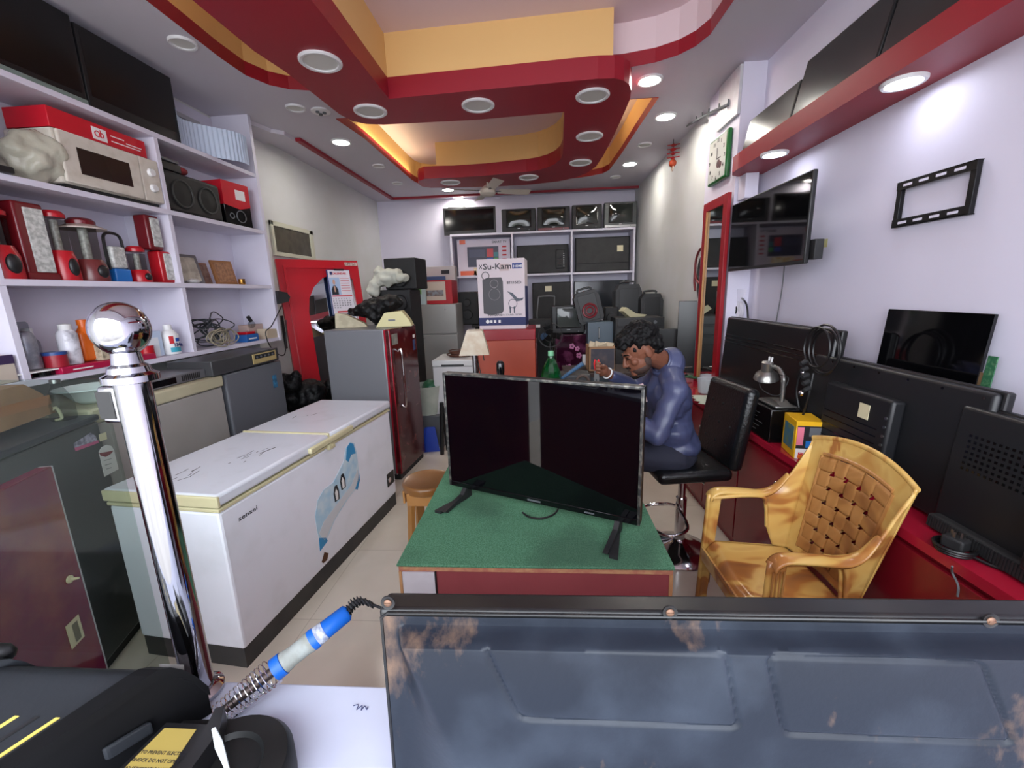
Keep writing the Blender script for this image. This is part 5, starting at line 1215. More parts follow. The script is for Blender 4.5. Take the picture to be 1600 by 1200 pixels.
# lamp like white head on aluminium post
t = thing('floor_lamp', 'aluminium post carrying a dirty white tapered lamp head', 'lamp', (P(742, 560, Y=3.5).x, 3.5, 0), rad(12))
X, z, w, h = front(722, 516, 768, 553, 3.5)
MB().cyl((0, 0, .03), (0, 0, z + .02), .022, seg=20).build('pole', mat('aluminium', (176, 176, 180), .25, 1.0), t)
hd = MB().prism([(-w / 2, 0), (w / 2, 0), (w * .30, h), (-w * .22, h)], -.09, .10, 'xz').build('lamp_head', mat('dirty_white_lamp', (206, 196, 176), .5, var=(14, .5, (180, 150, 120))), t)
hd.location = (0, 0, z); hd.rotation_euler = (0, 0, rad(-6))
pt = MB()
for k in range(6): pt.box(w * .30 + .005, w * .5 + .01, -.06 + k * .025, -.045 + k * .025, h * .25, h * .75)
MB().tube([(.01, .02, z), (.03, .0, z - .10), (.05, 0, z - .2)], .004, 6).build('cord', BLK, t)
MB().tube([(.07, .0, z), (.075, .0, z - .06)], .004, 6).build('pull_cord', BLK, t)
MB().lathe([(.12, 0), (.12, .015), (.03, .03)], 28).build('base', GREY, t)
X, z, w, h = front(777, 558, 788, 590, 2.6)
# ceiling fan
p = P(762, 300, Z=2.85)
FN = mat('fan_cream', (206, 198, 184), .35)
t = thing('ceiling_fan', 'cream ceiling fan with four blades near the rear wall', 'fan', (p.x, p.y, 0))
MB().cyl((0, 0, 2.93), (0, 0, 3.1), .012).build('down_rod', FN, t)
MB().lathe([(.03, 3.04), (.05, 3.09), (.05, 3.1), (.0005, 3.1)], 20).build('canopy', mat('fan_red_brown', (120, 60, 50), .4), t)
MB().lathe([(.0005, 2.80), (.07, 2.805), (.10, 2.83), (.10, 2.87), (.06, 2.91), (.03, 2.93), (.0005, 2.94)], 28).build('motor_housing', FN, t)
for k in range(4):
    m = TR(0, 0, 2.86, rz=rad(20 + 90 * k))
    b_ = MB().grid(lambda u, v: (.14 + .42 * u, (v - .5) * (.10 + .03 * u), .006 - .03 * (v - .5)), 10, 3, m=m).grid(lambda u, v: (.14 + .42 * u, (.5 - v) * (.10 + .03 * u), .002 + .03 * (v - .5)), 10, 3, m=m)
    b_.build('blade', FN, t); MB().box(.08, .17, -.015, .015, -.002, .004, m=m).build('blade_arm', GREY, t)
# ================================================================== CENTRE TABLE WITH GREEN CARPET AND TELEVISION
ZT = 0.68
TA, TBp, TC_, TD = P(622, 880, Z=ZT), P(1053, 887, Z=ZT), None, None
xl, xr, yf, yb_ = TA.x, TBp.x, 1.302, 2.20
t = thing('display_table', 'low box table with bright green carpet top and maroon front', 'table', (0, 0, 0))
GRN = mat('green_carpet', (80, 128, 98), 0.95, var=(210, .75, (118, 168, 136), .52), bump=(420, .7), spec=.1)
nt = GRN.node_tree; bs = nt.nodes['Principled BSDF']; src = bs.inputs['Base Color'].links[0].from_socket
n = nt.nodes.new('ShaderNodeTexNoise'); n.inputs['Scale'].default_value = 3.2; n.inputs['Detail'].default_value = 7
mr = nt.nodes.new('ShaderNodeMapRange'); mr.inputs['From Min'].default_value = .5; mr.inputs['From Max'].default_value = .68; mr.inputs['To Max'].default_value = .6
x = nt.nodes.new('ShaderNodeMix'); x.data_type = 'RGBA'; x.inputs['B'].default_value = rgb((70, 98, 80)); tc = nt.nodes.new('ShaderNodeTexCoord')
nt.links.new(tc.outputs['Object'], n.inputs['Vector']); nt.links.new(n.outputs['Fac'], mr.inputs[0]); nt.links.new(mr.outputs[0], x.inputs['Factor'])
nt.links.new(src, x.inputs['A']); nt.links.new(x.outputs['Result'], bs.inputs['Base Color'])
def cedge(u, v):
    return (xl - .004 + (xr - xl + .008) * u, yf - .004 + (yb_ - yf + .008) * v, ZT + .0015 * math.sin(u * 40) * math.sin(v * 31) * .4)
cp = MB().box(xl - .005, xr + .005, yf - .006, yb_ + .005, ZT - .010, ZT, .004)
cp.build('carpet_top', GRN, t, label='worn green carpet top')
MAR = mat('maroon_panel', (136, 62, 66), 0.5, var=(6, .4, (120, 50, 56)))
MB().box(xl + .004, xr - .004, yf + .004, yb_, 0.0, ZT - .030).build('body', MAR, t)
MB().box(xl, xr, yf, yf + .02, ZT - .030, ZT - .0105, .002).build('top_edge', mat('worn_wood_edge', (168, 104, 84), .6, var=(30, .8, (190, 146, 104))), t, label='worn wooden front edge')
MB().box(xl, xl + .010, yf - .001, yf + .012, 0, ZT - .031).box(xr - .012, xr, yf - .001, yf + .012, 0, ZT - .031).build('side_strip', WOODL, t, kind='stuff')
MB().box(xl + .012, xl + .128, yf - .002, yf + .004, 0.05, ZT - .034).build('white_panel', mat('scuffed_white', (198, 190, 196), .5, var=(9, .5, (176, 166, 172))), t, label='scuffed white patch panel')
MB().box(xl + .129, xl + .134, yf - .0025, yf + .004, 0.05, ZT - .032).build('panel_gap', BLK, t)
a, b = P(703, 757, Z=ZT + .05), P(1000, 822, Z=ZT + .05)
d = b - a; w = d.length; rzt = math.atan2(d.y, d.x); c = (a + b) / 2
t = thing('television', 'flat television with scuffed silver edge standing on the green table', 'television', (c.x, c.y, ZT), rzt)
SH = 0.535
EDG = mat('scuffed_grey_edge', (62, 62, 62), .35, .5, var=(40, .8, (140, 136, 126), .58))
MB().box(-w / 2, w / 2, .006, .040, .05, .05 + SH, .006).build('rear_housing', BLK, t)
fr = MB().box(-w / 2, -w / 2 + .012, -.004, .008, .05, .05 + SH, .003).box(w / 2 - .012, w / 2, -.004, .008, .05, .05 + SH, .003).box(-w / 2, w / 2, -.004, .008, .05 + SH - .012, .05 + SH, .003)
fr.build('bezel', EDG, t, label='scuffed grey metal edge')
MB().box(-w / 2 + .010, w / 2 - .010, -.004, .008, .05, .075, .003).build('lower_bezel', BLKG, t)
MB().box(-w / 2 + .012, w / 2 - .012, -.001, .006, .075, .05 + SH - .012).build('screen', mat('tv_screen_gloss', (5, 4, 7), 0.03), t)
MB().box(-.03, .03, -.0052, -.0038, .058, .066).build('maker_plate', GREY, t)
MB().box(.22, .26, -.0052, -.0038, .058, .064).build('small_sticker', GREY, t)
for sx in (-1, 1):
    xx = sx * (w / 2 - .085)
    MB().prism([(xx - .012, -.002), (xx + .012, -.002), (xx + sx * .03 + .016, -.17), (xx + sx * .03 - .016, -.17)], 0.0, .012, 'xy').prism([(xx - .012, -.002), (xx + .012, -.002), (xx + .012, .035), (xx - .012, .035)], 0.0, .055, 'xy').prism([(-.15, .002), (-.17, .014), (-.03, .03), (.0, .055), (.0, .012)], xx - .010, xx + .010, 'yz').build('leg', BLKM, t)
tag(MB().tube([Vector(c) + Vector(q) for q in ((-.05, -.02, .012), (-.02, -.05, .008), (.03, -.06, .008), (.08, -.03, .01), (.1, .02, .02), (.05, .06, .03))], .004, 6, sub=5).build('power_cable', BLK), 'thin black cable curled under the television on green table', 'cable', loc=(0, 0, -.045))
# brown plastic stool
p = P(668, 748, Z=.45)
BP = mat('brown_plastic', (132, 88, 44), 0.28, var=(4, .4, (112, 72, 36)))
t = thing('plastic_stool', 'brown moulded plastic stool partly hidden beside the green table', 'stool', (p.x, p.y, 0))
MB().lathe([(.0005, .445), (.135, .445), (.15, .45), (.158, .444), (.162, .43), (.158, .40), (.15, .395), (.0005, .42)], 40).build('seat', BP, t)
for k in range(4):
    a = rad(45 + 90 * k); b2 = MB().prism([(-.028, .0), (.028, 0), (.026, .40), (-.026, .40)], -.012, .012, 'xz', m=TR(.15 * math.cos(a), .15 * math.sin(a), 0, rz=a + PI / 2) @ rotm(rad(-4), 0, 0)); b2.build('leg', mat('light_brown_plastic', (170, 118, 62), .3), t)
for k in range(4):
    a = rad(90 * k); MB().box(-.10, .10, -.006, .006, .33, .41, m=TR(.13 * math.cos(a), .13 * math.sin(a), 0, rz=a + PI / 2)).build('apron', mat('light_brown_plastic'), t)
# ================================================================== MOULDED WOOD GRAIN PLASTIC ARMCHAIR
CH = bpy.data.materials.new('marbled_yellow_plastic'); CH.use_nodes = True; nt = CH.node_tree; bs = nt.nodes['Principled BSDF']
bs.inputs['Roughness'].default_value = .22
tc = nt.nodes.new('ShaderNodeTexCoord'); mp = nt.nodes.new('ShaderNodeMapping'); mp.inputs['Scale'].default_value = (1.9, .7, 1.5); mp.inputs['Rotation'].default_value = (.3, .5, .4)
nn = nt.nodes.new('ShaderNodeTexNoise'); nn.inputs['Scale'].default_value = 2.6; nn.inputs['Detail'].default_value = 2.0; nn.inputs['Distortion'].default_value = 1.6
cr = nt.nodes.new('ShaderNodeValToRGB'); e = cr.color_ramp.elements
e[0].position = .30; e[0].color = rgb((150, 100, 60)); e[1].position = .72; e[1].color = rgb((190, 138, 72))
q = cr.color_ramp.elements.new(.47); q.color = rgb((212, 168, 92)); q = cr.color_ramp.elements.new(.56); q.color = rgb((218, 180, 104)); q = cr.color_ramp.elements.new(.41); q.color = rgb((176, 116, 60))
nt.links.new(tc.outputs['Object'], mp.inputs[0]); nt.links.new(mp.outputs[0], nn.inputs['Vector']); nt.links.new(nn.outputs['Fac'], cr.inputs[0]); nt.links.new(cr.outputs[0], bs.inputs['Base Color'])
CH2 = CH.copy(); CH2.name = 'marbled_brown_plastic'
e = CH2.node_tree.nodes['Color Ramp'].color_ramp.elements
for k_, c_ in enumerate(((134, 86, 48), (156, 106, 60), (176, 124, 70), (186, 134, 78), (166, 116, 66))): e[k_].color = rgb(c_)
ch = thing('plastic_armchair', 'marbled yellow brown plastic armchair with basket weave back by the counter', 'chair', (0.972, 1.60, 0), rad(-88))
ch.scale = (.965, .80, 1.045)
def solid(o, th, off=0):
    md = o.modifiers.new('thickness', 'SOLIDIFY'); md.thickness = th; md.offset = off; return o
def Bk(u, v):
    x = u * (.212 + .052 * v); y = .155 + .125 * v + .036 * (1 - u * u); z = .42 + .475 * v + .045 * v * v * (1 - u * u)
    return Vector((x, y, z))
U0, V0, V1 = .70, .07, .86
m = MB().grid(lambda a, b: Bk(2 * a - 1, b), 60, 60, hole=lambda a, b: abs(2 * a - 1) < U0 and V0 < b < V1)
solid(m.build('back_surround', CH, ch), .012)
NX, NZ = 5, 7
def wv(a, b):
    u = -U0 + 2 * U0 * a; v = V0 + (V1 - V0) * b
    p = Bk(u, v); i, j = min(NX - 1, int(a * NX)), min(NZ - 1, int(b * NZ)); fa, fb = a * NX - i, b * NZ - j
    vert = (i // 1 + j) % 2
    t_ = fa if vert else fb; k = fb if vert else fa
    h = .020 * (1 - abs(2 * t_ - 1) ** 7) - .0015 * (2 * k - 1) ** 2
    return p + Vector((0, -h + .007, 0))
def wh(a, b):
    A, B = a * NX, b * NZ; ia, ib = round(A), round(B)
    return abs(A - ia) < .17 and abs(B - ib) < .15 and 0 < ia < NX and 0 < ib < NZ
solid(MB().grid(wv, 180, 192, hole=wh).build('woven_panel', CH2, ch, label='darker basket weave panel'), .005)
for s in (-1, 1):   # ribs round the panel
    MB().tube([Bk(s * (U0 + .02), V0 + (V1 - V0) * k / 12) + Vector((0, -.006, 0)) for k in range(13)], .008, 8).build('panel_rib', CH2, ch)
MB().tube([Bk(-U0 + 2 * U0 * k / 12, V1 + .015) + Vector((0, -.006, 0)) for k in range(13)], .008, 8).build('panel_rib', CH2, ch)
MB().tube([Bk(-1 + 2 * k / 24, 1) for k in range(25)], .011, 10).build('top_roll', CH, ch)
def St(a, b):
    x = (2 * a - 1) * (.250 - .03 * b); y = -.265 + .43 * b
    z = .425 - .018 * b - .02 * (1 - (2 * a - 1) ** 2) * math.sin(b * PI)
    if b < .14: z -= .05 * ((.14 - b) / .14) ** 2
    return (x, y - .03 * (1 - (2 * a - 1) ** 2) * (1 - b), z)
solid(MB().grid(St, 40, 40).build('seat', CH, ch), .012)
for s in (-1, 1):
    x = s * .262
    C1 = smooth_path([Vector(q) for q in ((x * .9, .10, .41), (x * .97, .065, .50), (x, .05, .59), (x, .03, .65), (x * 1.02, .10, .672), (x * 1.0, .17, .73), (x * .985, .225, .81))] + [Bk(s * 1.0, .97)], 5)
    C2 = smooth_path([Bk(s * .97, v) for v in (0, .14, .28, .42, .55, .68, .82, .97)], 5)
    def wing(a, b, C1=C1, C2=C2):
        k = min(len(C1) - 1, int(round(b * (len(C1) - 1)))); p, q = C1[k], C2[min(k, len(C2) - 1)]; r_ = p.lerp(q, a); return r_
    solid(MB().grid(wing, 6, len(C1) - 1).build('side_wing', CH, ch), .012)
    pts = smooth_path([Vector(q) for q in ((x, -.262, .635), (x, -.245, .655), (x, -.20, .668), (x, -.08, .663), (x, .02, .655), (x * 1.01, .10, .675), (x * .995, .165, .735))], 6)
    def armf(a, b, pts=pts, s=s):
        k = min(len(pts) - 1, int(round(b * (len(pts) - 1)))); p = pts[k]; wd = .031 if b < .7 else .031 - .020 * (b - .7) / .3
        o = (a - .5) * 2; return (p.x + o * wd, p.y, p.z - .010 * o * o)
    solid(MB().grid(armf, 8, len(pts) - 1).build('armrest', CH, ch), .014)
    MB().tube([(x - s * .028, -.255, .640), (x - s * .029, -.10, .650), (x - s * .028, .02, .643), (x - s * .02, .045, .60), (x - s * .02, .06, .50)], .008, 8, sub=5).build('arm_edge', CH, ch)
    lg = MB()
    def legf(a, b, x=x, s=s):
        z = .648 * b; w_ = .026 + .012 * b; o = (a - .5) * 2
        yy = -.275 + .038 * b; return (x + s * .012 * (1 - b) + s * (-.012 * o * o), yy + o * w_, z)
    solid(MB().grid(legf, 8, 16).build('front_leg', CH, ch), .018)
    for k in range(4): MB().tube([(x + s * .014, -.268 + .016 * k, .20), (x + s * .012, -.262 + .016 * k, .62)], .0035, 6).build('leg_fluting', CH2, ch)
    solid(MB().grid(lambda a, b, x=x, s=s: (x + s * .010 * (1 - b) - s * (.012 * ((a - .5) * 2) ** 2), .17 + .05 * (1 - b) + (a - .5) * .06, .44 * b), 8, 12).build('rear_leg', CH, ch), .016)
    solid(MB().add([(x * .97, -.25, .425), (x * .95, .16, .40), (x * .95, .16, .33), (x * .97, -.25, .345)], [(0, 1, 2, 3)]).build('side_rail', CH, ch), .010)
solid(MB().add([(-.245, -.29, .40), (.245, -.29, .40), (.245, -.285, .335), (-.245, -.285, .335)], [(0, 1, 2, 3)]).build('front_rail', CH, ch), .010)
# ================================================================== BAR STOOL
LE = mat('black_leatherette', (16, 17, 19), 0.28, bump=(90, .25))
t = thing('bar_stool', 'black tufted leatherette bar stool on chrome pedestal', 'stool', (.83, 2.43, 0), rad(-82))
MB().lathe([(.0005, 0), (.20, 0), (.205, .006), (.19, .02), (.12, .045), (.05, .075), (.035, .09), (.0005, .09)], 48).build('pedestal_base', mat('dark_chrome', (190, 190, 194), .10, 1.0), t)
MB().cyl((0, 0, .09), (0, 0, .36), .032).cyl((0, 0, .36), (0, 0, .545), .022).build('column', CHR, t)
MB().tube([(.0, -.02, .30), (-.15, -.03, .24), (-.17, -.16, .22), (0, -.22, .22), (.17, -.16, .22), (.15, -.03, .24), (0, -.02, .30)], .011, 10, sub=6).build('foot_ring', CHR, t)
MB().cyl((.02, 0, .53), (.16, .05, .52), .005).build('lift_lever', CHR, t)
st = MB().box(-.205, .205, -.23, .19, .54, .61, .03, 4); st.build('seat', LE, t)
bk_ = MB().box(-.205, .205, .0, .075, 0.0, .47, .032, 4, m=TR(0, .165, .60, rx=rad(-9)))
bk_.build('backrest', LE, t)
bt = MB()
for i in range(3):
    for j in range(3): MB().sph((-.11 + .11 * i, -.14 + .11 * j, .611), (.009, .009, .004), 10, 6).build('seat_button', BLK, t)
for i in range(3):
    for j in range(3):
        MB().sph((0, 0, 0), (.009, .004, .009), 10, 6, m=TR(-.11 + .11 * i, .165 + .0, .60, rx=rad(-9)) @ TR(0, -.002, .12 + .11 * j)).build('back_button', BLK, t)
# ================================================================== WORK BENCH, BOTTLE, TOOLS
BH = .925
t = thing('work_bench', 'plain wooden work bench behind the television where the man works', 'bench', (0, 0, 0))
MB().box(-.48, .50, 2.225, 2.76, BH - .03, BH, .003).build('bench_top', mat('bench_wood', (120, 88, 60), .6, var=(9, .5, (96, 70, 48))), t)
for x in (-.45, .46):
    for y_ in (2.25, 2.73): MB().box(x - .02, x + .02, y_ - .02, y_ + .02, 0, BH - .031).build('leg', mat('bench_wood'), t)
GB_ = mat('green_bottle_plastic', (20, 120, 60), 0.08, trans=.85)
p = P(861, 585, Y=2.40)
t = thing('drink_bottle', 'green plastic drink bottle with ribbed shoulders on the work bench', 'bottle', (p.x, 2.40, BH + .001))
MB().lathe([(.0005, .004), (.045, 0), (.054, .015), (.054, .17), (.056, .20), (.050, .235), (.034, .275), (.017, .305), (.014, .315), (.014, .33)], 10, smooth=False).build('bottle_body', GB_, t)
MB().lathe([(.0165, .318), (.0165, .345), (.0005, .347)], 18).build('cap', mat('pale_green_cap', (110, 170, 130), .4), t)
MB().lathe([(.0005, .006), (.05, .008), (.05, .20), (.0005, .20)], 20).build('drink', mat('green_drink', (30, 190, 80), .1, trans=.7), t)
p = P(782, 578, Y=2.45)
t = thing('torch', 'slim black torch standing on the work bench left of green bottle', 'torch', (p.x, 2.45, BH + .001))
MB().lathe([(.0005, 0), (.018, 0), (.02, .02), (.02, .20), (.024, .225), (.024, .27), (.015, .285), (.0005, .286)], 20).build('torch_body', BLKG, t)
p = P(905, 585, Y=2.30)
t = thing('hot_air_tool', 'grey and blue soldering tool resting on small black machine', 'tool', (p.x, 2.50, BH + .001), 0)
MB().box(-.10, .08, -.07, .08, 0, .20, .015).build('machine_body', BLKM, t)
MB().torus((.03, -.075, .16), .035, .008, 'y', 20, 8).build('dial_ring', mat('brown_dial', (70, 56, 48), .5), t)
MB().cyl((-.10, -.06, .17), (.03, -.10, .27), .009, .013).cyl((-.15, -.045, .13), (-.10, -.06, .17), .004, .006).build('tool_handle', mat('dull_blue', (60, 90, 120), .4), t)
t = thing('repair_board', 'pinkish white circuit panel raised on the bench before the man', 'circuit board', tuple(P(984, 604, Y=2.27)), rad(8))
MB().box(-.10, .06, -.05, .05, -.10, -.0, .004, m=rotm(rad(-20), rad(-8), 0)).build('panel', mat('pink_white_panel', (206, 176, 176), .5), t)
MB().box(-.06, .03, -.04, .04, -(P(988, 603, Y=2.3).z - BH) + .002, -.09).build('support_block', GREY, t)
# ================================================================== THE WORKER
SK = mat('brown_skin', (118, 74, 56), .5, var=(18, .25, (104, 62, 46)), spec=.3)
HAIR = mat('black_hair', (7, 6, 7), .62, bump=(90, .6), spec=.25)
SHIRT = mat('blue_satin_shirt', (66, 72, 104), .40, bump=(7, .35))
JEAN = mat('dark_navy_trousers', (34, 36, 52), .8)
V = Vector
hd_c = P(1001, 549, Y=2.36)
HM = Matrix.Translation(hd_c) @ rotm(0, 0, rad(-80)) @ rotm(rad(27), 0, 0) @ Matrix.Scale(1.05, 4)
def hp(x, y, z): return HM @ V((x, y, z))
hip = P(1052, 700, Y=2.44); neck = P(1043, 571, Y=2.45); chest = P(1043, 622, Y=2.45); belly = P(1047, 672, Y=2.44)
shL = P(1055, 612, Y=2.25); shR = P(1018, 600, Y=2.62)
elL = P(1026, 682, Y=2.16); wrL = V((.42, 2.25, BH + .05))
elR = P(990, 606, Y=2.66); wrR = P(949, 583, Y=2.50)
hnR = P(936, 575, Y=2.46)
kneeL = V((.33, 2.30, .70)); kneeR = V((.33, 2.62, .70)); ankL = V((.50, 2.26, .31)); ankR = V((.50, 2.62, .31))
body = [('s', (0, .012, .03), (.073, .093, .092), HM), ('s', (0, -.030, -.045), (.056, .064, .062), HM), ('s', (0, -.078, -.088), (.024, .018, .018), HM),
        ('c', hp(0, -.090, .012), hp(0, -.108, -.028), .008, .013), ('s', (.011, -.100, -.031), (.008, .009, .007), HM), ('s', (-.011, -.100, -.031), (.008, .009, .007), HM),
        ('s', (0, -.082, .024), (.052, .012, .010), HM), ('s', (0, -.090, -.052), (.023, .010, .0055), HM), ('s', (0, -.087, -.063), (.021, .010, .006), HM),
        ('s', (.036, -.062, -.022), (.022, .020, .02), HM), ('s', (-.036, -.062, -.022), (.022, .020, .02), HM),
        ('s', (.076, .012, -.002), (.007, .018, .03), HM), ('s', (-.076, .012, -.002), (.007, .018, .03), HM), ('s', (.028, -.074, .008), (.014, .012, .009), HM), ('s', (-.028, -.074, .008), (.014, .012, .009), HM),
        ('c', hp(0, .035, -.04), neck + V((-.01, 0, .02)), .055, .060), ('c', neck, chest, .06, .11), ('c', chest, belly, .11, .11), ('c', belly, hip, .11, .13),
        ('c', neck + V((0, -.03, -.03)), shL, .05, .05), ('c', neck + V((0, .03, -.03)), shR, .05, .05),
        ('c', shL, elL, .045, .038), ('c', elL, wrL, .038, .024), ('c', shR, elR, .045, .038), ('c', elR, wrR, .036, .026),
        ('c', hip + V((0, -.08, -.03)), kneeL, .085, .055), ('c', hip + V((0, .08, -.03)), kneeR, .085, .055), ('c', kneeL, ankL, .055, .035), ('c', kneeR, ankR, .055, .035),
        ('c', ankL + V((.02, 0, -.03)), ankL + V((-.14, 0, -.05)), .032, .024), ('c', ankR + V((.02, 0, -.03)), ankR + V((-.14, 0, -.05)), .032, .024)]
# right hand: palm with five bent fingers closed on the pliers
ax = (hnR - wrR).normalized(); side_ = V((0, 0, 1)).cross(ax).normalized(); upv = ax.cross(side_)
pal = wrR + ax * .045
body += [('c', wrR, pal, .024, .026), ('s', tuple(pal), (.036, .024, .036))]
grip = hnR + V((-.012, -.020, .0))
for k, (dz, ln) in enumerate(((.028, .95), (.009, 1.0), (-.010, .97), (-.028, .82))):
    k0 = pal + ax * .030 + V((0, .004, dz)); k1 = k0 + (ax * .030 + V((0, -.006, 0))) * ln; k2 = k1 + V((-.002, -.028, -.003)) * ln; k3 = k2 + V((.020, -.010, -.002)) * ln
    body += [('c', k0, k1, .0095, .009), ('c', k1, k2, .0088, .008), ('c', k2, k3, .008, .007)]
t0 = pal + V((.004, -.016, .018)); t1 = t0 + V((-.018, -.022, .010)); t2 = t1 + V((-.020, -.012, .0))
body += [('c', t0, t1, .012, .010), ('c', t1, t2, .010, .008)]
# left hand resting on the bench
ax2 = V((-1, .15, -.1)).normalized(); p2 = wrL + ax2 * .045
body += [('c', wrL, p2, .022, .026)]
for k in range(4):
    f0 = p2 + ax2 * .02 + V((0, -.027 + .018 * k, 0)); f1 = f0 + ax2 * (.035 - .004 * abs(k - 1.5)) + V((0, 0, .004)); f2 = f1 + ax2 * .022 + V((0, 0, -.016))
    body += [('c', f0, f1, .0088, .008), ('c', f1, f2, .008, .0068)]
body += [('c', p2 + V((0, -.03, 0)), p2 + V((-.03, -.05, -.004)), .010, .008)]
pb = blob('body', body, .0042, SK, None, smooth=3)
man = thing('person', 'man in blue shirt bent over his repair work on the bar stool, holding red pliers', 'person', (hip.x, hip.y, 0))
def adopt(o): o.parent = man; o.matrix_parent_inverse = Matrix.Translation((-hip.x, -hip.y, 0)); return o
adopt(pb)
hair = [('s', (0, .030, .062), (.086, .100, .080), HM), ('s', (0, .070, .02), (.078, .055, .075), HM), ('s', (0, -.045, .098), (.068, .055, .040), HM), ('s', (.02, -.082, .082), (.034, .022, .026), HM), ('s', (-.03, -.078, .080), (.034, .022, .024), HM), ('s', (0, .02, .12), (.06, .07, .04), HM), ('s', (-.05, .05, .09), (.04, .05, .05), HM), ('s', (.05, .05, .09), (.04, .05, .05), HM)]
adopt(blob('hair', hair, .006, HAIR, None, smooth=1, disp=(.016, 42), label='thick tousled black hair'))
adopt(blob('beard', [('s', (0, -.032, -.072), (.0555, .058, .040), HM), ('s', (.050, -.002, -.045), (.010, .020, .030), HM), ('s', (-.050, -.002, -.045), (.010, .020, .030), HM)], .005, mat('stubble', (44, 30, 26), .7, var=(160, .8, (74, 50, 40))), None, smooth=1, label='short dark beard'))
ms = MB().tube([hp(-.026, -.094, -.047), hp(-.012, -.104, -.041), hp(0, -.106, -.042), hp(.012, -.104, -.041), hp(.026, -.094, -.047)], .004, 8, sub=3); adopt(ms.build('moustache', HAIR))
for s in (-1, 1):
    adopt(MB().tube([hp(s * .046, -.079, .026), hp(s * .028, -.091, .031), hp(s * .012, -.093, .027)], .004, 6, sub=3).build('eyebrow', HAIR))
    adopt(MB().sph((s * .028, -.084, .008), (.011, .006, .0055), m=HM).build('eye', mat('eye_dark', (24, 18, 16), .2)))
shirt = [('c', neck + V((.005, 0, -.02)), chest, .078, .135), ('s', tuple(chest + V((0, 0, 0))), (.125, .185, .13)), ('c', chest, belly, .130, .128), ('s', tuple(belly), (.125, .165, .12)), ('c', belly, hip + V((0, 0, .03)), .130, .140), ('s', tuple(hip + V((.01, 0, .03))), (.135, .165, .08)),
         ('c', neck + V((0, -.05, -.03)), shL, .065, .070), ('c', neck + V((0, .05, -.03)), shR, .065, .068),
         ('c', shL, elL, .066, .054), ('c', elL, elL.lerp(wrL, .8), .054, .040), ('c', shR, elR, .062, .052), ('c', elR, elR.lerp(wrR, .82), .052, .036)]
so = blob('shirt', shirt, .007, SHIRT, None, smooth=4, label='shiny slate blue shirt')
for v_ in so.data.vertices:   # cloth folds
    c_ = v_.co; v_.co += v_.normal * (.006 * math.sin(c_.z * 62 + c_.x * 30 + 5 * noise.noise(c_ * 7)) * (.4 + noise.noise(c_ * 5)) + .006 * noise.noise(c_ * 16))
adopt(so)
nb = neck.lerp(hp(0, .035, -.04), .30); nd = (hp(0, .035, -.04) - neck).normalized(); n1 = V((-1, 0, 0)); n1 = (n1 - nd * n1.dot(nd)).normalized(); n2 = nd.cross(n1)
cb_ = MB()
def colf(a, b):
    t = 2 * PI * a; r = .066 + .030 * (1 - b); return neck + nd * (-.035 + .105 * b + .012 * math.cos(t + PI)) + (n1 * math.cos(t) + n2 * math.sin(t)) * r
cb_.grid(colf, 32, 6)
def colo(a, b):
    t = 2 * PI * (.08 + .84 * a); r = .071 + .036 * (1 - b); return neck + nd * (.072 - .060 * (1 - b) - .018 * abs(2 * a - 1) ** 4 * (1 - b)) + (n1 * math.cos(t) + n2 * math.sin(t)) * r
cb_.grid(colo, 32, 5)
solid(adopt(cb_.build('shirt_collar', SHIRT)), .004)
tr = [('s', tuple(hip + V((-.01, 0, -.03))), (.14, .17, .09)), ('c', hip + V((-.02, -.085, -.03)), kneeL, .098, .068), ('c', hip + V((-.02, .085, -.03)), kneeR, .098, .068), ('c', kneeL, ankL, .068, .052), ('c', kneeR, ankR, .068, .052)]
adopt(blob('trousers', tr, .009, JEAN, None, smooth=3, disp=(.006, 12)))
for a_ in (ankL, ankR):
    adopt(blob('shoe', [('c', a_ + V((.03, 0, -.045)), a_ + V((-.15, 0, -.065)), .040, .032), ('b', (a_.x - .18, a_.x + .07, a_.y - .036, a_.y + .036, a_.z - .10, a_.z - .08), .006)], .007, BLKM, None, smooth=2))
bd = MB(); axb = (wrR - elR).normalized(); o1 = axb.orthogonal().normalized(); o2 = axb.cross(o1); cW = wrR - axb * .0
bd.tube([cW + (o1 * math.cos(k * PI / 12) + o2 * math.sin(k * PI / 12)) * .031 for k in range(24)], .0045, 8, closed=True)
adopt(bd.build('bracelet', WHT, label='white band on the right wrist'))
t = thing('pliers', 'red handled pliers held upright in the hand of the man', 'pliers', tuple(hnR + V((-.016, -.018, 0))), rad(-4))
MB().prism([(-.012, -.01), (-.018, .03), (-.012, .055), (-.005, .05), (-.003, -.01)], -.006, .006, 'xz').prism([(.012, -.01), (.018, .03), (.012, .055), (.005, .05), (.003, -.01)], -.006, .006, 'xz').build('handles', mat('bright_red_grip', (206, 20, 34), .3), t, label='red handle grips')
MB().prism([(-.012, -.01), (.012, -.01), (.016, -.06), (.006, -.105), (.002, -.06), (-.002, -.06), (-.006, -.105), (-.016, -.06)], -.004, .004, 'xz').build('jaws', STEEL, t)
# ================================================================== RIGHT WALL
def rside(px0, py0, px1, py1, X): return side(px0, py0, px1, py1, X)
R90 = rad(-90)
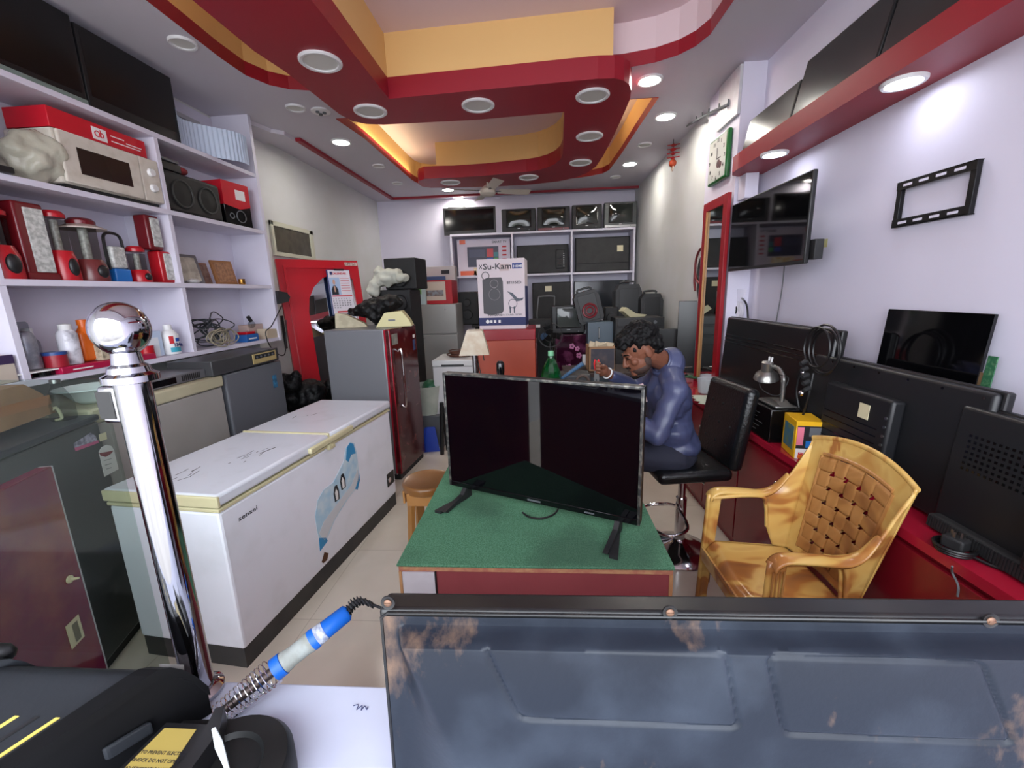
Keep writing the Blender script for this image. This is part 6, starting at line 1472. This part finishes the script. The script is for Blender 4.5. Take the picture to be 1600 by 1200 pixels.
# wall television
Yc, z, w, h = rside(1144, 272, 1268, 425, 1.395)
a, b = P(1143, 370, X=1.395), P(1266, 345, X=1.395)
z0 = (P(1142, 423, X=1.395).z + P(1262, 413, X=1.395).z) / 2; z1 = (P(1145, 318, X=1.395).z + P(1269, 271, X=1.395).z) / 2
t = flat_tv('television', 'glossy black television mounted on the right wall under red ledge', (1.385, (a.y + b.y) / 2, z0), R90, a.y - b.y, z1 - z0, bezel=.008, chin=.02, scr=mat('wall_tv_screen', (8, 8, 10), .04))
MB().box(-.08, .08, .04, .19, (z1 - z0) * .4, (z1 - z0) * .6, .004).build('wall_arm', BLKM, t)
MB().box((a.y - b.y) / 2 - .05, (a.y - b.y) / 2 + .03, .03, .075, .02, .12, .004).build('side_adaptor', BLKM, t, label='small black adaptor box on the side')
cbp = [P(1226, 412, X=1.50), P(1222, 450, X=1.54), P(1216, 485, X=1.56), P(1211, 512, X=1.565)]
tag(MB().tube(cbp, .0035, 6, sub=6).build('power_cable', GREY), 'thin cable dropping from the wall television', 'cable')
# mirror on the pillar
a, b = P(1106, 450, X=1.395), P(1146, 450, X=1.395)
my0, my1 = 3.405, 3.875
zt_ = 2.265; zb_ = .782
MIR = mat('mirror_glass', (214, 220, 218), 0.01, 1.0)
def mirror_frame(t, w, h, fw, fm):
    for (x0, x1, z0, z1, nm) in ((-w / 2, -w / 2 + fw, 0, h, 'frame_side'), (w / 2 - fw, w / 2, 0, h, 'frame_side'), (-w / 2 + fw, w / 2 - fw, h - fw * .9, h, 'frame_top'), (-w / 2 + fw, w / 2 - fw, 0, fw * .6, 'frame_bottom')):
        MB().box(x0, x1, -.016, .012, z0, z1, .002).build(nm, fm, t)
t = thing('mirror', 'tall red framed mirror standing on the counter against the pillar', 'mirror', (1.385, (my0 + my1) / 2, zb_), R90)
mirror_frame(t, my1 - my0, zt_ - zb_, .075, mat('red_frame', (150, 16, 28), .35))
MB().box(-.17, .17, -.004, .010, .04, zt_ - zb_ - .06).build('glass', MIR, t)
MB().box(-.165, -.152, -.020, -.004, .04, zt_ - zb_ - .07, .002).build('gold_strip', mat('gold_strip', (170, 120, 70), .4), t)
# clock
Yc, z, w, h = rside(1112, 213, 1140, 283, 1.405)
t = thing('wall_clock', 'green framed wall clock with small dark picture on its white dial', 'clock', (1.402, Yc, z), R90)
MB().box(-w / 2, w / 2, -.02, .015, 0, h, .012, 3).build('frame', mat('green_frame', (20, 96, 40), .3), t)
MB().box(-w / 2 + .018, w / 2 - .018, -.0215, -.018, .018, h - .018).build('dial', mat('clock_dial', (200, 202, 196), .3), t)
dg_ = MB()
cxk, czk = 0, h / 2
for k in range(12):
    a = rad(30 * k); q = (.40 * w * math.sin(a), h / 2 + .40 * h * math.cos(a))
    dg_.text(str(12 if k == 0 else k), .038, TR(q[0] - .012, -.0222, q[1] - .014, rx=PI / 2), bold=.02)
dg_.build('numerals', INKD, t)
MB().box(-.003, .003, -.025, -.023, h * .5, h * .5 + .08, m=None).box(-.0, .07, -.025, -.023, h * .5 - .003, h * .5 + .003).build('hands', INKD, t)
MB().sph((.03, -.022, h * .38), (.035, .001, .03)).sph((.065, -.022, h * .34), (.03, .001, .025)).build('dial_picture', mat('fruit_print', (96, 60, 60), .5, var=(40, .9, (60, 40, 50))), t)
# fuse plate, hook rail, red ornament
t = thing('cover_plate', 'white blank cover plate at the top of pillar', 'plate', (1.408, 3.60, 2.78), R90)
MB().box(-.18, .18, -.010, .011, 0, .31, .003).build('plate_body', mat('off_white_plate', (206, 204, 208), .5, var=(14, .4, (180, 178, 182))), t)
pa, pb_ = P(1138, 163, X=1.39), P(1056, 206, X=1.44)
t = thing('hook_rail', 'thin dark rail with small hooks reaching from the pillar plate', 'rail', tuple(pa))
pa2 = Vector((0, 0, 0)); pe = pb_ - pa
rp = [pa2, pe * .25 + Vector((-.02, 0, .0)), pe * .5 + Vector((-.01, 0, .0)), pe * .8, pe]
MB().tube(rp, .010, 8, sub=6).build('rail_bar', GREY, t)
rl_ = smooth_path(rp, 6)
for k in range(9):
    q = rl_[int(k * (len(rl_) - 1) / 8)]; MB().cyl(q, q + Vector((0, 0, .035)), .006, seg=8).build('hook', GREY, t)
MB().cyl((.0, 0, 0), (.02, 0, 0), .03, seg=20).build('wall_rosette', CHR, t)
pq = P(1052, 232, X=1.40)
t = thing('hanging_ornament', 'red and orange threaded ornament hanging below the end of hook rail', 'ornament', tuple(pq))
MB().cyl((0, 0, 0), (0, 0, P(1056, 208, X=1.42).z - pq.z), .0025, seg=6).build('thread', BLK, t)
rr = MB()
for k in range(4): rr.lathe([(.0005, .02), (.035 - .004 * k, .0), (.0005, -.02)], 10, m=TR(0, 0, .03 - .04 * k, rx=.3 * (-1) ** k)).tube([(-.06, 0, .03 - .04 * k), (0, 0, .035 - .04 * k), (.07, .01, .045 - .04 * k)], .005, 6)
rr.build('red_tassels', mat('ornament_red', (160, 24, 26), .5), t)
MB().sph((0, 0, -.14), .038).build('orange_ball', mat('orange_ball', (180, 70, 40), .4), t)
MB().torus((0, 0, -.19), .025, .006, 'x', 20, 6).build('loop', mat('pale_thread', (210, 190, 170), .5), t)
# ledge televisions, leaning back against the wall
zl = 2.47
def ledge_tv(label, px0, px1, hh, lean=12):
    a, b = P(px0[0], px0[1], X=1.40), P(px1[0], px1[1], X=1.40)
    t = flat_tv('television', label, (1.385, (a.y + b.y) / 2, zl), R90, abs(a.y - b.y) , hh, group='televisions leaning on the red ledge', rx=rad(-lean), scr=mat('grey_sheen_screen', (44, 42, 40), .22), bezel=.010, th=.03, bump_th=.01)
    return t
ledge_tv('far small television on the red ledge next to the pillar', (1162, 225), (1238, 178), .22)
ledge_tv('middle television on the red ledge, between the smaller far one and the largest', (1240, 175), (1378, 62), .30)
ledge_tv('large television on the red ledge cut by the picture top edge', (1382, 62), (1540, -60), .42)
# wall bracket
a, b = P(1400, 320, X=1.56), P(1524, 290, X=1.56)
zb1 = (P(1396, 356, X=1.56).z + P(1515, 336, X=1.56).z) / 2; zt1 = (P(1407, 284, X=1.56).z + P(1530, 250, X=1.56).z) / 2
t = thing('wall_bracket', 'empty black steel television bracket screwed on the right wall', 'bracket', (1.575, (a.y + b.y) / 2, zb1), R90)
w, h = a.y - b.y, zt1 - zb1
BM = mat('black_steel', (14, 14, 16), .35, .3)
for (z0_, z1_) in ((0, .034), (h - .034, h)):
    mb = MB().box(-w / 2, w / 2, -.022, -.018, z0_, z1_, .001).box(-w / 2, w / 2, -.022, 0, (z0_ if z0_ == 0 else z1_ - .004), (z0_ + .004 if z0_ == 0 else z1_))
    o = mb.build('rail', BM, t)
    for k in range(4):
        xx = -w / 2 + w * (.16 + .22 * k); MB().box(xx - .022, xx + .022, -.0228, -.0215, (z0_ + z1_) / 2 - .005, (z0_ + z1_) / 2 + .005, .003).build('slot', WALL, o)
for s in (-1, 1): MB().box(s * w / 2 - (.024 if s > 0 else 0), s * w / 2 + (0 if s > 0 else .024), -.020, -.001, 0, h, .003).build('side_bar', BM, t)
p = P(1289, 380, X=1.578)
t = thing('sticky_note', 'small yellow square of tape on the right wall', 'sticker', (1.579, p.y, p.z), R90)
MB().box(-.02, .02, -.001, 0, -.022, .022).build('note', mat('yellowed_tape', (190, 184, 130), .6), t)
# tape roll in bag
p = P(1145, 484, X=1.50)
t = thing('tape_roll', 'white tape roll in a clear bag hung near mirror frame', 'tape roll', tuple(p), rad(-70))
ro = MB().lathe([(.052, -.02), (.095, -.02), (.095, .02), (.052, .02), (.052, -.02)], 36, m=rotm(PI / 2, 0, 0)).build('roll', mat('tape_white', (226, 222, 228), .4), t)
MB().torus((.01, -.024, .0), .052, .006, 'y', 28, 8).build('black_ring', BLK, t)
MB().grid(lambda u, v: (-.12 + .24 * u + .03 * v, -.03 + .012 * math.sin(u * 9 + v * 4), -.10 + .26 * v), 14, 14).build('clear_bag', mat('clear_bag', (230, 230, 236), .15, alpha=.25), t, label='clear plastic bag')
tag(MB().tube([P(1155, 462, X=1.53), P(1166, 475, X=1.54), P(1169, 500, X=1.54), P(1172, 520, X=1.54)], .007, 8, sub=5).build('cable_hook', BLK), 'short black cable hanging beside the tape roll', 'cable')
# cable loops on wall
p = P(1098, 415, X=1.46)
cl_ = MB().torus((0, 0, 0), .155, .011, 'x', 40, 8).tube([(0, .15, .0), (0, .16, -.12), (0, .12, -.22)], .011, 8, sub=4)
tag(cl_.build('cable_loop', mat('dark_red_cable', (110, 26, 34), .5)), 'loop of dark red cable hung on the wall left of the mirror', 'cable', loc=(1.455, p.y + .02, p.z))
cl_ = MB().torus((0, 0, 0), .13, .011, 'x', 40, 8).tube([(0, .12, .0), (0, .10, -.20), (0, .02, -.33), (0, -.03, -.36)], .011, 8, sub=4)
tag(cl_.build('cable_loop', BLKM), 'loop of black cable hung on the wall behind the red one', 'cable', loc=(1.472, p.y + .0, p.z - .03))
# ------------------------------------------------------------------ televisions and tools on the counter
CZ = .7805
a, b = P(1135, 507, X=1.40), P(1313, 527, X=1.40)
tA = tv_back('television', 'large black television seen from behind leaning at the far end of counter', (1.365, (3.30 + b.y) / 2, CZ), R90, 3.30 - b.y, .60, rx=rad(-4), grooves=(.42, .445, .47), body=mat('black_back_gloss', (14, 14, 16), .3))
a, b = P(1278, 557, X=1.385), P(1575, 602, X=1.385)
tB = tv_back('television', 'black television back with protruding box and pale sticker in counter middle', (1.365, (a.y + b.y) / 2, CZ), R90, a.y - b.y, (a.z + b.z) / 2 - CZ, rx=rad(-3), body=mat('soft_black_back', (24, 25, 28), .42), mod=(-.24, .14, .05, .375, .05), sticker_=(.01, .30, .055, .06))
hl = MB()
for k in range(6): hl.cyl((-.30 + .14 * k, -.0232, .455), (-.30 + .14 * k, -.0215, .455), .005)
hl.build('screw_hole', BLKG, tB, kind='stuff')
a, b = P(1500, 628, X=1.34), P(1600, 650, X=1.34)
tC = tv_back('television', 'nearest black television back with dotted vents and ribbed base on counter', (1.35, a.y - .38, CZ), rad(-90), .80, a.z - CZ - .005, rx=rad(-4), body=mat('soft_black_back'), mod=(-.08, .30, .04, .22, .05), vents=(-.34, .2, .22, .36))
fo = MB()
for k in range(40): fo.box(-.36 + .009 * k, -.3555 + .009 * k, -.0625, -.02, .008, .045)
fo.box(-.37, .02, -.06, -.015, .0, .05, .012)
fo.build('ribbed_base', BLKM, tC)
p = P(1437, 530, X=1.50)
t = thing('bare_lcd', 'bare black screen panel with green circuit strip leaning on right wall', 'screen panel', (1.49, p.y, CZ), R90, rx=rad(-4))
a, b = P(1367, 482, X=1.50), P(1525, 486, X=1.50)
w = a.y - b.y; h = a.z - CZ
MB().box(-w / 2, w / 2, 0, .012, 0, h, .002).build('panel_glass', SCR, t)
pc = MB().box(w / 2 + .012, w / 2 + .045, .002, .006, h - .42, h - .14, .001).build('circuit_strip', mat('pcb_green', (36, 90, 60), .4, var=(90, .7, (110, 150, 110), .6)), t, label='green circuit strip')
MB().box(w / 2 - .002, w / 2 + .012, .003, .005, h - .27, h - .20).build('ribbon_cable', mat('ribbon_brown', (110, 86, 60), .5), t)
# coiled cable on the corner of the far television
p = P(1288, 548, X=1.31)
random.seed(2)
m = MB()
for k in range(4): m.torus((.012 * k, 0 + random.uniform(-.02, .02), random.uniform(-.015, .015)), .105 + random.uniform(-.012, .012), .0055, 'x', 36, 6)
m.tube([(0, .09, -.05), (-.01, .12, -.2), (0, .10, -.30)], .0055, 6, sub=5).tube([(0, .02, -.11), (-.01, .02, -.22), (0, .06, -.33)], .0055, 6, sub=5)
tag(m.build('cable_coil', BLK), 'coil of black cable hung over the corner of the far television', 'cable', loc=(1.285, p.y, p.z))
t = thing('plug_cluster', 'bunch of black plugs and silver connectors hanging under the cable coil', 'plugs', tuple(P(1262, 592, X=1.27)))
for k in range(5):
    MB().cyl((0, -.02 + .012 * k, -.04 + .03 * k), (-.03, -.03 + .012 * k, -.05 + .03 * k), .012, .009).build('plug', BLKM, t)
MB().sph((-.02, .0, -.07), .014).sph((-.02, .01, .03), .010).build('connector', CHR, t)
# black box + desk lamp
p0 = P(1195, 690, Z=CZ)
t = thing('amplifier', 'black box with printed side label holding the desk lamp', 'amplifier', (1.29, 2.34, CZ), R90)
t.scale = (1, 1, 1.12)
MB().box(-.13, .12, -.10, .10, 0, .16, .004).build('housing', BLKG, t)
pr = MB()
for k in range(5): pr.box(-.09, -.02 + .03 * (k % 3), -.1012, -.0998, .03 + .022 * k, .033 + .022 * k)
pr.build('printed_label', GREY, t)
t = thing('desk_lamp', 'small silver gooseneck desk lamp with bell shade on black box', 'lamp', (1.275, 2.34, CZ + .181), R90)
SL = mat('silver_paint', (150, 148, 144), .3, .85)
MB().box(-.10, .10, -.055, .055, 0, .012, .005, 3).prism([(-.10, .012), (.10, .012), (.05, .03), (-.0, .035)], -.03, .03, 'xz').build('base', SL, t)
MB().tube([(.05, 0, .02), (.05, 0, .12), (.045, 0, .155), (-.0, 0, .19), (-.05, -.01, .20)], .012, 12, sub=6).build('gooseneck', SL, t)
MB().lathe([(.062, 0), (.064, .002), (.055, .028), (.036, .045), (.030, .05), (.028, .10), (.022, .104), (.0005, .104)], 32, m=TR(-.085, -.02, .125, rx=rad(8), ry=rad(14))).build('lamp_shade', SL, t)
for s in (-1, 1): MB().cyl((-.062 + s * .012, -.02, .225), (-.058 + s * .014, -.02, .25), .005).build('terminal', WHT, t)
MB().tube([(-.06, -.03, .20), (-.07, -.06, .12), (.0, -.08, .08), (.05, -.02, .06), (.055, .02, .15), (.04, -.02, .17)], .003, 6, sub=6).build('lamp_cord', BLK, t)
# yellow toy carton and orange tray
p = P(1240, 705, Z=CZ)
t = thing('toy_carton', 'yellow carton with blue picture and printed side on the counter', 'carton', (1.272, 2.10, CZ), rad(-10))
t.scale = (1.12, 1.12, 1.12)
MB().box(-.05, .055, -.09, .05, 0, .165, .002, 1).build('carton_body', mat('yellow_carton', (222, 170, 20), .4), t)
MB().box(-.0515, -.0495, -.07, .03, .03, .135).build('blue_picture', mat('toy_picture', (50, 110, 140), .4, var=(22, .8, (120, 130, 60))), t)
MB().box(-.045, .05, -.0915, -.0895, .045, .145).build('dark_print', mat('black_print', (26, 24, 28), .4), t)
MB().box(-.045, -.02, -.0925, -.0912, .06, .14).build('pink_print', mat('pink_print', (220, 120, 140), .4), t)
MB().box(.0, .045, -.0925, -.0912, .10, .14).build('white_print', GREY, t)
MB().box(-.01, .03, -.0925, -.0912, .05, .08).build('blue_print', BLUEPL, t)
MB().box(-.045, .03, -.0925, -.0905, .0, .045).build('white_tag', PAPER, t)
MB().text('FREE', .02, TR(-.035, -.093, .014, rx=PI / 2), bold=.03).build('tag_lettering', INKR, t)
t = thing('plastic_tray', 'shallow orange plastic tray beside the yellow carton', 'tray', (P(1252, 716, Z=CZ).x + .01, P(1252, 716, Z=CZ).y, CZ), rad(-70))
MB().box(-.045, .055, -.03, .035, 0, .022, .006, 3).build('tray_body', mat('orange_tray', (226, 110, 30), .35), t)
t = thing('paper_label', 'crumpled white label stuck behind the yellow carton', 'label', (1.335, 2.22, CZ + .001), 0)
MB().sph((0, 0, .02), (.02, .03, .02)).build('label_lump', PAPER, t)
# three pin plug with coiled cord
pp = P(1490, 862, Z=CZ)
t = thing('power_plug', 'black three pin plug with coiled cord lying on counter edge', 'plug', (pp.x, pp.y, CZ), rad(-70))
MB().box(-.028, .028, -.022, .022, .012, .05, .007, 3).build('plug_body', BLKM, t)
for (xx, yy) in ((-.012, .0), (.012, .0), (0, -.012)): MB().box(xx - .003, xx + .003, yy - .002, yy + .002, .05, .068).build('pin', STEEL, t)
cc = MB()
for k in range(3): cc.torus((.0, 0, .006 + .008 * k), .042 + .003 * k, .0045, 'z', 28, 6)
cc.tube([(.04, 0, .01), (.10, .01, .006), (.16, .05, .01)], .0045, 6, sub=4)
cc.build('coiled_cord', BLK, t)
dc = [P(1488, 885, Z=CZ + .005), P(1488, 895, X=cx(1.2) - .03), P(1497, 915, X=cx(1.1) - .035), P(1496, 932, X=cx(1.1) - .035)]
tag(MB().tube(dc, .003, 6, sub=5).build('wire', GREY), 'thin grey wire hanging over the counter edge', 'cord')
# far end of the counter: cups, papers, tools
t = thing('paper_pile', 'loose pale papers lying at far end of the counter', 'papers', (1.24, P(1098, 625, Z=CZ).y, CZ))
for k in range(4): MB().box(-.09, .09, -.14, .14, .001 + .003 * k, .003 + .003 * k, m=TR(.01 * k, -.05 * k, 0, rz=.3 * k)).build('sheet', mat('pale_green_paper', (190, 200, 184), .7), t)
for i, (px, py, lb) in enumerate(((1093, 612, 'clear plastic cup nearest on the counter papers'), (1118, 606, 'clear plastic cup beside the mirror frame'))):
    q = P(px, py, Z=CZ + .02)
    t = thing('plastic_cup', lb, 'cup', (min(q.x + .04, 1.33), q.y, CZ + .015))
    MB().lathe([(.0005, 0), (.05, 0), (.062, .11), (.060, .11), (.048, .003), (.0005, .003)], 28).build('cup_body', mat('cup_translucent', (214, 218, 222), .2, alpha=.5), t)
q = P(1062, 592, Z=CZ)
t = thing('tool_heap', 'heap of dark hand tools and cables with orange screwdriver on counter', 'tools', (1.26, 3.72, CZ)); t['kind'] = 'stuff'
random.seed(4)
for k in range(12):
    a_ = random.uniform(0, PI); c = V((random.uniform(-.12, .08), random.uniform(-.28, .28), random.uniform(.015, .10)))
    MB().cyl(c - V((math.cos(a_) * .06, math.sin(a_) * .06, 0)), c + V((math.cos(a_) * .06, math.sin(a_) * .06, .01)), .013, .008).build('tool', BLKM if k % 4 else mat('dark_green_grip', (20, 80, 40), .4), t)
t = thing('screwdriver', 'orange handled screwdriver lying on top of the tool heap', 'screwdriver', (1.16, 3.72, CZ + .13), rad(10))
MB().cyl((-.09, 0, .01), (.05, 0, .01), .018, .016).build('handle', mat('orange_grip', (200, 84, 40), .4), t); MB().cyl((.05, 0, .01), (.15, 0, .01), .004).build('shaft', STEEL, t)
# ================================================================== LEFT REAR: red arched mirror, calendar, window
nrm = V((.69, -.724, 0)); 
t = thing('arched_mirror', 'large red framed mirror with arched opening leaning by left wall', 'mirror', (-2.265 + .28 * .69, 4.375 - .28 * .724, 0), rad(43.6), rx=rad(-8))
w, h = .79, 2.0
pl_ = [(-w / 2, 0), (-w / 2, h), (w / 2, h), (w / 2, 0), (w / 2 - .075, 0), (w / 2 - .075, h - .20), (w / 2 - .15, h - .14), (w / 2 - .26, h - .135), (w / 2 - .38, h - .18), (w / 2 - .48, h - .27), (w / 2 - .54, h - .38), (w / 2 - .565, h - .52), (w / 2 - .565, 0)]
RF_ = mat('red_arch_frame', (176, 14, 30), .3)
MB().prism(pl_, -.03, .02, 'xz').build('arch_frame', RF_, t)
MB().box(-w / 2 + .055, -w / 2 + .075, -.045, -.03, .0, h - .06, .002).box(-w / 2 + .055, w / 2 - .25, -.045, -.03, h - .085, h - .065, .002).build('raised_moulding', RF_, t)
MB().box(-w / 2 + .02, w / 2 - .02, .005, .018, .02, h - .05).build('glass', MIR, t)
MB().box(w / 2 - .14, w / 2 - .005, -.034, -.029, h - .055, h - .02).build('torn_tape', mat('torn_tape', (200, 180, 170), .6, var=(60, .8, (90, 40, 40))), t)
# calendar
R_ = t.matrix_basis.inverted()
def mloc(px, py, yl=-.06):
    o = R_ @ EYE; d = R_.to_3x3() @ (RGT * ((px - 800) / FPX) + UPV * ((600 - py) / FPX) + FWD); k = (yl - o.y) / d.y; q = o + d * k; return q.x, q.z
x0, z1 = mloc(509, 421); x1, z0 = mloc(556, 490)
ctm = t.matrix_basis @ Matrix.Translation(((x0 + x1) / 2, -.062, z0))
cal = bpy.data.objects.new('wall_calendar', None); COL.objects.link(cal); cal.matrix_basis = ctm
cal['label'] = 'blue backed wall calendar with picture of a suited man hanging on arched mirror'; cal['category'] = 'calendar'
w, h = x1 - x0, z1 - z0
MB().box(-w / 2, w / 2, 0, .012, 0, h, .002).build('backboard', mat('calendar_blue', (38, 56, 110), .4), cal)
MB().box(-w / 2 + .012, w / 2 - .004, -.003, 0, .008, h - .008).build('sheet', mat('calendar_paper', (214, 208, 216), .5), cal)
MB().box(-.04, .06, -.006, .004, h - .012, h + .006).build('clip', BLK, cal)
MB().box(-w / 2 + .013, w * .0, -.0042, -.003, h * .43, h * .82).build('photo_background', mat('pale_photo_blue', (160, 180, 210), .5), cal)
MB().prism([(-w * .4, h * .44), (-w * .39, h * .56), (-w * .31, h * .64), (-w * .2, h * .64), (-w * .12, h * .56), (-w * .11, h * .44)], -.0052, -.0042, 'xz').build('suit_print', INKD, cal)
MB().sph((-w * .255, -.0048, h * .72), (w * .055, .001, h * .06)).prism([(-w * .28, h * .5), (-w * .23, h * .5), (-w * .22, h * .63), (-w * .29, h * .63)], -.0062, -.0052, 'xz').build('face_print', mat('print_face', (190, 150, 130), .5), cal)
MB().box(-w / 2 + .03, -w / 2 + .055, -.0045, -.003, h * .88, h * .95).build('printed_logo', INKN, cal)
tx = MB().text('CALENDAR', .028, TR(-w * .28, -.0036, h * .89, rx=PI / 2), bold=.03)
for k in range(6): tx.box(w * .04, w * .42, -.004, -.003, h * (.80 - .055 * k), h * (.81 - .055 * k))
tx.build('heading_lettering', INKR, cal)
gd = MB()
for r_ in range(5):
    for c_ in range(7): gd.text(str(r_ * 7 + c_ + 1) if r_ * 7 + c_ < 31 else ' ', .016, TR(-w * .40 + c_ * w * .115, -.0036, h * (.34 - .05 * r_), rx=PI / 2), bold=.03)
gd.build('date_numbers', INKD, cal)
MB().box(-w / 2 + .02, w / 2 - .01, -.004, -.003, h * .40, h * .425).build('red_band', INKR, cal)
MB().box(-w / 2 + .05, w / 2 - .03, -.004, -.003, h * .04, h * .075).build('red_band', INKR, cal)
# window above
z1_ = P(450, 352, X=-2.62).z; 
wy0, wy1 = P(424, 370, X=-2.61).y, P(489, 380, X=-2.61).y
wz0, wz1 = 2.06, 2.36
fr_ = MB()
for (y0, y1, z0, z1) in ((wy0, wy1, wz1 - .045, wz1 + .0), (wy0, wy1, wz0 - .03, wz0 + .01), (wy0, wy0 + .04, wz0, wz1), (wy1 - .07, wy1, wz0, wz1)): fr_.box(-2.62, -2.595, y0, y1, z0, z1, .004)
wnd = struct('window_1', fr_, mat('cream_window_frame', (196, 196, 176), .5))
MB().box(-2.619, -2.606, wy0 + .04, wy1 - .07, wz0 + .01, wz1 - .045).build('window_pane', mat('dusty_dark_glass', (66, 62, 50), .25, var=(12, .5, (90, 84, 66))), wnd)
# dark heap on the floor left of the refrigerator, grey refrigerator behind
for i, (px, py, Y, s, lb) in enumerate(((470, 612, 3.72, .20, 'black crumpled plastic sacks heaped near the arched mirror'), (505, 604, 3.98, .13, 'shiny black rounded helmet shaped sack against grey refrigerator'), (452, 590, 3.55, .10, 'small black bundle on top of the sacks by shelf end'))):
    q = P(px, py, Y=Y)
    o = blob('black_sack', [('s', (0, 0, -.02), (s * 1.1, s * .9, s * .8)), ('s', (s * .6, 0, .04), (s * .6, s * .6, s * .5)), ('s', (-s * .5, 0, .0), (s * .6, s * .5, s * .7))], .014, bgm, smooth=2, disp=(.035, 13))
    tag(o, lb, 'sack', 'black sacks in the left corner', loc=(q.x, q.y, q.z - .03))
t = thing('storage_crate', 'black crate under the heap of black sacks', 'crate', (-2.15, 3.82, 0))
q = P(470, 630, Y=3.7)
MB().box(-.20, .28, -.30, .02, 0, max(.3, q.z - .12), .01).build('crate_body', BLKM, t)
MB().box(.301, .304, -.05, .02, .5, .56).build('paper_tag', PAPER, t)
# tub, dustpan and odd things seen between the maroon door and white washing machine
q = P(672, 640, Y=4.3)
t = thing('plastic_tub', 'dirty translucent white tub with rubbish behind the maroon door refrigerator', 'tub', (P(673, 640, Y=4.35).x - .05, 4.40, .35))
MB().lathe([(.0005, 0), (.13, 0), (.17, .30), (.18, .31), (.165, .31), (.12, .015), (.0005, .015)], 28).build('tub_body', mat('cloudy_tub', (176, 182, 172), .4, var=(9, .5, (150, 160, 146))), t)
MB().sph((.05, 0, .27), (.09, .09, .10)).build('green_bottle_neck', mat('dull_green', (22, 80, 54), .3), t)
t = thing('floor_carton', 'low grey carton under the white tub', 'carton', (P(673, 640, Y=4.35).x, 4.42, 0))
MB().box(-.16, .14, -.15, .15, 0, .348, .004).build('carton_body', GREY, t)
t = thing('dustpan', 'bright blue plastic dustpan standing against the grey carton', 'dustpan', (P(672, 672, Y=4.15).x, 4.14, 0), rad(8), rx=rad(-8))
MB().prism([(-.10, 0), (.09, 0), (.05, .26), (-.05, .26)], -.01, .006, 'xz').prism([(-.10, 0), (-.08, 0), (-.035, .26), (-.05, .26)], -.05, .006, 'xz').build('pan', mat('bright_blue', (20, 60, 170), .35), t)
t = thing('folding_stand', 'thin black tripod leg standing in front of the washing machine', 'stand', (P(690, 680, Y=4.05).x + .02, 4.06, 0))
MB().tube([(-.03, 0, 0), (0, 0, .55)], .022, 8).tube([(.10, .02, 0), (0, 0, .55)], .014, 8).tube([(0, .12, 0), (0, 0, .55)], .014, 8).build('legs', BLK, t)
